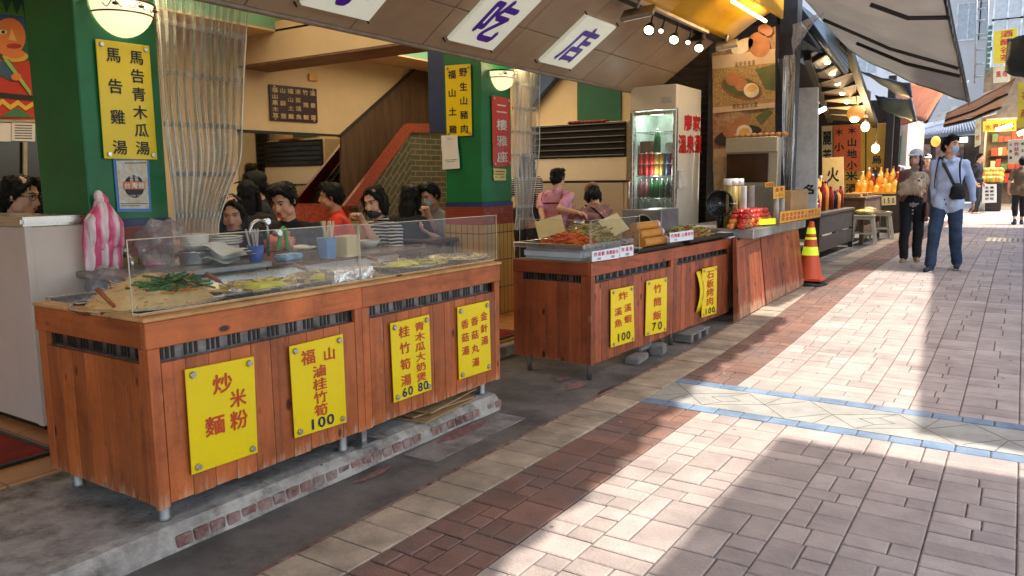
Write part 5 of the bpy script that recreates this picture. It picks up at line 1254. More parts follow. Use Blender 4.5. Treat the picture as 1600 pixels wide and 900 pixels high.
bshape('egg_photo', rel(1186, 70, 17, 20, -.3), M_egg, 2); bshape('egg_photo', rel(1160, 72, 19, 10, -.5), M_eggw, 2); bshape('egg_photo', rel(1196, 47, 12, 9, .3), M_egg, 2)
bshape('grain_photo', [(1114, 108), (1211, 98), (1211, 162), (1114, 170)], M_grain, 1); bshape('leaf_photo', [(1180, 108), (1211, 100), (1211, 142), (1196, 140)], M_leafp, 2)
bshape('basket_photo', rel(1159, 138, 33, 17, .25), M_rim, 3); bshape('basket_photo', rel(1159, 136, 30, 14, .25), M_leafp, 4)
bshape('egg_photo', rel(1145, 124, 11, 10), M_egg, 5); bshape('egg_photo', rel(1158, 132, 10, 10.5), M_egg, 6); bshape('egg_photo', rel(1174, 141, 12, 11.5), M_eggw, 7); bshape('yolk_photo', rel(1175, 138, 8, 5.5, -.3), M_yolk, 8)
bshape('middle_band', [(1114, 168), (1211, 160), (1211, 168), (1114, 177)], M_palep, 2)
bshape('grain_photo', [(1170, 178), (1211, 172), (1211, 228), (1170, 228)], M_grain, 2); bshape('leaf_photo', [(1180, 184), (1200, 168), (1208, 176), (1190, 196)], M_leafp, 3)
bshape('dish_photo', rel(1153, 212, 38, 14, -.25), mat('dish_print', S(52, 42, 38), .5), 3); bshape('egg_photo', rel(1142, 205, 13, 12), M_egg, 5); bshape('egg_photo', rel(1158, 194, 14, 11, -.4), M_egg, 4); bshape('egg_photo', rel(1163, 207, 12.5, 12), M_eggw, 6); bshape('yolk_photo', rel(1163, 206, 8, 6, -.3), M_yolk, 7)
bshape('lower_band', [(1115, 233), (1211, 228), (1211, 240), (1115, 246)], M_palep, 2)
for (t_, x0, x1, y) in (('溫泉茶香蛋', 1148, 1180, 101), ('茉莉溫泉冰蛋', 1144, 1184, 167), ('桂花溫泉冰蛋', 1144, 1184, 233)):
    q_ = [bp(x0, y-5, 4), bp(x1, y-8, 4), bp(x1, y+1, 4), bp(x0, y+5, 4)]
    lettering(q_, rowtext(t_, .5, .08, .92, .16, .9), M_browntext, br_, lift=.0006, bold=.0)
# torn paper hanging below the banner
paper('torn_paper', 'torn brown sheet hanging at the left below the egg banner', [PY(1114, 244, 8.29), PY(1136, 243, 8.29), PY(1132, 306, 8.29), PY(1116, 302, 8.29)], mat('torn_brown', S(170, 140, 104), .8, var=.2, scale=12))
# egg display cabinet
EY = 8.1
def Q(x, y, Y=EY): return PY(x, y, Y)
c0, c1_ = Q(1135, 216), Q(1212, 318); r_ = thing('egg_cabinet', 'stainless steel heated egg cabinet with a brown glass front below the banner', 'cabinet', ((c0.x+c1_.x)/2, EY, .75))
z0, z1 = .80, c0.z; m = MB(); m.mm((c0.x, EY+.02, z0), (c1_.x, EY+.17, z1)); m.mm((c0.x, EY-.02, Q(1170, 238).z), (c1_.x, EY+.019, z1)); m.build('casing', mat('warm_reflection_steel', (.50, .43, .32), .35, .8, var=.06), r_, bevel=.004)  # casing tinted beige, a warm reflection put into the steel colour
m = MB(); m.mm((c0.x+.01, EY-.004, Q(1170, 285).z), (c1_.x-.09, EY+.016, Q(1170, 240).z)); m.build('brown_glass', mat('amber_glass', S(66, 42, 28), .12, var=.25, scale=5), r_)
m = MB(); z = z0+.02
while z < Q(1170, 290).z: m.mm((c0.x+.02, EY-.004, z), (c1_.x-.02, EY+.016, z+.009)); z += .018
m.build('louvre', M_steel_dull, r_)
for i in range(9):
    m = MB(); m.ell((c0.x+.08+i*.062, EY+.08, z1+.024), (.035, .03, .024), 10, 7); tag(m.build('egg', mat('tea_egg', S(196, 142, 88), .4, var=.2)), 'brown egg lying on top of the steel egg cabinet', 'egg', 'eggs on top of the steel cabinet')
# egg cart
CY0, CY1, CX1, CX0, CTZ = 6.80, 8.75, -1.95, -2.75, .84
ct_ = thing('egg_cart', 'grey steel cart of the egg stall behind the leaning boards', 'cart', ((CX0+CX1)/2, (CY0+CY1)/2, gz(7.7)))
m = MB(); m.mm((CX0, CY0, CTZ-.085), (CX1, CY1, CTZ)); m.build('steel_top', mat('grey_cart_steel', (.42, .41, .38), .4, .7, var=.2, scale=7), ct_, bevel=.006)
m = MB(); m.mm((CX0+.04, CY0+.04, gz(7)+.06), (CX1-.20, CY1-.04, CTZ-.131)); m.build('body', M_steel_dull, ct_)
q = [PX(1186, 343, CX1+.003), PX(1211, 341, CX1+.003), PX(1211, 350, CX1+.003), PX(1186, 351, CX1+.003)]
tag(MB().slab([p+Vector((.004, 0, 0)) for p in q], .004).build('reflective_sticker', mat('fluorescent_yellow', S(206, 240, 20), .5, emit=.25, ecol=S(206, 240, 20))), 'fluorescent yellow sticker on the side of the egg cart', 'sticker')
# bamboo tubes with white caps, cups, egg packets, black fan, box, cards
CX = CX1-.12
def onC(x, y, X=CX): p = PX(x, y, X); p.z = CTZ; return p
for i, x in enumerate((1136, 1146, 1155)):
    p = onC(x, 330, CX1-.30); h = PX(x, 279, CX1-.30).z-CTZ; r_ = thing('bamboo_tube', ('left', 'middle', 'right')[i]+' tall bamboo tube with white cap behind the black fan', 'tube', p, 'bamboo tubes on the egg cart')
    m = MB(); m.cyl(p, p+Vector((0, 0, h*.86)), .036, n=14); m.build('tube', mat('green_bamboo', S(148, 126, 62), .5, var=.15), r_)
    m = MB(); m.cyl(p+Vector((0, 0, h*.86)), p+Vector((0, 0, h)), .038, .036, 14); m.build('cap', M_white, r_)
M_cup = mat('frosted_cup', S(224, 220, 212), .35, alpha=.8)
for x, yb_, yt, r, X_, lab in ((1161, 335, 291, .034, CX1-.2, 'tall stack of frosted plastic cups beside the bamboo tubes'), (1174, 322, 290, .036, CX1-.32, 'short stack of frosted cups behind the egg packets'), (1213, 328, 310, .03, CX1-.08, 'left stack of clear cups under the small yellow cards'), (1222, 328, 310, .03, CX1-.08, 'right stack of clear cups under the small yellow cards'), (1194, 318, 303, .034, CX1-.34, 'short white stack of cup lids behind the egg packets')):
    p = onC(x, yb_, X_); h = max(.08, PX(x, yt, X_).z-CTZ); m = MB(); prof = [(r, 0)]; n = int(h/.014)
    for i in range(n): z = h*i/n; rr = r*(1-.25*i/n); prof += [(rr, z+.010), (rr*1.04, z+.013)]
    prof += [(r*.72, h), (0, h)]; m.lathe(p, prof, 16); tag(m.build('cup_stack', M_cup), lab, 'cups')
M_pk = [mat('egg_pack_red', S(206, 62, 48), .25, var=.3, scale=40), mat('egg_pack_orange', S(222, 132, 62), .25, var=.3, scale=40)]
pa, pb = onC(1163, 334, CX1-.06), onC(1211, 334, CX1-.06)
for k in range(4):
    for i in range(9-k):
        for j in range(2):
            y = pa.y+(pb.y-pa.y)*(i+.5+k*.5)/9.0; p = Vector((CX1-.10-j*.09, y, CTZ+.026+k*.04)); m = MB(); m.tone = RND.random()
            m.ell(p, (.036, (pb.y-pa.y)/19, .026), 10, 7, Matrix.Rotation(RND.uniform(-.4, .4), 3, 'X')); m.cyl(p+Vector((.0, -.04, 0)), p+Vector((0, -.06, .01)), .006, .02, 6)
            m.cur = 0; tag(m.build('egg_packet', M_pk[0] if k >= 2 or (i+j) % 3 == 0 else M_pk[1]), ('red wrapped egg packet in the heap on the egg cart', 'orange wrapped egg packet in the heap on the egg cart')[0 if k >= 2 or (i+j) % 3 == 0 else 1], 'packet', ('red egg packets heaped on the egg cart', 'orange egg packets heaped on the egg cart')[0 if k >= 2 or (i+j) % 3 == 0 else 1])
# black fan
fc = on2(E2-.02, .32, 0); fc = PD(1124, 318, np.dot(np.array(fc)-C0, FWD)); r_ = thing('table_fan', 'round black table fan with a steel clip beside the foil packs', 'fan', (fc.x, fc.y, TOP2+.046))
R_ = PD(1145, 318, np.dot(np.array(fc)-C0, FWD)); fr_ = (R_-fc).length; d = Vector((.35, -.93, 0)); q_ = Vector((0, 0, 1)).rotation_difference(d).to_matrix()
m = MB(); m.lathe(fc, [(0, -.05), (fr_*.7, -.045), (fr_, -.02), (fr_*1.02, .01), (fr_*.95, .02), (fr_*.9, .006), (0, .004)], 32, True, q_); m.build('housing', mat('gloss_black', S(20, 20, 22), .18, var=.1), r_)
m = MB()
for k in range(1, 7): m.tube([fc+d*.018+q_ @ Vector((fr_*.88*k/6*math.cos(t_), fr_*.88*k/6*math.sin(t_), 0)) for t_ in [2*math.pi*i/24 for i in range(25)]], .0016, 4)
m.build('guard_rings', M_black, r_)
m = MB(); m.lathe(fc+d*.02, [(0, .004), (.016, .003), (.018, -.004)], 14, True, q_); m.build('hub', mat('fan_hub', S(120, 120, 116), .4), r_)
m = MB(); m.cyl((fc.x, fc.y+.02, TOP2+.046), (fc.x, fc.y+.02, TOP2+.07), .09, .07, 18); m.cyl((fc.x, fc.y+.03, TOP2+.07), (fc.x, fc.y+.03, fc.z-fr_*.8), .03, n=10); m.build('foot', M_black, r_)
m = MB(); e_ = q_ @ Vector((1, 0, 0)); e_ = Vector((.93, .35, 0)); m.tube([fc+d*.02+e_*fr_*.7, fc+d*.03+e_*fr_*1.25], .005, 6); m.build('clip', M_steel, r_)
# brown box, yellow cards and the long price strip
p = onC(1243, 327, CX1-.04); h = PX(1243, 297, CX1-.04).z-CTZ; w_ = abs(PX(1258, 320, CX1-.04).y-PX(1228, 320, CX1-.04).y)*.9
r_ = tag(MB().box((p.x, p.y, CTZ+h/2+.001), (.08, w_, h)).build('cardboard_box', M_card, bevel=.004), 'plain brown cardboard box at the far end of the egg cart', 'box')
M_ycard = mat('amber_card', S(222, 168, 54), .6, var=.06)
def ycard(q4_, label, sets): return board('price_card', label, 'sign', q4_, .003, M_ycard, sets, lift=.001, bold=.02)
XX = CX1-.06
ycard([PX(1208, 292, XX), PX(1226, 290, XX), PX(1226, 309, XX), PX(1208, 311, XX)], 'small amber card with red lettering above the clear cups', [(rowtext('溫泉', .27, .3, .7, .3, .34)+rowtext('100', .73, .25, .75, .2, .34), M_rl2)])
ycard([PX(1195, 285, XX-.1), PX(1209, 284, XX-.1), PX(1209, 292, XX-.1), PX(1195, 293, XX-.1)], 'smallest amber card beside the egg cabinet', [(rowtext('茶葉蛋', .5, .2, .8, .24, .6), M_rl2)])
XX = CX1+.03
ycard([PX(1219, 331, XX), PX(1282, 324, XX), PX(1282, 338, XX), PX(1218, 349, XX)], 'long amber cardboard strip with red lettering on the egg cart', [(rowtext('溫泉蛋茶葉蛋六個壹百元', .32, .06, .94, .07, .34)+rowtext('現煮新鮮溫泉蛋好吃冰蛋', .70, .06, .94, .07, .34), M_rl2)])
m = MB(); m.mm((CX1-.1, PX(1219, 331, XX).y, CTZ+.002), (XX-.002, PX(1282, 324, XX).y, CTZ+.008)); tag(m.build('cardboard_flap', M_card), 'cardboard flap lying behind the amber price strip', 'cardboard')
# two big plank boards leaning on the cart
def lean(pb0, pb1, pt1, pt0, label, prop=True):
    pb0, pb1, pt1, pt0 = map(Vector, (pb0, pb1, pt1, pt0)); r_ = thing('plank_board', label, 'board', (pb0+pb1)/2)
    n_ = (pb1-pb0).cross(pt0-pb0).normalized(); m = MB(); L_ = (pb1-pb0).length; k = max(1, round(L_/.075))
    for i in range(k):
        m.tone = RND.random(); a, b = i/k+.0012, (i+1)/k-.0012
        m.prism([pb0.lerp(pb1, a), pb0.lerp(pb1, b), pt0.lerp(pt1, b).lerp(pb0.lerp(pb1, b), .1), pt0.lerp(pt1, a).lerp(pb0.lerp(pb1, a), .1)], -n_*.018)
    m.build('planks', W_v2, r_, bevel=.0015)
    m = MB(); m.tone = .3; m.prism([pb0.lerp(pt0, .905)+n_*.003, pb1.lerp(pt1, .905)+n_*.003, pt1+n_*.003, pt0+n_*.003], -n_*.024); m.build('top_rail', W_h2, r_, bevel=.002)
    m = MB()
    for s_ in (.06, .94): a, b = pb0.lerp(pb1, s_)-n_*.022, pt0.lerp(pt1, s_)-n_*.022; m.tube([a, b], .018, 4, False)
    m.build('batten', W_v2, r_)
z5 = lambda p, dz: Vector((p[0], p[1], gz(p[1])+dz))
ybr = 7.47
LB, LM, LR = PG(1157, 504), PG(1196, 481), PG(1257, 449)
lift_ = Vector((0, 0, .03))
TM = PY(1186, 362, LM.y); TM.x -= .0
lean(LB+lift_, LM+lift_, TM, PY(1151, 377, LB.y), 'reddish plank board leaning on the egg cart beside the griddle counter')
lean(LM+lift_+Vector((.004, .02, 0)), LR+lift_, PY(1246, 346, LR.y), TM+Vector((.004, .02, .01)), 'wide reddish plank board leaning on the egg cart beside the traffic cone')
m = MB(); q = z5((-1.99, 6.53), 0); m.tone = .3; m.prism([q+Vector((-.03, 0, .0)), q+Vector((.02, 0, 0)), q+Vector((-.03, 0, .74)), q+Vector((-.06, 0, .74))], (0, .03, 0)); tag(m.build('support_plank', W_v2), 'thin upright plank at the near end of the leaning boards', 'plank')
# traffic cone
cp_ = PG(1267, 446); cp_.x -= .02
r_ = thing('traffic_cone', 'orange traffic cone with lime reflective bands on a raised base', 'cone', cp_)
M_cone = mat('orange_plastic', S(214, 84, 40), .45, var=.08, dirt=S(150, 60, 34), dscale=6, damt=.4); M_lime2 = mat('lime_reflective', S(206, 226, 40), .4, emit=.15, ecol=S(206, 226, 40))
hz = PX(1250, 350, cp_.x).z-cp_.z
m = MB(); m.box(cp_+Vector((0, 0, .075)), (.30, .30, .022)); m.lathe(cp_+Vector((0, 0, .086)), [(.135, 0), (.125, .01), (.026, hz-.09), (.02, hz-.085), (0, hz-.085)], 26); m.build('body', M_cone, r_)
for a, b in ((.40, .56), (.68, .73), (.78, .90)):
    ra = lambda k: .125-(.125-.026)*k+.002
    m = MB(); H_ = hz-.09; m.lathe(cp_+Vector((0, 0, .086)), [(ra(a), a*H_+.005), (ra(b), b*H_)], 26); m.build('reflective_band', M_lime2, r_)
m = MB(); m.lathe(cp_, [(0, 0), (.19, .0), (.19, .03), (.13, .062), (0, .063)], 20); m.build('weight_base', M_black, r_)
# steel post wrapped in clear plastic, white panel beyond
m = MB(); a = PY(1224, 300, 8.85); m.mm((a.x-.09, 8.8, gz(8.8)), (a.x+.09, 9.0, 3.6)); tag(m.build('steel_column', mat('weathered_column', S(74, 76, 78), .5, .4, var=.25, scale=5)), 'weathered grey steel column between the egg banner and the white panel', 'column')
m = MB()
pl_ = [PY(1215, 92, 8.45), PY(1240, 84, 8.45), PY(1243, 300, 8.45), PY(1228, 305, 8.45)]
m.grid(lambda u, v: bil(pl_, u, v)+Vector((.02*math.sin(u*7+v*5), .04*math.sin(v*8+u*9), 0)), 10, 24)
pl2 = [PY(1238, 38, 8.45), PY(1290, 18, 8.9), PY(1262, 46, 8.7), PY(1238, 90, 8.45)]; m.grid(lambda u, v: bil(pl2, u, v)+Vector((0, .03*math.sin(v*9+u*6), 0)), 10, 8)
tag(m.build('plastic_sheet', clear_mat('hanging_pvc', (.86, .88, .9), .15, .66, .08, streak=(30, 30, 1.5))), 'crumpled clear plastic sheet hanging on the grey steel column', 'plastic sheet')
wp = [PY(1238, 138, 9.6), PY(1278, 136, 9.6), PY(1276, 330, 9.6), PY(1236, 330, 9.6)]
r_ = thing('scuffed_board', 'scuffed white panel standing beside the grey steel column', 'panel', (wp[2]+wp[3])/2)
MB().slab(wp, .06).build('sheet', mat('scuffed_white', S(224, 220, 210), .5, var=.04, dirt=S(130, 128, 122), dscale=2.5, damt=.6), r_, bevel=.004)
lettering([PY(1253, 288, 9.598), PY(1274, 286, 9.598), PY(1274, 304, 9.598), PY(1253, 306, 9.598)], rowtext('名', .5, .5, .5, .9, .9), M_blackletter, r_, bold=.04)

# ================================================================== awnings over the street
M_tarp = canvas_mat('grey_tarp', S(186, 180, 172), .50)
M_arm = mat('awning_arm', S(44, 42, 42), .45, .3)
def tarp(name, label, q4_, m_, sag=.08, nu=16, nv=16, trim=None, th=.012, group=None, arms=(), scallop=None, cat='awning'):
    q4_ = [Vector(p) for p in q4_]; c = sum(q4_, Vector())/4; r_ = thing(name, label, cat, c, group)
    def f(u, v):
        p = bil(q4_, u, v); p.z -= sag*4*u*(1-u)*(.6+.4*math.sin(v*6.3+1)) + .01*math.sin(u*17+v*11); return p
    g_ = MB(); g_.grid(f, nu, nv); g_.build('canvas', m_, r_, thick=th)
    for (a, b, rr) in arms:
        m = MB(); m.tube([f(*a)-Vector((0, 0, .05)), f((a[0]+b[0])/2, (a[1]+b[1])/2)-Vector((0, 0, .06+sag*.3)), f(*b)-Vector((0, 0, .03))], rr, 6, False); m.build('arm', M_arm, r_)
    if scallop:      # hanging scalloped valance along v=1 edge side u in 0..1 or along u=1
        ax, hgt, n_, ms = scallop; m = MB()
        for i in range(n_):
            for k in range(8):
                t0, t1 = (i+k/8)/n_, (i+(k+1)/8)/n_
                h0, h1 = hgt*(.35+.65*math.sin(math.pi*k/8)), hgt*(.35+.65*math.sin(math.pi*(k+1)/8))
                P0, P1 = (f(1, t0), f(1, t1)) if ax == 'u' else (f(t0, 1), f(t1, 1)); off = Vector((.012, 0, .0))
                m.quad(P0+off, P1+off, P1+off-Vector((0, 0, h1)), P0+off-Vector((0, 0, h0)))
        m.build('valance', ms, r_, thick=.003)
    return r_, f
NI, NO, FO, FI = PY(1205, -60, 7.5), PY(1476, -14, 7.6), PY(1513, 156, 11), PY(1326, 76, 11)
tr_, tf = tarp('street_awning', 'large grey canvas awning with dark folding arms reaching over the street', [NI, NO, FO, FI], M_tarp, .06, 20, 20, arms=(((.05, .5), (.98, .62), .018), ((.2, .72), (.98, .70), .02), ((.55, .12), (.99, .16), .02), ((0, .02), (1, .02), .015)), scallop=('u', .10, 16, M_arm))
m = MB(); m.tube([tf(u/10, 1) for u in range(11)], .022, 6); m.build('green_hem', mat('green_hem', S(62, 132, 96), .5), tr_)
m = MB(); m.tube([tf(1, u/10)+Vector((0, 0, -.01)) for u in range(11)], .026, 6); m.build('front_bar', M_arm, tr_)
# shop awning above the counters (outside the top of the frame, it shades the counters)
E_ = [(-.02, -3.2), (-.06, 2.4), (-.16, 3.2), (-.27, 3.9), (-.36, 5.5), (-.42, 7.2)]
def edge_x(y):
    for i in range(len(E_)-1):
        if E_[i][1] <= y <= E_[i+1][1]: t_ = (y-E_[i][1])/(E_[i+1][1]-E_[i][1]); return E_[i][0]+(E_[i+1][0]-E_[i][0])*t_
    return E_[-1][0]
r_ = thing('shop_awning', 'scalloped shop awning over the counters', 'awning', (-1.5, 2, 3))
m = MB(); yy = ysteps(-3.2, 7.2, .03)
vs = []; nn = 6
for y in yy:
    sc_ = .05*abs(math.sin(y*math.pi/.34))-.05+.03*math.sin(y*2.1)
    for k in range(nn+1): t_ = k/nn; vs.append((-2.95+(edge_x(y)+sc_+2.95)*t_, y, 3.38-.62*t_))
m.add(vs, [(j*(nn+1)+i, j*(nn+1)+i+1, (j+1)*(nn+1)+i+1, (j+1)*(nn+1)+i) for j in range(len(yy)-1) for i in range(nn)], True); m.build('canvas', canvas_mat('awning_canvas', S(206, 204, 198), .32), r_, thick=.006)
r_ = thing('shade_awning', 'unseen awning shaped to shade the right of the street', 'awning', (2, 2, 3))  # out of view, edges shaped so its shadow bounds the sunlit paving
m = MB(); H3 = 3.0
m.prism([(.43, -3.2, H3), (2.5, -3.2, H3+.25), (2.5, 4.15, H3+.25), (.43, 4.12, H3)], (0, 0, .02)); m.build('canvas', MATS['awning_canvas'], r_)
m = MB(); m.prism([(.99, 4.55, H3), (2.6, 4.4, H3+.25), (2.6, 12.0, H3+.25), (.33, 11.8, H3)], (0, 0, .02)); m.build('canvas', MATS['awning_canvas'], r_)
m = MB()
for y in (-3.0, 4.3, 11.8): m.cyl((2.4, y, gz(y)), (2.4, y, 3.2), .04, n=8)
m.build('post', M_steel_dull, r_)

# ================================================================== millet wine stall
M_slatdark = mat('dark_slat', S(46, 38, 32), .6, var=.15); M_ceilp = mat('stall_ceiling', S(206, 184, 156), .7, var=.06)
sl_ = [PY(1262, 92, 11), PY(1318, 56, 11), PY(1366, 192, 16), PY(1296, 186, 16)]
r_ = thing('stall_roof', 'sloping stall ceiling of pale panels between dark slats with small lamps', 'roof', sum(sl_, Vector())/4)
MB().slab([p+Vector((0, 0, .03)) for p in sl_], .02).build('pale_panel', M_ceilp, r_)
for i in range(8):
    t_ = (i+.3)/7.6; a, b = bil(sl_, -.02, t_), bil(sl_, 1.0, t_); m = MB(); m.tube([a, b], .05+.02*(i/8), 4, False); m.build('slat', M_slatdark, r_)
m = MB(); m.tube([bil(sl_, 1, -.02), bil(sl_, 1, 1.04)], .07, 4, False); m.tube([bil(sl_, 0, -.02), bil(sl_, 0, 1.04)], .06, 4, False); m.build('side_beam', M_slatdark, r_)
M_dl = glow('downlight', (1, .76, .40), 4)
for i in range(5):
    p = bil(sl_, .45+.03*i, (i+.82)/7.6)-Vector((0, 0, .05)); m = MB(); m.lathe(p, [(0, -.02), (.034, -.012), (.042, .02)], 12); tag(m.build('ceiling_lamp', M_dl), 'small warm lamp between the dark slats of the stall ceiling', 'lamp', 'lamps in the slatted stall ceiling')
SY = 18.4
def G(x, y, Y=SY): return PY(x, y, Y)
m = MB(); a, b = G(1276, 190), G(1392, 330); m.mm((a.x-.6, SY+.06, gz(SY)), (b.x+.08, SY+.16, 2.95)); tag(m.build('stall_wall', mat('dark_stall_wall', S(60, 46, 36), .7, var=.2)), 'dark back wall of the millet wine stall behind the signboards', 'wall')
def sboard(px4, m_, label, sets, Y=SY, th=.02): return board('signboard', label, 'sign', [PY(*p_, Y) for p_ in px4], th, m_, sets, lift=.003, bold=.03)
M_cream2 = mat('cream_board', S(206, 184, 140), .6, var=.05); M_org = mat('orange_board', S(222, 104, 52), .6, var=.06); M_amber = mat('amber_board', S(206, 158, 52), .6, var=.06)
sboard([(1284, 197), (1301, 196), (1301, 310), (1285, 311)], M_cream2, 'narrow cream signboard with brush characters at the left of the wine stall', [(coltext('麗芳棧', .5, .17, .66, .85, .2), M_blackletter)])
sboard([(1302, 196), (1352, 193), (1352, 310), (1302, 311)], M_amber, 'wide amber signboard under the orange panel of the wine stall', [(coltext('米酒', .58, .69, .86, .40, .13), M_blackletter)])
sboard([(1303, 197), (1345, 195), (1345, 266), (1303, 267)], M_org, 'orange signboard panel with black characters about millet wine', [(coltext('＊小米', .2, .14, .80, .38, .2) + coltext('＊山地小', .68, .12, .88, .38, .2), M_blackletter)], Y=SY-.03)
sboard([(1354, 194), (1386, 192), (1386, 309), (1354, 310)], M_amber, 'narrow amber signboard with small black characters at the right of the wine stall', [(coltext('烏來名產', .5, .48, .93, .5, .12), M_blackletter)])
sboard([(1285, 247), (1318, 245), (1319, 305), (1286, 307)], M_cream2, 'pale poster with a large black character standing among the bottles', [([('火', .5, .45, .6, .4)], M_blackletter)], Y=16.2)
# near cart of bottles
M_dkwood = mat('dark_table', S(52, 42, 36), .55, var=.2); M_amb = mat('amber_drink', S(206, 132, 36), .15, var=.2, emit=.12, ecol=S(220, 130, 30)); M_honey = mat('honey_drink', S(226, 176, 84), .18, emit=.12, ecol=S(240, 170, 60)); M_rum = mat('red_drink', S(150, 40, 26), .2, var=.2); M_dkb = mat('dark_bottle', S(34, 26, 24), .15); M_cream3 = mat('label_cream', S(224, 204, 160), .6)  # faint emission puts the lamplit glow into the amber and honey drinks
za = PY(1270, 330, 11.4).z
def stand(name, x0, x1, y0, y1, zt, label, mat_, shelf=True):
    r_ = thing(name, label, 'table', ((x0+x1)/2, (y0+y1)/2, gz((y0+y1)/2)))
    MB().mm((x0, y0, zt-.04), (x1, y1, zt)).build('table_top', mat_, r_, bevel=.005)
    for a, b in ((x0+.04, y0+.04), (x1-.04, y0+.04), (x0+.04, y1-.04), (x1-.04, y1-.04)): MB().mm((a-.03, b-.03, gz(b)), (a+.03, b+.03, zt-.041)).build('leg', mat_, r_)
    m = MB(); m.mm((x0+.03, y0+.03, zt-.35), (x1-.02, y0+.05, zt-.05)); m.mm((x1-.04, y0+.08, zt-.30), (x1-.02, y1-.08, zt-.05)); m.mm((x1-.04, y0+.08, gz(y0)+.1), (x1-.02, y1-.08, gz(y0)+.3)); m.build('front_panel', mat_, r_)
stand('bottle_table', -2.75, -2.2, 10.7, 13.2, za, 'dark low table crowded with bottles beside the white panel', M_dkwood)
kinds = ((M_amb, 'amber bottle'), (M_honey, 'pale honey bottle'), (M_rum, 'red bottle'), (M_dkb, 'dark bottle'), (M_honey, 'pale honey bottle'))
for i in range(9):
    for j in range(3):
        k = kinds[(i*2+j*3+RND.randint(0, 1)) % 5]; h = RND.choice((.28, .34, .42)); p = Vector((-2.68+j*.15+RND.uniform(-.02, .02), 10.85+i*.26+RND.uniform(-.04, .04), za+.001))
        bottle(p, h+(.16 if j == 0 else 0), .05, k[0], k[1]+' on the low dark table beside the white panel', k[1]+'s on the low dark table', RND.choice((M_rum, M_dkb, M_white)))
m = MB(); p = PY(1275, 318, 10.9); m.cyl((p.x, p.y, za), (p.x, p.y, za+.13), .06, n=16); m.cyl((p.x, p.y, za+.13), (p.x, p.y, za+.18), .05, n=16); tag(m.build('sauce_jar', M_rum), 'red jar with a lid at the near corner of the bottle table', 'jar')
# wooden table behind, with snacks
zb_ = PY(1330, 306, 14.6).z
stand('wooden_table', -2.62, -2.12, 13.6, 15.4, zb_, 'brown wooden table between the bottle table and the price table', mat('brown_table', S(104, 74, 46), .6, var=.2))
m = MB()
for i in range(5): m.box((-2.4+.05*(i % 2), 13.9+i*.28, zb_+.025+.01*(i % 2)), (.34, .24, .045), rz=.1*i)
tag(m.build('snack_packs', mat('snack_packs', S(206, 150, 84), .4, var=.3, scale=9)), 'flat packs of snacks laid out on the brown wooden table', 'snacks')
# price table with warm lit bottles
zc_ = PG(1400, 364); zt3 = PY(1400, 300, zc_.y).z; x0_ = PY(1332, 300, zc_.y).x; x1_ = PY(1424, 300, zc_.y).x
r_ = thing('price_table', 'dark display table with a 150 card and glowing bottles on top', 'table', ((x0_+x1_)/2, zc_.y, gz(zc_.y)))
MB().mm((x0_, zc_.y+.02, gz(zc_.y)), (x1_, zc_.y+.75, zt3-.04)).build('body', M_dkwood, r_)
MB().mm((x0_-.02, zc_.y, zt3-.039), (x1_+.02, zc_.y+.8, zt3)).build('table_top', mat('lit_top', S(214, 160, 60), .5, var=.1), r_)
cq = [PY(1377, 307, zc_.y-.002), PY(1400, 306, zc_.y-.002), PY(1400, 320, zc_.y-.002), PY(1378, 321, zc_.y-.002)]
board('price_card', 'cream card reading 150 on the front of the display table', 'sign', cq, .006, M_cream3, [(rowtext('150', .5, .2, .8, .36, .8), M_blackletter)], bold=.03)
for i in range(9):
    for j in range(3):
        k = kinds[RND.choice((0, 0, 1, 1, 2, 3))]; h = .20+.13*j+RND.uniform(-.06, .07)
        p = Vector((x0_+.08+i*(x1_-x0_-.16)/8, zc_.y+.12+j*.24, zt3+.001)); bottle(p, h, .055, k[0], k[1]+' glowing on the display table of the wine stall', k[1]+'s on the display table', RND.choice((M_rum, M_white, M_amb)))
for i, (x, y, Y, e, rr, lab) in enumerate(((1352, 198, 14.8, 14, .085, 'bare glowing bulb in front of the wine stall signboards'), (1368, 232, 15.6, 14, .085, 'lower bare glowing bulb above the display table'))):
    p = PY(x, y, Y); r_ = thing('light_bulb', lab, 'bulb', p); m = MB(); m.ell(p, (rr*.8, rr*.8, rr), 14, 9); m.build('glass', glow('bulb_glow', (1, .74, .32), 4), r_); m = MB(); m.cyl(p+Vector((0, 0, rr*.8)), p+Vector((0, 0, rr*1.7)), .03, n=10); m.tube([p+Vector((0, 0, rr*1.7)), p+Vector((0, 0, .5))], .006, 5); m.build('socket', M_dark, r_)
    l = bpy.data.lights.new('bulb_light', 'POINT'); l.energy = 16; l.color = (1, .74, .38); l.shadow_soft_size = .1; lo = bpy.data.objects.new('bulb_light', l); COL.objects.link(lo); lo.location = p+Vector((0, -.2, 0))
p = PY(1337, 177, 13.5); r_ = thing('paper_lantern', 'round woven lantern hanging under the slatted stall ceiling', 'lantern', p); rr = (PY(1351, 177, 13.5)-p).length
m = MB(); m.ell(p, (rr, rr, rr*.95), 16, 10); m.build('shade', mat('woven_shade', S(196, 140, 76), .8, var=.2, scale=40, emit=.3, ecol=S(220, 140, 60)), r_); m = MB(); m.ell(p-Vector((0, .07, rr*.75)), (.07, .07, .05), 10, 6); m.build('bulb', M_dl, r_); m = MB(); m.tube([p+Vector((0, 0, rr)), p+Vector((0, 0, .8))], .006, 5); m.build('cord', M_dark, r_)
m = MB(); a, b = PY(1276, 176, 11.2), PY(1288, 170, 11.6); m.tube([a, b], .03, 8); tag(m.build('tube_lamp', glow('white_tube', (.9, 1, .95), 10)), 'short white tube lamp behind the white panel', 'lamp')
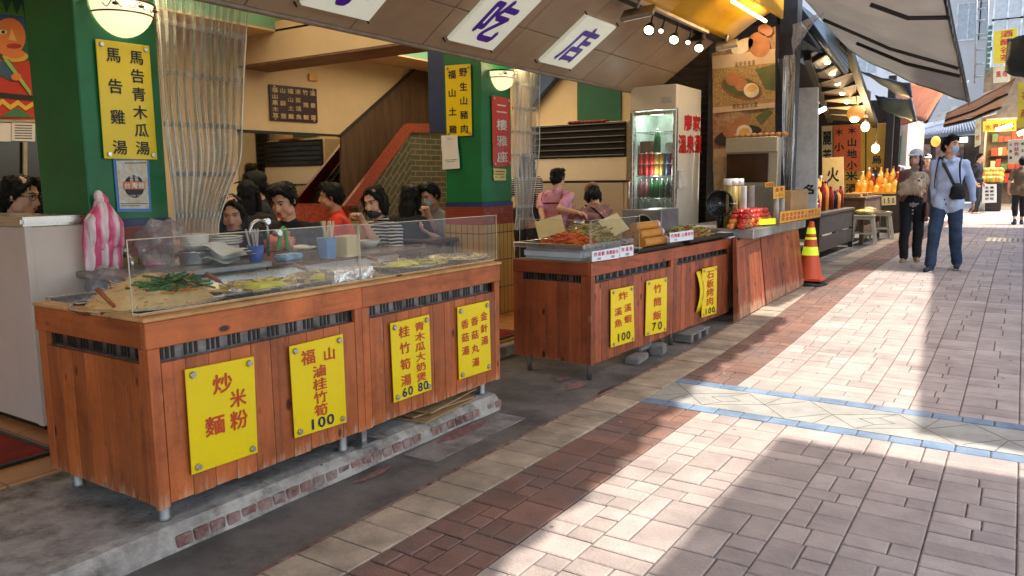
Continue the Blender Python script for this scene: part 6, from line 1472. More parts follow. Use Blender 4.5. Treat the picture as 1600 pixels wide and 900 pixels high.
# posts and dark structure in front of the stall
m = MB(); a = PY(1391, 200, 18.2); m.mm((a.x-.07, 18.1, gz(18)), (a.x+.07, 18.25, 3.4)); tag(m.build('stall_post', M_slatdark), 'dark post at the corner of the wine stall', 'post')
m = MB(); m.mm((-4.6, 8.78, 2.95), (-2.35, 11.5, 3.1)); m.mm((-4.6, 8.78, gz(9)), (-4.5, 18.7, 3.1)); m.mm((-4.6, 11.51, 3.0), (-2.9, 18.6, 3.15)); tag(m.build('stall_shell', mat('dark_shell', S(44, 46, 48), .7, var=.2)), 'dark shell of the stalls beyond the egg banner', 'building')
m = MB()
for i in range(7): m.tube([PY(1222+i*3, -6+i*2, 8.9), PY(1320, 70+i*7, 11.6)], .05, 6)
tag(m.build('dark_pipes', mat('blue_black_pipe', S(36, 52, 60), .35, .3)), 'bundle of dark bluish pipes under the grey awning', 'pipes')
# plastic stools
def stool(p, label, rz=.1, h=.5):
    r_ = thing('plastic_stool', label, 'stool', p, 'white stools in front of the wine stall'); R = Matrix.Rotation(rz, 3, 'Z'); w = .17
    m = MB(); m.box(p+Vector((0, 0, h-.02)), (.33, .33, .035), rz=rz); m.box(p+Vector((0, 0, h-.06)), (.30, .30, .04), rz=rz); m.build('seat', M_stool, r_, bevel=.012, seg=2)
    for sx_, sy_ in ((1, 1), (1, -1), (-1, 1), (-1, -1)):
        a = p+R @ Vector((sx_*.13, sy_*.13, h-.08)); b = p+R @ Vector((sx_*.19, sy_*.19, 0)); m = MB(); m.tube([b, a], [.026, .034], 4, False); m.build('leg', M_stool, r_)
    m = MB()
    for k in range(4):
        a = [(1, 1), (1, -1), (-1, -1), (-1, 1)]; q1, q2 = a[k], a[(k+1) % 4]; m.tube([p+R @ Vector((q1[0]*.165, q1[1]*.165, .2)), p+R @ Vector((q2[0]*.165, q2[1]*.165, .2))], .016, 4, False)
    m.build('stretcher', M_stool, r_)
M_stool = mat('stool_plastic', S(196, 184, 152), .5, var=.06)
p1_ = PG(1348, 383); stool(p1_, 'near white plastic stool with snack bags on it'); p2_ = PG(1374, 374); stool(p2_, 'white plastic stool standing behind the near one', .3)
m = MB(); m.ell(p1_+Vector((0, 0, .54)), (.16, .16, .05), 12, 7); m.ell(p1_+Vector((.05, .1, .57)), (.12, .1, .05), 10, 6); m.box(p1_+Vector((.18, .0, .55)), (.3, .05, .02), rz=-.3); tag(m.build('snack_bags', mat('snack_bag', S(206, 176, 96), .35, var=.35, scale=12)), 'snack bags piled on the near white stool', 'bags')
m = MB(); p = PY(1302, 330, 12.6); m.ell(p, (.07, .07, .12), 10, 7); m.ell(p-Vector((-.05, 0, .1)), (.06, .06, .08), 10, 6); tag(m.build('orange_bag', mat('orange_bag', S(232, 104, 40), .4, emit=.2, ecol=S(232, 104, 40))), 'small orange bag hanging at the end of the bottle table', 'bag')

# ================================================================== awnings and buildings farther on
M_blk = mat('blue_black_tarp', S(24, 36, 42), .5, var=.2); M_orgt = mat('orange_tarp', S(196, 112, 66), .7, var=.1); M_brt = mat('brown_tarp', S(176, 122, 72), .6, var=.2, scale=4, stretch=(1, 6, 1)); M_wtt = mat('white_tarp', S(222, 222, 222), .6, var=.04)
tarp('dark_awning', 'upper blue black awning below the grey canvas awning', [PY(1340, 108, 15), PY(1423, 130, 13.6), PY(1426, 152, 13.4), PY(1392, 140, 15)], M_blk, .03, 8, 8)
tarp('dark_awning', 'lower blue black awning with a pale front edge', [PY(1368, 148, 16), PY(1424, 154, 14.6), PY(1432, 190, 14.4), PY(1376, 168, 16)], M_blk, .03, 8, 8, scallop=('u', .12, 5, M_wtt))
tarp('orange_awning', 'orange awning stretched across the middle of the street', [PY(1396, 128, 21), PY(1486, 127, 19), PY(1446, 190, 17.5), PY(1384, 172, 21)], M_orgt, .04, 10, 10, arms=(((.1, .3), (.95, .2), .04), ((.9, .02), (.98, .95), .05)))
tarp('orange_awning', 'small orange awning under the blue black awnings', [PY(1380, 160, 22), PY(1420, 178, 20), PY(1436, 188, 20), PY(1385, 200, 22)], M_orgt, .03, 6, 6)
tarp('brown_awning', 'striped brown awning reaching in from the right side of the street', [PY(1479, 176, 19), PY(1586, 122, 17), PY(1566, 165, 21), PY(1474, 195, 22)], M_brt, .03, 10, 10, arms=(((.02, .5), (.98, .45), .03), ((.02, .98), (.98, .98), .04)))
tarp('white_tarp', 'crumpled white tarpaulin between the orange and grey awnings', [PY(1480, 136, 22), PY(1514, 126, 21), PY(1508, 152, 21), PY(1482, 154, 22)], M_wtt, .05, 8, 8)
tarp('green_awning', 'dark green tarpaulin edge at the right of the street', [PY(1575, 60, 12.5), PY(1640, 30, 12), PY(1640, 120, 13), PY(1570, 112, 13)], mat('dark_green_tarp', S(34, 44, 40), .5, var=.2), .05, 8, 8)
# far buildings
M_bld = mat('far_wall', S(206, 202, 196), .8, var=.05, scale=.5); M_win = mat('far_window', S(186, 190, 190), .2, var=.1); M_wframe = mat('window_frame', S(226, 226, 222), .6)
def block_building(label, x0, x1, y, z1, m_, rows, name='far_building', depth=8):
    z0 = gz(y); r_ = thing(name, label, 'building', ((x0+x1)/2, y, z0)); MB().mm((x0, y, z0), (x1, y+depth, z1)).build('wall', m_, r_)
    for (wx, wz, ww, wh) in rows:
        f_ = MB()
        for (a, b, c, d) in ((wx-.08, wx+ww+.08, wz-.08, wz), (wx-.08, wx+ww+.08, wz+wh, wz+wh+.08), (wx-.08, wx, wz, wz+wh), (wx+ww, wx+ww+.08, wz, wz+wh), (wx+ww/2-.03, wx+ww/2+.03, wz, wz+wh)): f_.mm((a, y-.06, c), (b, y-.002, d))
        w_ = f_.build('window', M_wframe, r_); MB().mm((wx, y-.03, wz), (wx+ww, y-.001, wz+wh)).build('pane', M_win, w_)
a, b = PY(1478, 0, 46), PY(1552, 0, 46)
block_building('tall pale building with a band of blue glass at the end of the street', a.x-.5, b.x, 46, 14, M_bld, [(a.x+.6+i*1.0, PY(1500, 62, 46).z, .9, 1.7) for i in range(2)])
a, b = PY(1548, 0, 42), PY(1625, 0, 42)
block_building('grey glass building right of the tall pale one', a.x, b.x+3, 42, 14, mat('far_wall_grey', S(206, 204, 198), .6, var=.05), [(a.x+.2+i*1.2, PY(1560, y_, 42).z, 1.0, 1.2) for i in range(3) for y_ in (30, 75, 118)])
a, b = PY(1300, 0, 62), PY(1474, 0, 62)
block_building('long white building seen between the awnings', a.x-6, b.x+.6, 62, 16, mat('far_white', S(226, 224, 220), .8, var=.03, scale=.4), [(a.x+i*2.0, PY(1400, y_, 62).z, 1.2, 1.4) for i in range(5) for y_ in (40, 112)])
m = MB()
for x in (1527, 1545): m.tube([PY(x, -20, 30), PY(x-4, 130, 30)], .035, 5)
for y in (0, 14, 32, 54, 78, 100, 120): m.tube([PY(1527-y*.03, y, 30), PY(1545-y*.03, y-1, 30)], .03, 5)
tag(m.build('ladder_frame', M_steel_dull), 'tall metal ladder frame in front of the pale building', 'ladder')
M_yelb = mat('far_yellow_sign', S(222, 196, 50), .5, var=.05); M_rb = mat('far_red', S(200, 70, 50), .6)
board('street_sign', 'big yellow upright sign with red characters high on the right', 'sign', [PY(1553, 50, 26), PY(1590, 44, 26), PY(1588, 98, 26), PY(1552, 100, 26)], .12, M_yelb, [(coltext('酒釀谷茶', .55, .14, .84, .55, .2), M_rb)], bold=.03)
m = MB(); a = PY(1549, 42, 26); 
for i in range(9): m.box((a.x-.02, 25.98, a.z-.02-i*.15), (.10, .06, .10))
tag(m.build('sign_bulbs', mat('green_bulb', S(70, 120, 104), .4)), 'row of greenish lamps along the big yellow sign', 'lamps')
sboard([(1552, 104), (1580, 102), (1578, 128), (1552, 130)], mat('peach_board', S(222, 206, 170), .6, var=.1), 'small pale sign below the big yellow upright sign', [(rowtext('風味', .5, .3, .7, .3, .4), M_rb)], Y=26.1)
# tiled roof house at the bend
RY = 29
r_ = thing('tiled_roof_house', 'low shop house with a grey tiled roof and white gable at the bend', 'house', (PY(1465, 300, RY).x, RY, gz(RY)))
a, b = PY(1420, 216, RY), PY(1540, 200, RY); z0 = gz(RY)
MB().mm((a.x, RY+.5, z0), (b.x, RY+4, PY(1465, 212, RY).z)).build('wall', mat('dark_shopfront', S(74, 60, 52), .7, var=.3, scale=1.5), r_)
m = MB(); e0, e1 = PY(1412, 216, RY), PY(1535, 204, RY); t0, t1 = PY(1440, 196, RY+1.2), PY(1520, 178, RY+1.2)
n_ = 26
for i in range(n_):
    p0, p1 = e0.lerp(e1, i/n_), t0.lerp(t1, i/n_); m.tube([p0, p1], (e1-e0).length/n_*.5, 6)
m.prism([e0, e1, t1, t0], (0, 0, -.08)); m.build('roof', mat('grey_roof_tile', S(120, 128, 138), .6, var=.15), r_)
m = MB(); m.prism([PY(1453, 192, RY+1.3), PY(1516, 180, RY+1.3), PY(1493, 164, RY+1.3), PY(1462, 178, RY+1.3)], (0, .2, 0)); m.build('gable', mat('gable_white', S(226, 218, 200), .8), r_)
for i, x in enumerate((1436, 1462, 1488)):
    m = MB(); m.slab([PY(x, 226, RY+.46), PY(x+18, 225, RY+.46), PY(x+18, 250, RY+.46), PY(x, 251, RY+.46)], .03); m.build('window', mat('shop_pane', S(150, 120, 110), .3, var=.5, scale=3), r_)
m = MB(); m.slab([PY(1480, 216, RY+.3), PY(1512, 214, RY+.3), PY(1512, 222, RY+.3), PY(1480, 224, RY+.3)], .04); m.build('lit_sign', glow('pale_green_light', (.75, 1, .85), 1.3), r_)
p = PY(1462, 221, RY-.6); m = MB(); m.ell(p, (.14, .14, .17), 12, 8); tag(m.build('paper_lantern', mat('amber_lantern', S(226, 160, 70), .6, emit=.5, ecol=S(226, 150, 60))), 'small amber lantern in front of the tiled roof house', 'lantern')
# glazed shopfront left, beyond the wine stall
GY = 22; r_ = thing('glazed_shopfront', 'pale shopfront with green framed glass beyond the wine stall', 'shop', (PY(1400, 300, GY).x, GY, gz(GY)))
a, b = PY(1360, 196, GY), PY(1418, 196, GY); MB().mm((a.x-2.5, GY+.1, gz(GY)), (b.x, GY+4, a.z+.2)).build('wall', mat('shop_cream', S(206, 196, 176), .7, var=.1), r_)
for x in (1374, 1390):
    f_ = MB(); q0, q1 = PY(x, 206, GY), PY(x+14, 290, GY); f_.mm((q0.x, GY+.02, q1.z), (q1.x, GY+.098, q0.z)); w_ = f_.build('window', mat('green_frame', S(70, 110, 92), .5), r_); MB().mm((q0.x+.05, GY, q1.z+.05), (q1.x-.05, GY+.019, q0.z-.05)).build('pane', mat('shop_glass', S(150, 168, 150), .2, var=.3, scale=2), w_)
tarp('white_awning', 'off white awning over the glazed shopfront', [PY(1366, 192, 22), PY(1412, 196, 20), PY(1408, 212, 20), PY(1366, 206, 22)], M_wtt, .03, 6, 6)
# fruit shop on the right
FYY = 26.5; z0 = gz(FYY)
r_ = thing('fruit_shop', 'open fruit shop with yellow fascia and bright tubes on the right', 'shop', (PY(1560, 318, FYY).x, FYY, z0))
a, b = PY(1532, 205, FYY), PY(1640, 205, FYY)
m = MB(); m.mm((a.x, FYY+2.2, z0), (b.x+3, FYY+2.4, 4.4)); m.mm((a.x, FYY, z0), (a.x+.12, FYY+2.19, 4.4)); m.mm((a.x, FYY-.05, PY(1560, 186, FYY).z+.02), (b.x+3, FYY+2.19, 4.4)); m.build('wall', mat('shop_beige', S(150, 128, 104), .7, var=.2), r_)
f4 = [PY(1536, 190, FYY-.1), PY(1588, 186, FYY-.1), PY(1588, 204, FYY-.1), PY(1536, 206, FYY-.1)]; fa = MB().slab(f4, .08).build('fascia', mat('fascia_yellow', S(236, 178, 40), .5, emit=.25, ecol=S(236, 170, 30)), r_)
lettering(f4, rowtext('水果烤肉', .58, .16, .84, .2, .6), M_rb, r_, lift=.004, bold=.03)
m = MB(); m.tube([PY(1556, 203, FYY-.6), PY(1582, 195, FYY-.6)], .05, 8); m.tube([PY(1590, 210, FYY-.9), PY(1606, 203, FYY-.9)], .06, 8); m.build('tube_lamp', glow('bright_tube', (1, .92, .6), 4), r_)
l = bpy.data.lights.new('shop_light', 'POINT'); l.energy = 40; l.color = (1, .82, .5); l.shadow_soft_size = .4; lo = bpy.data.objects.new('shop_light', l); COL.objects.link(lo); lo.location = PY(1568, 215, FYY+.6)
gs = thing('goods_shelf', 'shelves of packaged goods inside the fruit shop', 'shelf', (PY(1568, 300, FYY+1.9).x, FYY+1.9, z0))
for k in range(4):
    m = MB(); zz = z0+.75+k*.42; m.mm((a.x+.2, FYY+1.75, zz-.03), (b.x+2, FYY+2.15, zz)); m.build('board', M_dkwood, gs)
    m = MB(); x_ = a.x+.25
    while x_ < b.x+1.5:
        w_ = RND.uniform(.09, .2); m.cur = RND.randint(0, 3); m.mm((x_, FYY+1.78, zz+.002), (x_+w_*.9, FYY+2.05, zz+RND.uniform(.14, .32))); x_ += w_
    m.build('goods', [M_org, M_cream3, M_rb, mat('goods_green', S(96, 130, 70), .5)], gs)
p = PY(1549, 290, FYY-1); r_ = thing('fruit_stand', 'stand heaped with yellow fruit in front of the fruit shop', 'stand', (p.x, p.y, z0)); w0_, w1_ = PY(1529, 290, FYY-1).x, PY(1566, 290, FYY-1).x
MB().mm((w0_, FYY-1, z0), (w1_, FYY-.3, PY(1549, 287, FYY-1).z)).build('base', M_dkwood, r_)
for i in range(6):
    for j in range(3):
        m = MB(); x_ = w0_+.12+(w1_-w0_-.2)*i/5; m.ell((x_, FYY-.9+j*.22, PY(1549, 284, FYY-1).z+.06+j*.12), (.11, .11, .10), 10, 7); tag(m.build('yellow_fruit', mat(('mango_yellow', 'orange_fruit', 'pear_green')[(i+j) % 3], (S(232, 184, 54), S(226, 140, 50), S(176, 172, 70))[(i+j) % 3], .45, var=.1)), ('yellow', 'orange', 'green')[(i+j) % 3]+' fruit heaped on the fruit stand', 'fruit', ('yellow', 'orange', 'green')[(i+j) % 3]+' fruit on the stand')
cq = [PY(1535, 288, FYY-1.25), PY(1557, 288, FYY-1.25), PY(1557, 316, FYY-1.25), PY(1535, 317, FYY-1.25)]
board('white_crate', 'white crate front with rows of black characters below the fruit', 'crate', cq, .25, M_white, [(rowtext('水果', .18, .35, .7, .28, .14)+rowtext('新鮮', .38, .35, .7, .28, .14)+rowtext('現切', .58, .35, .7, .28, .14)+rowtext('好吃', .78, .35, .7, .28, .14), M_blackletter)], bold=.04)
m = MB(); q = PY(1530, 305, FYY-1.3); m.cyl((q.x, q.y, z0), (q.x, q.y, z0+.75), .16, n=14); tag(m.build('grey_bin', M_steel_dull), 'dark grey bin left of the white crate', 'bin')
board('white_menu', 'white upright menu board with red and blue marks at the right edge', 'sign', [PY(1575, 219, 22), PY(1602, 217, 22), PY(1602, 255, 22), PY(1575, 256, 22)], .04, mat('menu_white', S(226, 222, 190), .5, var=.04), [(coltext('炸魷魚', .5, .2, .6, .3, .18), mat('pink_letter', S(206, 110, 120), .6)), (coltext('大香腸', .16, .2, .75, .16, .12)+coltext('烤玉米', .84, .2, .75, .16, .12), M_blackletter)], bold=.03)
board('yellow_banner', 'hanging yellow banner with red characters at the right edge', 'banner', [PY(1591, 130, 18), PY(1612, 122, 18), PY(1612, 196, 18), PY(1589, 200, 18)], .01, M_yelb, [(coltext('名產', .5, .3, .7, .6, .2), M_rb)])
board('upright_sign', 'narrow pale upright sign beside the man in the blue shirt', 'sign', [PY(1524, 188, 24), PY(1533, 184, 24), PY(1532, 226, 24), PY(1523, 230, 24)], .06, mat('pale_sign', S(206, 200, 150), .6, var=.1), [(coltext('小吃', .5, .25, .7, .7, .2), M_rb)])
board('upright_sign', 'beige blank box sign above the fruit shop', 'sign', [PY(1535, 148, 24), PY(1558, 140, 24), PY(1557, 178, 24), PY(1535, 184, 24)], .3, mat('beige_box', S(190, 178, 160), .6, var=.08), [])
m = MB(); m.mm((1.95, 10.9, gz(13)), (6, 20, 9.5)); tag(m.build('side_building', M_bld), 'unseen pale building along the right side of the street', 'building')  # out of view, sized so its shadow covers the far paving
# drain grate in the far paving
g0, g1 = PG(1543, 373), PG(1612, 381); m = MB(); x0, x1, y0, y1 = g0.x, g1.x+.2, g1.y, g0.y; zz = gz(y0)+.018
m.mm((x0, y0, zz), (x1, y1, zz+.004)); r_ = thing('drain_grate', 'steel drain grate set in the far paving near the right edge', 'drain', (x0, y0, zz)); m.build('frame', M_steel_dull, r_)
m = MB(); k = x0+.06
while k < x1-.06: m.mm((k, y0+.08, zz+.0045), (k+.035, y1-.08, zz+.0065)); k += .075
m.build('slot', M_black, r_)
# ================================================================== white cabinet, bag and things behind the long counter
r_ = thing('white_cabinet', 'tall off white cabinet with a steel rimmed top at the left edge', 'cabinet', (-4.4, 1.9, .1))
M_offw = mat('off_white_laminate', S(222, 202, 182), .45, var=.04, scale=1.5, dirt=S(190, 166, 148), dscale=1.2, damt=.4)
m = MB(); m.mm((-5.0, 1.735, .13), (-3.864, 2.028, 1.09)); m.build('body', M_offw, r_, bevel=.006)
m = MB(); m.mm((-3.905, 1.733, .13), (-3.862, 1.737, 1.09)); m.mm((-3.8635, 1.735, .13), (-3.861, 1.765, 1.09)); m.build('corner_trim', M_offw, r_, bevel=.001)
m = MB(); m.mm((-5.02, 1.715, 1.091), (-3.845, 2.03, 1.135)); m.build('steel_rim', M_steel, r_, bevel=.012, seg=2)
m = MB(); m.mm((-4.98, 1.76, .1), (-3.9, 2.02, .129)); m.build('plinth', M_black, r_)
# striped plastic bag hanging from the pillar
def stripe_mat(name, c1, c2, freq, axis=1, rough=.5, width=.5, soft=.08, distort=.0, warp=0.0):
    if name in MATS: return MATS[name]
    m, N, L, B = newmat(name); tc = N.new('ShaderNodeTexCoord'); sp = N.new('ShaderNodeSeparateXYZ')
    L.new(tc.outputs['Object'], sp.inputs[0]); v = sp.outputs[axis]
    if warp:
        n = tex_noise(N, L, 6, 2); v = math_n(N, L, 'ADD', v, math_n(N, L, 'MULTIPLY', n.outputs['Fac'], warp))
    s_ = math_n(N, L, 'FRACT', math_n(N, L, 'MULTIPLY', v, freq))
    c = ramp(N, L, s_, [(max(0, width-soft), c1), (min(1, width+soft), c2)]).outputs[0]
    L.new(c, B.inputs['Base Color']); B.inputs['Roughness'].default_value = rough; bump(N, L, B, tex_noise(N, L, 30, 4).outputs['Fac'], .25); MATS[name] = m; return m
M_bagm = stripe_mat('pink_striped_plastic', S(232, 92, 132), S(240, 214, 208), 17, 1, .3, .5, .12, warp=.05)
bx = KX+.03; B0 = [PX(*p, bx) for p in ((146, 312), (160, 311), (186, 352), (189, 418), (131, 422), (125, 352))]
r_ = thing('plastic_bag', 'pink and white striped plastic bag hung by a knot on the near pillar', 'bag', (bx, (B0[1].y+B0[4].y)/2, B0[4].z))
yl, yr, zt_, zb_ = B0[5].y, B0[2].y, B0[0].z, B0[4].z
def outline(tab, v):
    for (v0, l0, r0_, y0), (v1, l1, r1_, y1) in zip(tab, tab[1:]):
        if v <= v1: t = (v-v0)/(v1-v0); return l0+(l1-l0)*t, r0_+(r1_-r0_)*t, y0+(y1-y0)*t
    return tab[-1][1:]
def bagsheet(tab, off, th, k, back=False):
    def f(u, v):
        l, r, y = outline(tab, v); x = l+(r-l)*u; e = math.sin(math.pi*min(1, max(0, u)))**.5*math.sin(math.pi*min(1, v*.9+.08))**.5
        p = PX(x, y+2.5*math.sin(u*7+k)*(v > .95), bx); ripple = .010*math.sin(u*19+v*3+k)+.006*math.sin(u*37-v*5)+.010*noise.noise(Vector((u*4, v*5, k)))
        return p+Vector((off+(th*e+ripple*(.4+.6*v))*(-.3 if back else 1), 0, 0))
    return f
T1 = [(0, 146, 160, 312), (.12, 141, 165, 325), (.24, 128, 183, 343), (.6, 126, 187, 380), (1, 131, 189, 420)]
T2 = [(0, 147, 160, 316), (.18, 141, 170, 328), (.34, 127, 185, 347), (1, 133, 184, 387)]
m = MB(); m.grid(bagsheet(T1, .02, .045, 1), 34, 24); m.grid(bagsheet(T1, .012, .03, 2, True), 34, 24); m.build('bag_body', M_bagm, r_)
m = MB(); m.grid(bagsheet(T2, .045, .04, 5), 34, 20); m.build('outer_fold', M_bagm, r_, thick=.002)
m = MB()
for i in range(3): m.ell((bx+.03, (yl+yr)/2-.01+.012*i, zt_+.012-.012*i), (.026, .022, .035), 10, 7)
m.build('knot', M_bagm, r_)
# steel unit with stacked bowls, pot and papers
un = thing('steel_bench', 'low stainless steel bench behind the long counter', 'bench', (-3.5, 2.5, .1))
sa, sb_ = PX(290, 432, -3.36), PX(425, 412, -3.36); m = MB(); zs = .86
m.mm((-3.98, 1.95, zs-.03), (-3.38, sb_.y+.02, zs)); m.build('top', M_steel_dull, un, bevel=.004)
m = MB(); m.mm((-3.95, 2.0, .45), (-3.40, sb_.y-.01, zs-.031)); m.build('body', mat('dark_steel_body', (.16, .15, .14), .4, .6, var=.2), un)
m = MB()
for a, b in ((-3.42, sb_.y-.02), (-3.42, 1.98), (-3.94, 2.0), (-3.94, sb_.y-.02)): m.cyl((a, b, .1), (a, b, zs-.03), .02, n=10)
m.build('leg', M_steel_dull, un)
pc = PZ(307, 420, zs); pc = Vector((-3.62, PX(307, 420, -3.62).y, zs)); rr = abs(PX(333, 400, -3.62).y-PX(282, 400, -3.62).y)/2*.86
ph = PX(307, 393, -3.62).z-zs
m = MB(); m.lathe(pc, [(0, 0), (rr*.96, 0), (rr, .01), (rr, ph-.01), (rr*1.08, ph), (rr*1.08, ph+.006), (rr*.98, ph+.004)], 28); tag(m.build('steel_pot', M_steel), 'round steel pot with a stack of white bowls on it', 'pot')
M_bowl = mat('white_bowl', S(224, 212, 192), .35, var=.03)
for i in range(5):
    z = zs+ph+.006+i*.013; m = MB(); R0 = rr*.88; m.lathe((pc.x, pc.y, z), [(0, .002), (R0*.6, 0), (R0*.95, .022), (R0, .036), (R0*.97, .036), (R0*.6, .006), (0, .006)], 26); tag(m.build('bowl', M_bowl), 'white bowl in the stack on the steel pot', 'bowl', 'white bowls stacked on the steel pot')
m = MB(); q = PX(338, 385, -3.66)
for i in range(3): m.lathe((q.x-.02, q.y+.05, zs+.085+.014*i), [(0, 0), (.10, .008), (.115, .02), (.11, .02), (0, .006)], 22)
m.lathe((q.x-.02, q.y+.05, zs), [(0, 0), (.09, 0), (.09, .083), (0, .084)], 20); tag(m.build('plate_stack', M_bowl), 'stack of pale plates right of the steel pot', 'plates')
for i, (x, y, rz) in enumerate(((350, 396, .3), (356, 402, .1), (362, 406, -.2), (348, 410, .5))):
    q = PX(x, y, -3.48); R = Matrix.Rotation(rz, 3, 'Z') @ Matrix.Rotation(rad(16-4*i), 3, 'Y'); m = MB(); g_ = lambda u, v: R @ Vector(((u-.5)*.15, (v-.5)*.21, .012*math.sin(u*5+v*3)))+Vector((q.x, q.y, zs+.085-.018*i)); m.grid(g_, 6, 8)
    tag(m.build('order_papers', M_paper), ('topmost', 'second', 'third', 'lowest')[i]+' loose white paper on the steel bench', 'paper', 'papers on the steel bench')
# dark stock pot with tap, hose, brushes
q = PX(356, 400, -3.80); m = MB(); m.lathe((q.x, q.y, zs), [(0, 0), (.15, 0), (.155, .12), (.165, .12), (.165, .13), (.14, .13)], 26); tag(m.build('stock_pot', mat('blackened_pot', S(34, 34, 38), .4, .4, var=.3)), 'large blackened pot behind the papers', 'pot')
r_ = thing('water_tap', 'curved steel tap above the blackened pot', 'tap', (q.x+.15, q.y+.12, zs)); tp = Vector((q.x+.16, q.y+.16, zs)); m = MB(); m.tube([tp, tp+Vector((0, 0, .15))]+[tp+Vector((0, -.06+.06*math.cos(a), .15+.06*math.sin(a))) for a in [math.pi*i/8 for i in range(1, 9)]]+[tp+Vector((0, -.12, .10))], .010, 8); m.build('spout', M_steel, r_)
m = MB(); m.cyl(tp+Vector((0, -.03, .20)), tp+Vector((.05, -.03, .205)), .018, n=10); m.cyl(tp+Vector((0, .05, .13)), tp+Vector((.05, .05, .135)), .018, n=10); m.build('knob', M_steel, r_)
m = MB(); m.tube([tp+Vector((.02, .05+.07*math.sin(a*.5), .03+.13*math.sin(a))) for a in [math.pi*i/10 for i in range(11)]], .013, 8); tag(m.build('green_hose', mat('green_hose', S(70, 160, 52), .4)), 'short loop of green hose beside the tap', 'hose')
q = PX(401, 415, -3.46); r_ = thing('brush_cup', 'blue cup of brushes hanging at the end of the steel bench', 'cup', (q.x, q.y, q.z)); m = MB(); m.lathe(q, [(0, 0), (.032, 0), (.045, .11), (.041, .11), (.03, .006), (0, .006)], 18); m.build('cup', mat('blue_plastic', S(52, 92, 170), .4), r_)
m = MB(); [m.tube([q+Vector((.01*i-.02, .01*(i % 2), .02)), q+Vector((.025*i-.05, .02*(i % 3)-.02, .2))], .006, 6) for i in range(4)]; m.build('brush', mat('pale_brush', S(186, 170, 170), .6), r_)
# taps on the pillar tiles and pale plastic bag
for (x, y, lab) in ((193, 408, 'small steel tap on the ochre tiles left of the noodles'), (222, 408, 'small dark tap on the ochre tiles with a pink ribbon')):
    p = PX(x, y, -3.84); m = MB(); m.tube([p+Vector((-.03, 0, .03)), p+Vector((.06, 0, .03)), p+Vector((.08, 0, .0)), p+Vector((.08, 0, -.04))], .011, 8); m.ell(p+Vector((.02, 0, .055)), (.022, .022, .016), 10, 6); m.cyl(p+Vector((.02, 0, .03)), p+Vector((.02, 0, .05)), .008, n=8); tag(m.build('wall_tap', M_steel), lab, 'tap')
M_clearbag = clear_mat('thin_bag', (.96, .9, .9), .2, .82, .05, streak=(14, 14, 14))
def softbag(c, rx, ry, rz_, m_, label, amp=.25):
    m = MB(); c = Vector(c); n, k = 24, 16; vs = []; fs = []
    for j in range(k+1):
        for i in range(n):
            ph, a = math.pi*j/k, 2*math.pi*i/n; d = Vector((math.sin(ph)*math.cos(a), math.sin(ph)*math.sin(a), math.cos(ph))); f_ = 1+amp*noise.noise(d*2.3+c)+amp*.5*noise.noise(d*6+c); vs.append(c+Vector((d.x*rx*f_, d.y*ry*f_, max(-rz_*.8, d.z*rz_*f_))))
    for j in range(k):
        for i in range(n): fs.append((j*n+i, (j+1)*n+i, (j+1)*n+(i+1) % n, j*n+(i+1) % n))
    m.add(vs, fs, True); return tag(m.build('plastic_bag', m_), label, 'bag')
q = PX(262, 425, -3.66); softbag((q.x, q.y, zs+.10), .10, .15, .14, M_clearbag, 'crumpled translucent bag between the pillar and the steel pot')
q = PX(170, 440, -3.42); softbag((q.x, q.y, q.z-.02), .07, .09, .09, M_clearbag, 'clear bag of utensils left of the noodles')
q = PX(243, 405, -3.72); softbag((q.x, q.y, q.z-.03), .03, .06, .03, mat('pink_ribbon', S(206, 110, 120), .4), 'pink crumpled plastic on the dark tap', .5)
# dining tables
M_tab = mat('dark_table_top', S(74, 54, 40), .22, var=.12, scale=3)
def table(name, x0, x1, y0, y1, zt, label):
    r_ = thing(name, label, 'table', ((x0+x1)/2, (y0+y1)/2, .1)); MB().mm((x0, y0, zt-.035), (x1, y1, zt)).build('table_top', M_tab, r_, bevel=.006)
    for a, b in ((x0+.06, y0+.06), (x1-.06, y0+.06), (x0+.06, y1-.06), (x1-.06, y1-.06)): MB().mm((a-.025, b-.025, .1), (a+.025, b+.025, zt-.036)).build('leg', M_dark, r_)
TB = .82
table('dining_table', -4.22, -3.52, 2.83, 4.22, TB, 'dark dining table with chopsticks and napkins just behind the long counter')
table('dining_table', -5.75, -5.05, 3.2, 4.9, .80, 'dark dining table farther back in front of the mirror'); table('dining_table', -4.75, -4.1, 5.0, 5.36, .80, 'dark dining table beside the ochre tiled pillar')
def onT(x, y, z=TB): return PZ(x, y, z)
q = onT(512, 404); r_ = thing('chopstick_cup', 'square blue cup full of paper wrapped chopsticks', 'cup', q); w = .045
m = MB(); m.hexa([q+Vector((sx*w*.8, sy*w*.8, 0)) for sx, sy in ((-1, -1), (1, -1), (1, 1), (-1, 1))]+[q+Vector((sx*w, sy*w, .13)) for sx, sy in ((-1, -1), (1, -1), (1, 1), (-1, 1))]); m.build('cup', mat('light_blue_plastic', S(112, 156, 196), .4, var=.04), r_, bevel=.004)
for i in range(9):
    a = q+Vector((RND.uniform(-.028, .028), RND.uniform(-.028, .028), .08)); b = a+Vector((RND.uniform(-.03, .03), RND.uniform(-.05, .02), .15)); m = MB(); m.tube([a, b], .0075, 5); m.build('wrapped_chopstick', mat('cream_wrapper', S(226, 206, 160), .7), r_)
q = onT(540, 401); m = MB(); m.box(q+Vector((0, .02, .065)), (.11, .12, .13)); m.box(q+Vector((0, .02, .132)), (.05, .09, .006)); tag(m.build('napkin_box', mat('cream_box', S(224, 200, 148), .6, var=.03), bevel=.004), 'cream napkin box beside the blue chopstick cup', 'napkin box')
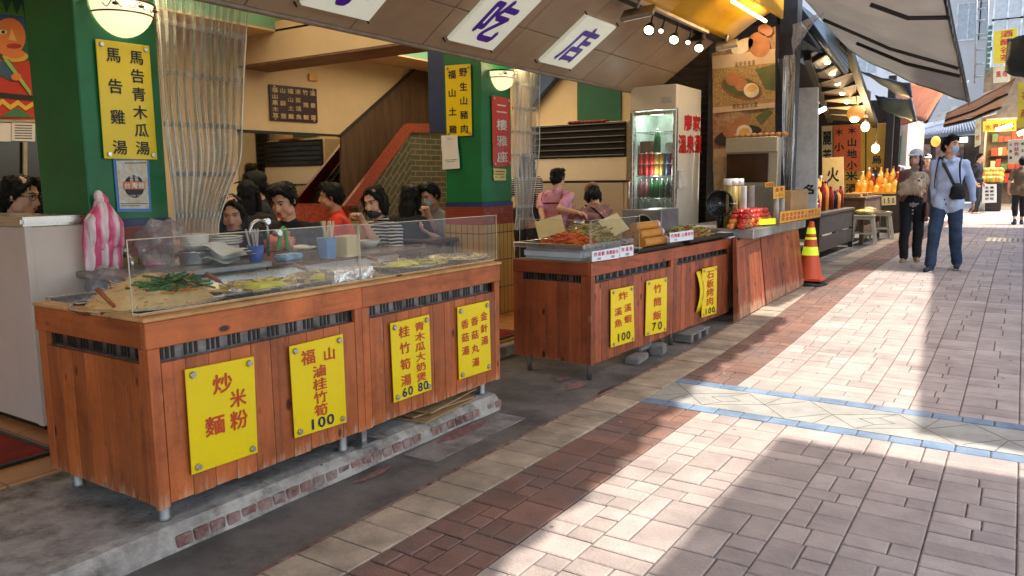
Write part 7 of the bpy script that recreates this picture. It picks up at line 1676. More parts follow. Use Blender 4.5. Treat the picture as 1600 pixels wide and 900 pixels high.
q = onT(451, 406); m = MB(); m.box(q+Vector((0, 0, .02)), (.10, .17, .035), rz=.2); tag(m.build('tissue_pack', mat('pale_blue_pack', S(150, 196, 216), .35, var=.25, scale=14), bevel=.01, seg=2), 'pale blue tissue pack on the dining table', 'tissue pack')
q = onT(445, 390); softbag(q+Vector((-.03, 0, .05)), .06, .12, .07, mat('coral_bag', S(226, 120, 96), .5, var=.12), 'crumpled coral plastic bag on the dining table', .55)
for (x, y, lab) in ((488, 385, 'shallow bowl with food beside the chopstick cup'), (577, 386, 'pale bowl in front of the woman in stripes')):
    q = onT(x, y); m = MB(); m.lathe(q, [(0, 0), (.04, 0), (.085, .05), (.08, .05), (.04, .012), (0, .012)], 22); tag(m.build('bowl', M_bowl), lab, 'bowl')
q = onT(470, 390); m = MB(); m.lathe(q, [(0, 0), (.06, 0), (.11, .018), (.105, .02), (0, .008)], 22); m.ell(q+Vector((0, 0, .018)), (.07, .07, .018), 12, 6); tag(m.build('plate', M_bowl), 'flat plate with leftovers near the coral bag', 'plate')

# ================================================================== people
def cap_prim(mb, p0, r0, p1, r1, n=12):
    p0, p1 = Vector(p0), Vector(p1); d = (p1-p0); d = d.normalized() if d.length > 1e-6 else Vector((0, 0, 1))
    mb.tube([p0-d*r0*.97, p0-d*r0*.72, p0-d*r0*.35, p0, p1, p1+d*r1*.35, p1+d*r1*.72, p1+d*r1*.97], [r0*.22, r0*.70, r0*.94, r0, r1, r1*.94, r1*.70, r1*.22], n)
def blob(prims, voxel, smooth=6, disp=None):
    mb = MB()
    for p in prims:
        if p[0] == 'c': cap_prim(mb, *p[1:])
        else: mb.ell(p[1], p[2], 16, 12, p[3] if len(p) > 3 else None)
    me = bpy.data.meshes.new('b'); me.from_pydata(mb.v, [], mb.f); me.update()
    o = bpy.data.objects.new('b', me); COL.objects.link(o)
    r = o.modifiers.new('r', 'REMESH'); r.mode = 'VOXEL'; r.voxel_size = voxel; r.use_smooth_shade = True
    if smooth: s = o.modifiers.new('s', 'SMOOTH'); s.factor = .5; s.iterations = smooth
    dg = bpy.context.evaluated_depsgraph_get(); out = bpy.data.meshes.new_from_object(o.evaluated_get(dg))
    bpy.data.objects.remove(o); bpy.data.meshes.remove(me)
    if disp:
        no = [v.normal.copy() for v in out.vertices]
        for v, n_ in zip(out.vertices, no): v.co += n_*disp(v.co)
    return out
def finish(me, mats):
    me.materials.clear()
    for m in mats: me.materials.append(m)
    me.polygons.foreach_set('use_smooth', [True]*len(me.polygons)); return me
def join_mb(me, mb, nb):
    """append extra pieces (fingers, eyes, lips) to the body mesh so it stays one object"""
    bm = bmesh.new(); bm.from_mesh(me); o = [bm.verts.new(v) for v in mb.v]
    for f, mi in zip(mb.f, mb.mi):
        try: nf = bm.faces.new([o[i] for i in f]); nf.material_index = mi; nf.smooth = True
        except ValueError: pass
    bm.normal_update(); bm.to_mesh(me); bm.free()
def skin_mat(n, c): return mat('skin_'+n, c, .5, var=.06, scale=14, spec=.35)
SK = skin_mat('light', S(222, 168, 134)); SK2 = skin_mat('tan', S(196, 142, 108))
M_hair = mat('black_hair', S(15, 13, 12), .52, spec=.3, var=.3, scale=20, stretch=(8, 8, 1), bmp=.5, bscale=60); M_eye = mat('dark_eye', S(24, 18, 16), .2); M_lip = mat('lips', S(178, 96, 88), .45); M_eyew = mat('eye_white', S(220, 212, 204), .3)
M_maskb = mat('blue_mask', S(140, 186, 220), .7, var=.04); M_maskk = mat('black_mask', S(44, 44, 48), .7); M_maskg = mat('pale_green_mask', S(150, 190, 176), .7); M_maskp = mat('pink_mask', S(226, 168, 162), .7)
def cloth_mat(n, c, v=.08): return mat('cloth_'+n, c, .85, var=v, scale=8, bmp=.5, bscale=16)
def ik(a, t, l1, l2, pole):
    a, t, pole = Vector(a), Vector(t), Vector(pole); d = t-a; L_ = min(d.length, (l1+l2)*.995); u = d.normalized(); t = a+u*L_
    x = (l1*l1-l2*l2+L_*L_)/(2*L_); h = math.sqrt(max(0, l1*l1-x*x)); w = pole-u*pole.dot(u); w = w.normalized() if w.length > 1e-6 else u.orthogonal().normalized()
    return a+u*x+w*h, t
def facing(dx, dy): return math.atan2(-dx, dy)
def person(label, loc, rz, h=1.68, sit=False, pz=None, lean=.0, twist=0., hyaw=0., hpitch=0., hroll=0., RH=None, LH=None, fem=False, skin=SK, shirt=None, sleeve=.5, trousers=None, tl=1.0, hair='short', shoes=None, mask=None, cap=None, glasses=False, step=0., vox=.011, group=None, width=1.0, chin_mask=False, pole=None, hem=0.0, hairm=None, feet=None):
    k = h/1.68; r_ = thing('person', label, 'person', loc, group); r_.rotation_euler = (0, 0, rz); ORG[r_.name] = Vector((0, 0, 0))
    V = lambda x, y, z: Vector((x, y, z))*k
    pz = pz if pz is not None else (.50 if sit else .90*k)
    P0 = Vector((0, 0, pz)); T = Matrix.Rotation(twist, 3, 'Z') @ Matrix.Rotation(-lean, 3, 'X')
    B = lambda x, y, z: P0+T @ V(x*width, y, z)
    sw = (.152 if fem else .170)*width
    sh = {s: B(s*sw/width, -.005, .425) for s in (1, -1)}
    hd = B(0, .025, .655); RhM = T @ Matrix.Rotation(hyaw, 3, 'Z') @ Matrix.Rotation(-hpitch, 3, 'X') @ Matrix.Rotation(hroll, 3, 'Y')
    Hh = lambda x, y, z: hd+RhM @ V(x, y, z)
    hips = {s: P0+V(s*.085, 0, -.02) for s in (1, -1)}
    if sit: kn = {s: P0+V(s*.11, .42, .0) for s in (1, -1)}; an = {s: Vector((s*.11*k, .40*k, .09)) for s in (1, -1)}
    else:
        st_x = .125 if feet else .085
        kn = {s: Vector((s*(.105 if feet else .09)*k, (.05+s*step*.5)*k, .48*k)) for s in (1, -1)}; an = {s: Vector((s*st_x*k, (-.02+s*step)*k, .075*k+max(0, -s*step)*.16)) for s in (1, -1)}
    tgt = {1: RH or (Vector((sw*k+.07*k, .06*k, pz-.04*k)) if not sit else P0+V(.15, .34, .28)), -1: LH or (Vector((-sw*k-.07*k, .06*k, pz-.04*k)) if not sit else P0+V(-.15, .34, .28))}
    el, wr = {}, {}
    for s in (1, -1): el[s], wr[s] = ik(sh[s], tgt[s], .285*k, .245*k, (pole or {}).get(s, Vector((s*.35, -.6, -.5))))
    R = Matrix
    torso = [('e', B(0, 0, .02), V(.150*width, .108, .12), T), ('e', B(0, 0, .15), V((.122 if fem else .138)*width, .098, .14), T), ('e', B(0, .0, .30), V((.142 if fem else .160)*width, .108, .18), T), ('c', B(-.10*(.9 if fem else 1), -.005, .425), .058*k, B(.10*(.9 if fem else 1), -.005, .425), .058*k)]
    if fem: torso += [('e', B(s*.06, .075, .285), V(.058, .05, .055), T) for s in (1, -1)]
    neck = [('c', B(0, -.01, .45), .055*k, hd+RhM @ V(0, -.015, -.07), .050*k)]
    arms = []; legs = []; feet_ = []
    for s in (1, -1):
        arms += [('c', sh[s], .052*k, el[s], .038*k), ('c', el[s], .039*k, wr[s], .026*k)]
        legs += [('c', hips[s], .088*k, kn[s], .056*k), ('c', kn[s], .054*k, an[s], .036*k)]
        fd = Vector((s*.02, .15, 0))*k; feet_ += [('c', an[s]+Vector((0, -.03*k, -.035*k)), .036*k, an[s]+fd+Vector((0, 0, -.045*k)), .028*k)]
    head = [('e', Hh(0, -.012, .028), V(.072, .092, .088), RhM), ('e', Hh(0, .022, -.03), V(.060, .066, .086), RhM), ('e', Hh(0, .052, -.092), V(.030, .028, .022), RhM), ('c', Hh(0, .088, .004), .009*k, Hh(0, .103, -.032), .014*k), ('e', Hh(0, .074, .024), V(.046, .018, .011), RhM), ('e', Hh(0, .078, -.062), V(.026, .016, .014), RhM)]
    for s in (1, -1): head += [('e', Hh(s*.036, .062, -.035), V(.022, .022, .022), RhM), ('e', Hh(s*.075, -.005, -.008), V(.010, .02, .030), RhM), ('e', Hh(s*.046, .02, -.068), V(.022, .04, .03), RhM)]
    palms = []; ex = MB()
    for s in (1, -1):
        d = (wr[s]-el[s]).normalized(); sd = d.cross(Vector((0, 0, 1))); sd = sd.normalized() if sd.length > .2 else Vector((0, 1, 0)); sd = (sd*.2+Vector((0, 1, 0))*.9 if abs(d.z) > .7 else sd); sd = (sd-d*sd.dot(d)).normalized(); nr = d.cross(sd)*s
        if nr.x*s > 0 and abs(d.z) > .6: nr = -nr
        M3 = Matrix((sd, nr, d)).transposed(); palms.append(('e', wr[s]+d*.045*k, V(.037, .017, .05), M3))
        for i in range(4):
            o = sd*(.026-.0175*i)*k; b0 = wr[s]+d*.075*k+o; ln = (.068, .078, .072, .056)[i]*k; b1 = b0+(d*.85+nr*.5).normalized()*ln*.55; b2 = b1+(d*.45+nr*.9).normalized()*ln*.5
            ex.tube([b0, b0.lerp(b1, .6), b1, b2, b2+(d*.2+nr).normalized()*.004], [.0095*k, .0088*k, .0085*k, .007*k, .003*k], 7)
        t0 = wr[s]+d*.02*k+sd*.028*k; t1 = t0+(sd*.7+d*.7+nr*.3).normalized()*.035*k; ex.tube([t0, t1, t1+(d*.9+nr*.35+sd*.1).normalized()*.03*k], [.0115*k, .0095*k, .006*k], 7)
    for s in (1, -1):
        ex.cur = 3; ex.ell(Hh(s*.030, .083, .006), V(.014, .006, .0062), 10, 6, RhM); ex.cur = 1; ex.ell(Hh(s*.030, .0868, .006), V(.0068, .0036, .0060), 8, 6, RhM)
        ex.tube([Hh(s*.016, .0885, .0125), Hh(s*.030, .091, .0145), Hh(s*.046, .083, .010)], .0022*k, 5)
        ex.cur = 4; ex.tube([Hh(s*.014, .0925, .027), Hh(s*.032, .092, .032), Hh(s*.052, .078, .026)], [.0034*k, .0040*k, .0022*k], 6)
    ex.cur = 2; ex.ell(Hh(0, .0925, -.058), V(.021, .007, .0042), 12, 6, RhM); ex.ell(Hh(0, .0915, -.0655), V(.018, .007, .005), 12, 6, RhM)
    me = blob(torso+neck+arms+legs+feet_+head+palms, vox, 3); HM = hairm or M_hair; finish(me, [skin, M_eye, M_lip, M_eyew, HM]); join_mb(me, ex, 0)
    adopt('body', me, r_)
    grow = lambda L_, g: [(p[0], p[1], p[2]+g, p[3], p[4]+g) if p[0] == 'c' else (p[0], p[1], p[2]+Vector((g, g, g))) + tuple(p[3:]) for p in L_]
    wrk = lambda sc, a: (lambda c: a*(noise.noise(Vector((c.x*sc, c.y*sc, c.z*sc*.8)))+.6*abs(noise.noise(Vector((c.x*sc*1.7+3, c.y*sc*1.7, c.z*sc*2))))))
    if shirt:
        sl = []
        for s in (1, -1):
            if sleeve <= .5: e_ = sh[s].lerp(el[s], sleeve*1.6); sl += [('c', sh[s], .058*k, e_, .055*k)]
            else: sl += [('c', sh[s], .056*k, el[s], .046*k), ('c', el[s], .046*k, el[s].lerp(wr[s], (sleeve-.5)*2*.93), .037*k)]
        hm = [('e', P0+V(0, 0, -.03-hem), V(.155*width, .112, .10), None)] if hem else []
        hm = [('e', P0+V(s*.082*width, 0, -.01-hem*.35), V(.108*width, .140, .10+hem*.35), None) for s in (1, -1)]+[('c', P0+V(-.10*width, 0, -.05-hem*.5), .085*k, P0+V(.10*width, 0, -.05-hem*.5), .085*k)] if hem else []
        hm = [(q_[0], q_[1], q_[2]) if q_[0] == 'e' else q_ for q_ in hm]
        adopt('shirt', finish(blob(grow(torso, .014*k)+sl+hm+[('c', B(0, -.012, .44), .068*k, B(0, -.008, .485), .060*k)], max(vox, .011), 4, wrk(9, .013)), [shirt]), r_)
    if trousers:
        L_ = []
        for s in (1, -1): L_ += [('c', hips[s], .096*k, kn[s], .072*k), ('c', kn[s], .072*k, kn[s].lerp(an[s], tl*.93), (.062 if tl > .9 else .06)*k)]
        adopt('trousers', finish(blob(L_+[('e', P0+V(0, 0, -.01), V(.155*width, .115, .12))]+([] if hem or sit else [('e', P0+V(0, .004, .05), V(.178*width, .142, .085)), ('c', P0+V(-.07, 0, .0), .115*k, P0+V(.07, 0, .0), .115*k)]), max(vox, .011), 3, wrk(8, .011)), [trousers]), r_)
    if shoes:
        for s in (1, -1):
            fd = Vector((s*.02, .16, 0))*k; a = an[s]
            up = blob([('c', a+Vector((0, -.035*k, -.03*k)), .044*k, a+fd+Vector((0, .0, -.04*k)), .036*k), ('c', a+Vector((0, -.01, .0)), .046*k, a+Vector((0, -.01, .03)), .045*k)], .009, 3)
            so_ = adopt('shoe', finish(up, [shoes[0]]), r_); m = MB(); c = a+Vector((s*.01*k, .062*k, -.066*k)); m.ell(c, V(.046, .135, .018), 16, 6); me2 = bpy.data.meshes.new('sole'); me2.from_pydata(m.v, [], m.f); finish(me2, [shoes[1]]); adopt('sole', me2, so_)
    hs = lambda sc=52, a=.006: (lambda c: a*noise.noise(Vector((c.x*sc, c.y*sc, c.z*9))) + .004*noise.noise(Vector((c.x*20, c.y*20, c.z*14))))
    HP = [('e', Hh(0, -.022, .044), V(.078, .091, .074), RhM), ('e', Hh(0, -.048, .0), V(.078, .066, .092), RhM)]
    for s in (1, -1): HP += [('e', Hh(s*.070, -.012, .022), V(.016, .048, .050), RhM)]
    if hair in ('short', 'bun'):
        HP += [('c', Hh(-.045, .060, .094), .017*k, Hh(.040, .064, .092), .019*k)]
        if hair == 'short': HP += [('e', Hh(.02, .03, .098), V(.058, .058, .032), RhM), ('c', Hh(-.01, .075, .088), .013*k, Hh(.02, .086, .068), .008*k), ('c', Hh(.025, .072, .086), .013*k, Hh(.052, .070, .058), .008*k), ('c', Hh(-.05, .055, .085), .014*k, Hh(-.064, .045, .045), .011*k), ('c', Hh(.052, .05, .085), .014*k, Hh(.066, .042, .045), .011*k)]
        else: HP += [('e', Hh(0, -.10, -.03), V(.045, .04, .045), RhM)]
    if hair in ('bob', 'long', 'pony'):
        HP += [('c', Hh(-.014, .055, .105), .016*k, Hh(-.068, .040, .030), .017*k), ('c', Hh(-.012, .055, .105), .016*k, Hh(.068, .040, .030), .017*k)]
    if hair == 'bob':
        HP += [('e', Hh(0, -.055, -.045), V(.078, .052, .085), RhM)]+[('e', Hh(s*.074, -.002, -.035), V(.022, .052, .085), RhM) for s in (1, -1)]
    if hair == 'long':
        HP += [('e', Hh(0, -.060, -.10), V(.085, .045, .17), RhM)]+[('c', Hh(s*.072, .012, .0), .026*k, Hh(s*.085, .025, -.22), .024*k) for s in (1, -1)]
    if hair == 'pony': HP += [('c', Hh(0, -.10, -.01), .032*k, Hh(.02, -.11, -.20), .020*k)]
    if hair == 'braid': HP += [('c', Hh(-.07, .0, -.03), .026*k, Hh(-.10, .06, -.14), .022*k), ('c', Hh(-.10, .06, -.14), .022*k, Hh(-.10, .10, -.30), .016*k), ('c', Hh(.07, .0, -.02), .02*k, Hh(.07, -.03, -.10), .02*k)]
    hme = finish(blob(HP, max(.0085, vox*.8), 2, hs()), [HM])
    if vox < .0125:
        hv = [(v.co.copy(), v.normal.copy()) for v in hme.vertices]; sx = MB(); top = Hh(0, -.03, .125)
        for _ in range(420 if hair == 'short' else 520):
            c, n_ = RND.choice(hv); dn = (c-top); dn = dn-n_*dn.dot(n_)
            if dn.length < 1e-4: continue
            dn.normalize(); dn = (dn+Vector((RND.gauss(0, .25), RND.gauss(0, .25), RND.gauss(-.2, .2)))).normalized(); ln = RND.uniform(.018, .04)*k
            sx.tube([c-n_*.003, c+n_*.0018+dn*ln*.5, c-n_*.001+dn*ln], [.0030, .0026, .0007], 4)
        join_mb(hme, sx, 0)
    adopt('hair', hme, r_)
    if mask:
        dz = -.035 if chin_mask else 0
        mk = adopt('face_mask', finish(blob([('e', Hh(0, .040, -.050+dz), V(.058, .064, .052 if not chin_mask else .04), RhM), ('e', Hh(0, .082, -.034+dz), V(.03, .026, .03), RhM)], .009, 3), [mask]), r_)
        m = MB()
        for s in (1, -1): m.tube([Hh(s*.05, .06, -.025+dz), Hh(s*.078, .0, .012), Hh(s*.078, -.012, -.02), Hh(s*.052, .05, -.07+dz)], .0016, 4)
        me2 = bpy.data.meshes.new('loop'); me2.from_pydata(m.v, [], m.f); finish(me2, [mask]); adopt('ear_loop', me2, mk)
    if cap:
        cm = adopt('cap', finish(blob([('e', Hh(0, -.016, .066), V(.092, .106, .072), RhM), ('c', Hh(-.06, -.02, .04), .035*k, Hh(.06, -.02, .04), .035*k)], .009, 4), [cap]), r_)
        m = MB(); m.ell(Hh(0, .115, .052), V(.072, .072, .007), 18, 6, RhM @ Matrix.Rotation(-.22, 3, 'X')); me2 = bpy.data.meshes.new('brim'); me2.from_pydata(m.v, [], m.f); finish(me2, [cap]); adopt('brim', me2, cm)
    if glasses:
        m = MB()
        for s in (1, -1):
            m.tube([Hh(s*.032+.024*math.cos(a), .098-.004*abs(math.cos(a)), .004+.017*math.sin(a)) for a in [2*math.pi*i/14 for i in range(15)]], .0018, 5); m.tube([Hh(s*.056, .094, .008), Hh(s*.076, .0, .012)], .0016, 4)
        m.tube([Hh(-.008, .1, .006), Hh(.008, .1, .006)], .0016, 4); me2 = bpy.data.meshes.new('g'); me2.from_pydata(m.v, [], m.f); finish(me2, [M_dark]); adopt('glasses', me2, r_)
    return r_, dict(B=B, H=Hh, hd=hd, wr=wr, el=el, sh=sh, k=k, T=T, RH=RhM, an=an)
def put_head(target, rz, h, lean=0., twist=0., floor=.1, sit=True, width=1):
    k = h/1.68; T = Matrix.Rotation(twist, 3, 'Z') @ Matrix.Rotation(-lean, 3, 'X'); o = Matrix.Rotation(rz, 3, 'Z') @ (T @ Vector((0, .025*k, .655*k)))
    return Vector((target.x-o.x, target.y-o.y, floor)), target.z-o.z-floor
def local(r_loc, rz, world): return Matrix.Rotation(-rz, 3, 'Z') @ (Vector(world)-Vector(r_loc))
M_stoolw = mat('round_stool', S(120, 84, 54), .5, var=.1)
def seat_stool(loc, z, label):
    r_ = thing('round_stool', label, 'stool', loc); zz = loc.z+z-.13; m = MB(); m.lathe((loc.x, loc.y, zz-.03), [(0, 0), (.16, 0), (.165, .03), (0, .032)], 20); m.build('seat', M_stoolw, r_)
    for a in range(4): d = Vector((math.cos(a*math.pi/2+.8), math.sin(a*math.pi/2+.8), 0)); MB().tube([Vector((loc.x, loc.y, loc.z))+d*.17, Vector((loc.x, loc.y, zz-.03))+d*.11], .013, 6).build('leg', M_dark, r_)
TOCAM = lambda p: (-p.x, -p.y)
RX = Vector((.834, .552, 0)); TC = Vector((.552, -.834, 0))     # image right, and towards the camera, on the floor
def diner(label, x, y, d, fdir, stool, h=1.66, lean=.1, twist=0., **kw):
    t = PD(x, y, d); rz = facing(fdir.x, fdir.y); loc, pz = put_head(t, rz, h, lean, twist); 
    for s_, nm in ((1, 'RH'), (-1, 'LH')):
        if isinstance(kw.get(nm), tuple): kw[nm] = local(loc, rz, PD(*kw[nm]))
    r = person(label, loc, rz, h, True, pz, lean, twist, **kw); seat_stool(loc, pz, stool); return r
M_teeB = cloth_mat('black', S(34, 33, 36)); M_teeR = cloth_mat('red', S(216, 62, 40)); M_pinkT = cloth_mat('pink', S(226, 158, 178)); M_jean = cloth_mat('blue_jean', S(48, 66, 90), .25); M_blackj = cloth_mat('black_jean', S(28, 29, 33)); M_beige = cloth_mat('beige', S(186, 158, 112)); M_dusty = cloth_mat('dusty_pink', S(150, 104, 98)); M_blueS = cloth_mat('light_blue', S(184, 200, 228), .05); M_olive = cloth_mat('olive', S(112, 96, 70)); M_greyT = cloth_mat('grey', S(150, 148, 146)); M_whiteS = cloth_mat('white_shirt', S(222, 222, 224), .04); M_darkT = cloth_mat('dark_trouser', S(40, 40, 46))
M_strp = stripe_mat('striped_cloth', S(30, 30, 34), S(216, 206, 192), 42, 2, .85, .62, .06, warp=.03)
toC = TC; 
diner('smiling young woman with long dark hair behind the gathered curtain', 362, 330, 5.3, (TC+RX*.15).normalized(), 'stool under the smiling young woman', 1.6, .18, hpitch=.28, hyaw=.1, fem=True, hair='long', shirt=M_teeB, trousers=M_darkT, vox=.0095)
rm, inf = diner('young man in a black T-shirt looking down at the dining table', 443, 312, 5.5, (TC-RX*.10).normalized(), 'stool under the man in the black T-shirt', 1.76, .22, hpitch=.22, hyaw=-.18, shirt=M_teeB, trousers=M_darkT, vox=.0085, width=1.12)
diner('man in a red polo shirt seen in profile by the stair', 517, 306, 6.9, (-RX+TC*.25).normalized(), 'stool under the man in the red shirt', 1.72, .12, hyaw=-.05, shirt=M_teeR, trousers=M_darkT, vox=.0095, skin=SK2)
diner('woman in a black and white striped top with a mask below her chin', 585, 314, 5.75, (TC*.75-RX*.7).normalized(), 'stool under the woman in stripes', 1.62, .20, hpitch=.12, hyaw=.32, fem=True, hair='bob', shirt=M_strp, sleeve=.5, trousers=M_darkT, mask=M_maskk, chin_mask=True, vox=.0085, RH=(566, 345, 5.5))
diner('person with long black hair and dark jacket turned away beside the stair', 642, 308, 6.9, (-TC+RX*.4).normalized(), 'stool under the person in the dark jacket', 1.62, .15, fem=True, hair='long', shirt=M_teeB, sleeve=.95, trousers=M_darkT, vox=.011)
dm, di = diner('masked diner holding chopsticks beside the ochre pillar', 671, 304, 7.0, (TC*.8-RX*.55).normalized(), 'stool under the masked diner', 1.62, .2, hpitch=.25, fem=True, hair='short', shirt=M_greyT, trousers=M_darkT, mask=M_maskg, vox=.0095, RH=(668, 332, 6.75))
diner('woman seen from behind with long black hair near the mirror', 388, 302, 6.5, (-TC).normalized(), 'stool under the woman with her back to the street', 1.64, .05, fem=True, hair='long', shirt=M_teeB, trousers=M_darkT, vox=.012)
diner('person in a black cap seated near the mirror', 398, 290, 7.1, (-RX*.6+TC*.3).normalized(), 'stool under the person in the black cap', 1.7, .1, hair='short', shirt=M_teeB, cap=cloth_mat('cap_black', S(30, 30, 32)), trousers=M_darkT, vox=.012)
diner('person with short dark hair in beige half hidden behind the man in black', 412, 312, 7.3, (-TC+RX*.2).normalized(), 'stool under the half hidden person in beige', 1.6, .1, hair='bob', fem=True, shirt=M_beige, trousers=M_darkT, vox=.012)
diner('diner with glasses and tied back hair at the far left', 34, 305, 4.3, (RX+TC*.12).normalized(), 'stool under the diner with glasses', 1.64, .14, hpitch=.06, fem=True, hair='pony', glasses=True, shirt=M_beige, sleeve=.95, trousers=M_darkT, vox=.0085)
diner('person in a yellow top half hidden by the near pillar', 66, 303, 5.2, (-TC).normalized(), 'stool under the person in the yellow top', 1.62, .1, fem=True, hair='long', shirt=cloth_mat('mustard', S(186, 150, 52)), trousers=M_darkT, vox=.012)
# standing staff
def stander(label, x, y, d, fdir, h, lean=0., floor=None, **kw):
    t = PD(x, y, d); rz = facing(fdir.x, fdir.y); fl = .1 if floor is None else floor; loc, pz = put_head(t, rz, h, lean, 0, fl)
    for nm in ('RH', 'LH'):
        if isinstance(kw.get(nm), tuple): kw[nm] = local(loc, rz, PD(*kw[nm]))
    return person(label, loc, rz, h, False, pz if abs(pz-.9*h/1.68) < .25 else None, lean, 0., **kw)
sp, si = stander('staff woman in a pink T-shirt and brown apron seen from behind', 872, 277, 7.7, Vector((.05, 1, 0)).normalized(), 1.36, .03, fem=True, hair='bun', shirt=M_pinkT, sleeve=.45, trousers=M_darkT, hem=.06, vox=.0095, width=1.36, RH=(903, 332, 7.4), LH=(850, 352, 7.5))
def strap(r_, pts, w, m_, name='strap', th=.004):
    m = MB(); m.tube(pts, [w]*len(pts), 6, flat=.22); me2 = bpy.data.meshes.new(name); me2.from_pydata(m.v, [], m.f); finish(me2, [m_]); return adopt(name, me2, r_)
M_apr = cloth_mat('apron_brown', S(150, 82, 46)); B = si['B']
strap(sp, [B(-.10, -.085, .47), B(-.105, -.125, .40), B(-.10, -.142, .28), B(-.095, -.13, .1)], .016, M_apr, 'apron_strap'); strap(sp, [B(.10, -.085, .47), B(.105, -.125, .40), B(.10, -.142, .28), B(.095, -.13, .1)], .016, M_apr, 'apron_strap'); strap(sp, [B(-.10, -.143, .33), B(0, -.146, .335), B(.10, -.143, .34)], .013, M_apr, 'apron_strap'); strap(sp, [B(-.17, -.06, .01), B(-.06, -.145, .0), B(.0, -.15, .0), B(.08, -.14, .0), B(.17, -.05, .01)], .014, mat('apron_tie', S(196, 160, 80), .8), 'apron_tie'); strap(sp, [B(.01, -.155, .0), B(.05, -.17, -.06), B(.03, -.16, -.13)], .01, MATS['apron_tie'], 'apron_tie')
cp2, ci = stander('staff woman in a brown cap leaning over beside the fridge', 926, 303, 7.75, Vector((-.75, .66, 0)).normalized(), 1.40, .42, fem=True, hair='bob', shirt=M_dusty, sleeve=.95, trousers=M_darkT, cap=cloth_mat('brown_cap', S(150, 104, 84)), vox=.0095, hpitch=.3, RH=(898, 330, 7.55), LH=(895, 335, 7.7))
B = ci['B']; strap(cp2, [B(-.12, .02, .50), B(-.06, -.11, .40), B(.04, -.14, .25), B(.13, -.11, .08)], .022, M_teeB, 'shoulder_strap')
st_, _ = stander('woman in stripes with long black hair behind the second curtain', 824, 310, 8.6, Vector((-.2, 1, 0)).normalized(), 1.5, .05, fem=True, hair='long', shirt=M_strp, sleeve=.95, trousers=M_darkT, vox=.011)

# ------------------------------------------------------------------ man and woman walking in the street
M_shoe = (cloth_mat('sneaker', S(52, 54, 62)), mat('white_sole', S(214, 212, 206), .6)); M_boot = (cloth_mat('beige_boot', S(170, 138, 104)), mat('pale_sole', S(206, 196, 180), .6))
gm = PG(1470, 424); rzm = facing(-.06, -1) ; hm_ = (PY(1497, 207, gm.y).z-gm.z)*1.0
loc = Vector((gm.x+.02, gm.y, gm.z)); toL = lambda p: local(loc, rzm, p); dM = float(np.dot(np.array(loc)-C0, FWD))
man, mi_ = person('man in a light blue shirt and jeans walking with a blue mask and black bag', loc, rzm, hm_*.985, False, None, .0, 0., hyaw=1.0, RH=toL(PD(1462, 342, dM-.05)), LH=toL(PD(1521, 318, dM-.05)), shirt=M_blueS, sleeve=.98, hem=.10, trousers=M_jean, shoes=M_shoe, mask=M_maskb, hair='short', step=.15, feet=True, vox=.0095, width=.96, pole={1: Vector((.6, -.5, 0)), -1: Vector((-.8, -.5, 0))})
B = mi_['B']; bk = [('e', B(0, -.20, .27), Vector((.15, .09, .22))*mi_['k']), ('e', B(0, -.26, .18), Vector((.11, .06, .12))*mi_['k'])]
adopt('backpack', finish(blob(bk, .014, 4), [cloth_mat('navy_pack', S(44, 52, 66))]), man)
for s in (1, -1): strap(man, [B(s*.11, -.12, .45), B(s*.125, .0, .515), B(s*.125, .105, .42), B(s*.135, .125, .30), B(s*.15, .09, .16), B(s*.15, -.08, .1)], .020, MATS['cloth_navy_pack'], 'backpack_strap')
strap(man, [B(.10, -.1, .47), B(.08, .02, .52), B(.05, .115, .42), B(-.03, .145, .28), B(-.09, .14, .16)], .022, cloth_mat('bag_strap', S(70, 74, 82)), 'bag_strap')
bg_ = Vector(B(-.13, .17, .10)); kb = mi_['k']; adopt('camera_bag', finish(blob([('e', bg_, Vector((.085, .06, .10))*kb), ('c', bg_+Vector((-.04, 0, -.05)), .05*kb, bg_+Vector((.04, 0, -.05)), .05*kb)], .011, 4), [cloth_mat('bag_black', S(26, 27, 31))]), man)
m = MB(); H_ = mi_['B']
for s in (1, -1): m.prism([H_(s*.012, .098, .475), H_(s*.062, .07, .505), H_(s*.075, .085, .455), H_(s*.035, .112, .43)], H_(0, .006, 0)-H_(0, 0, 0))
me2 = bpy.data.meshes.new('collar'); me2.from_pydata(m.v, [], m.f); finish(me2, [M_blueS]); adopt('collar', me2, man)
gw = PG(1421, 411); rzw = facing(.12, -1); hw_ = PY(1424, 229, gw.y).z-gw.z; locw = Vector((gw.x-.0, gw.y, gw.z)); toL = lambda p: local(locw, rzw, p); dW = float(np.dot(np.array(locw)-C0, FWD))
wom, wi = person('woman in a grey cap and brown cardigan carrying a small fluffy dog', locw, rzw, hw_*.975, False, None, .0, 0., hyaw=-.35, hpitch=.05, RH=toL(PD(1432, 297, dW-.22)), LH=toL(PD(1418, 297, dW-.24)), fem=True, shirt=M_greyT, sleeve=.3, hem=.0, trousers=M_blackj, shoes=M_boot, mask=M_maskp, cap=cloth_mat('cap_grey', S(224, 226, 232)), hair='braid', step=.08, vox=.0095, pole={1: Vector((.7, -.3, -.6)), -1: Vector((-.7, -.3, -.6))}, hairm=mat('brown_hair', S(60, 40, 32), .45, var=.2))
B = wi['B']; kw_ = wi['k']; cd = []
for s in (1, -1): cd += [('c', wi['sh'][s], .064*kw_, wi['el'][s], .054*kw_), ('c', wi['el'][s], .052*kw_, wi['el'][s].lerp(wi['wr'][s], .86), .042*kw_), ('e', B(s*.088, -.0, .30), Vector((.085, .130, .19))*kw_), ('e', B(s*.10, -.01, .10), Vector((.085, .125, .20))*kw_), ('c', B(s*.10, -.02, .43), .070*kw_, B(s*.05, -.06, .45), .06*kw_)]
cd += [('e', B(0, -.06, .22), Vector((.15, .085, .30))*kw_)]
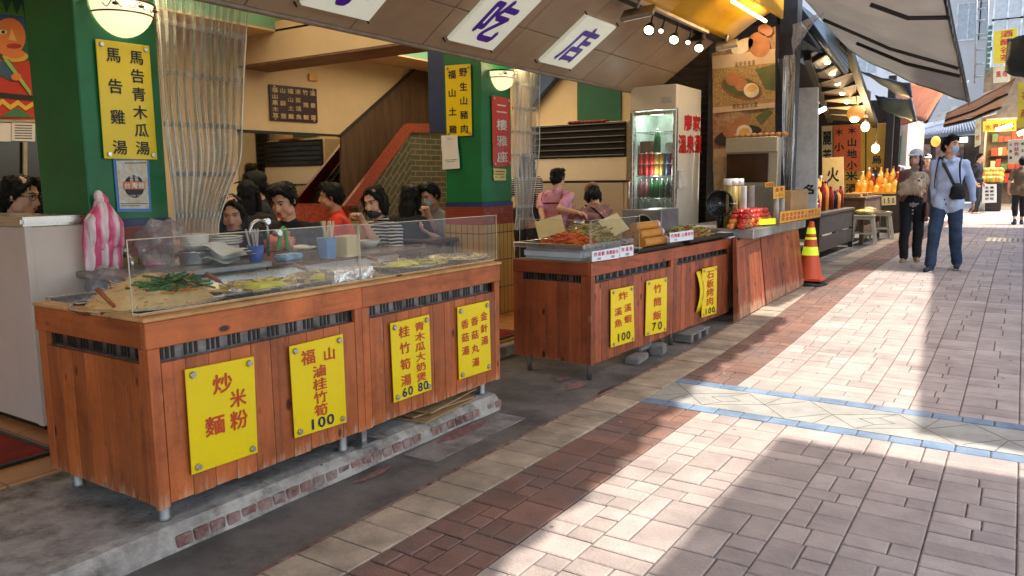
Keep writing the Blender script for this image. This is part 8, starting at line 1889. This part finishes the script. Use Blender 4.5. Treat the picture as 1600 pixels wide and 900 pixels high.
adopt('cardigan', finish(blob(cd, .011, 4, lambda c: .007*noise.noise(c*9)), [cloth_mat('cardigan', S(140, 96, 80))]), wom)
hb = Vector(B(-.18, .09, -.12)); adopt('handbag', finish(blob([('e', hb, Vector((.03, .06, .14))*kw_), ('c', hb+Vector((0, -.05, -.1)), .03, hb+Vector((0, .05, -.1)), .03)], .012, 3), [cloth_mat('handbag', S(120, 76, 70))]), wom)
m = MB()
for i in range(4): m.ell(Vector((.0, .128*kw_, .9*kw_-.0-.045*i)), (.011, .007, .011), 8, 6)
me2 = bpy.data.meshes.new('button'); me2.from_pydata(m.v, [], m.f); finish(me2, [mat('button_metal', S(200, 196, 186), .3, .8)]); adopt('button', me2, wom)
# fluffy dog held in her arms
dd = dW-.34; hp = PD(1436, 280, dd); bp0, bp1 = PD(1431, 288, dd+.03), PD(1419, 292, dd+.06)
dog = thing('small_dog', 'small cream fluffy dog with a pointed face held by the woman', 'dog', (bp0.x, bp0.y, bp0.z-.12))
DP = [('c', bp0, .085, bp1, .075), ('e', hp, (.092, .078, .078)), ('c', hp+Vector((.01, -.05, -.012)), .030, hp+Vector((.012, -.098, -.02)), .016), ('e', bp0+Vector((.02, -.05, -.01)), (.075, .06, .085))]
for s in (1, -1): DP += [('c', hp+Vector((s*.045, .0, .045)), .022, hp+Vector((s*.055, .005, .082)), .008)]
lp = PD(1439, 303, dd); DP += [('c', bp0+Vector((.03, -.03, -.05)), .032, lp, .018), ('c', bp0+Vector((-.04, -.04, -.05)), .032, lp+Vector((-.08, 0, .02)), .018), ('c', bp1, .05, bp1+Vector((-.07, -.02, -.06)), .03), ('c', bp1+Vector((-.02, 0, .0)), .05, bp1+Vector((-.07, .0, .02)), .03)]
M_fur = mat('cream_fur', S(240, 224, 198), .9, var=.07, scale=18, bmp=.3, bscale=70); M_nose = mat('dog_nose', S(28, 24, 24), .3)
me = blob(DP, .0085, 2, lambda c: .012*noise.noise(c*26)+.010*noise.noise(c*60)); finish(me, [M_fur, M_nose]); ex = MB()
vv = [(v.co.copy(), v.normal.copy()) for v in me.vertices]
for _ in range(1500):
    c, n_ = RND.choice(vv)
    if (c-(hp+Vector((.012, -.09, -.02)))).length < .05: continue
    d = (n_+Vector((RND.gauss(0, .3), RND.gauss(0, .3), RND.gauss(-.35, .3)))).normalized(); ex.tube([c-n_*.004, c+d*.014, c+d*.028+Vector((0, 0, -.004))], [.0045, .003, .0008], 4)
ex.cur = 1; ex.ell(hp+Vector((.012, -.114, -.014)), (.013, .010, .010), 8, 6)
for s in (1, -1): ex.ell(hp+Vector((s*.026+.006, -.066, .012)), (.010, .007, .010), 8, 6)
join_mb(me, ex, 0); me.transform(Matrix.Translation(-ORG[dog.name])); o = adopt('body', me, dog)
# woman walking away at the right edge, distant people
gq = PG(1590, 352); hr = PY(1592, 243, gq.y).z-gq.z; dR = float(np.dot(np.array(gq)-C0, FWD))
person('woman in an olive top and black cropped trousers walking away at the right edge', gq, facing(-.15, 1), hr*.98, fem=True, shirt=M_olive, sleeve=.45, hem=.1, trousers=M_blackj, tl=.62, hair='short', shoes=(M_shoe[0], M_shoe[0]), step=.10, vox=.014, width=1.12)
def far(label, x, y, Y, fdir, h, **kw):
    t = PY(x, y, Y); rz = facing(*fdir); person(label, Vector((t.x, Y, gz(Y))), rz, h, vox=.018, **kw)
far('man in a white shirt standing near the glazed shopfront', 1398, 255, 20, (.2, -1), 1.66, shirt=M_whiteS, sleeve=.45, trousers=M_darkT, hair='short')
far('person with pulled back hair behind the woman with the dog', 1411, 256, 23, (.1, -1), 1.62, shirt=M_greyT, trousers=M_darkT, hair='bun', fem=True)
far('person in a white cap between the two walkers', 1449, 254, 22.5, (.1, -1), 1.66, shirt=M_dusty, trousers=M_darkT, hair='short', cap=MATS['cloth_cap_grey'])
far('fruit seller in dark clothes standing by the fruit stand', 1529, 255, 24.6, (1, -.3), 1.66, shirt=M_teeB, trousers=M_blackj, hair='short', sleeve=.5)
# thin steam rising from the hot noodles
m = MB(); m.ell((ncx-.05, ncy+.20, TZ+.25), (.20, .38, .19), 20, 12)
ms, N, L, Bd = newmat('steam'); N.remove(Bd); pv = N.new('ShaderNodeVolumePrincipled'); pv.inputs['Color'].default_value = (1, 1, 1, 1)
n_ = tex_noise(N, L, 7, 3, .6); tcs = N.new('ShaderNodeTexCoord'); ln = N.new('ShaderNodeVectorMath'); ln.operation = 'LENGTH'; mp = N.new('ShaderNodeMapping'); mp.inputs['Scale'].default_value = (2, 2, 2); mp.inputs['Location'].default_value = (-1, -1, -1)
L.new(tcs.outputs['Generated'], mp.inputs[0]); L.new(mp.outputs[0], ln.inputs[0]); fo = math_n(N, L, 'SUBTRACT', 1.0, ln.outputs['Value']); fo.node.use_clamp = True
dn = ramp(N, L, n_.outputs['Fac'], [(.42, (0, 0, 0)), (.75, (1, 1, 1))]); L.new(math_n(N, L, 'MULTIPLY', math_n(N, L, 'MULTIPLY', dn.outputs[0], fo), 2.6), pv.inputs['Density']); L.new(pv.outputs[0], N['Material Output'].inputs['Volume'])
tag(m.build('steam', ms), 'thin white steam drifting above the fried noodles', 'steam', kind='stuff')
# ================================================================== marks on the ground
M_redmark = mat('faded_red_paint', S(152, 104, 96), .9, var=.3, scale=30, dirt=S(110, 98, 90), dscale=12, damt=.9); M_wet = mat('wet_asphalt', S(66, 62, 58), .35, var=.2)
def splat(x, y, rx, ry, m_, label, name, z=.0052):
    c = PZ(x, y, 0); pts = []
    for i in range(26):
        a = 2*math.pi*i/26; r = 1+.45*noise.noise(Vector((math.cos(a)*1.6+x, math.sin(a)*1.6+y, 0)))+.2*noise.noise(Vector((math.cos(a)*4+x, math.sin(a)*4, 3)))
        pts.append((c.x+rx*r*math.cos(a), c.y+ry*r*math.sin(a), gz(c.y)+z))
    tag(MB().prism(pts, (0, 0, .0008)).build(name, m_), label, 'mark')
splat(722, 676, .05, .16, M_redmark, 'long faded red paint mark on the pale gutter patch', 'paint_mark', .0056)
splat(586, 742, .022, .10, M_redmark, 'small faded red paint mark beside the brick edging', 'paint_mark'); splat(880, 593, .035, .07, M_redmark, 'faded red paint mark in front of the shrimp counter', 'paint_mark'); splat(900, 604, .04, .10, M_redmark, 'largest faded red mark near the leg of the shrimp counter', 'paint_mark')
splat(955, 612, .05, .16, M_wet, 'dark wet spot in the gutter beside the tan pavers', 'wet_spot')
# conduit and cable on the soffit and pillar
m = MB(); m.tube([SOF(-1, .42, .012), SOF(3.4, .42, .012)], .007, 6); tag(m.build('cable_conduit', mat('conduit_grey', S(140, 124, 108), .5)), 'thin cable conduit running along the brown soffit', 'conduit')
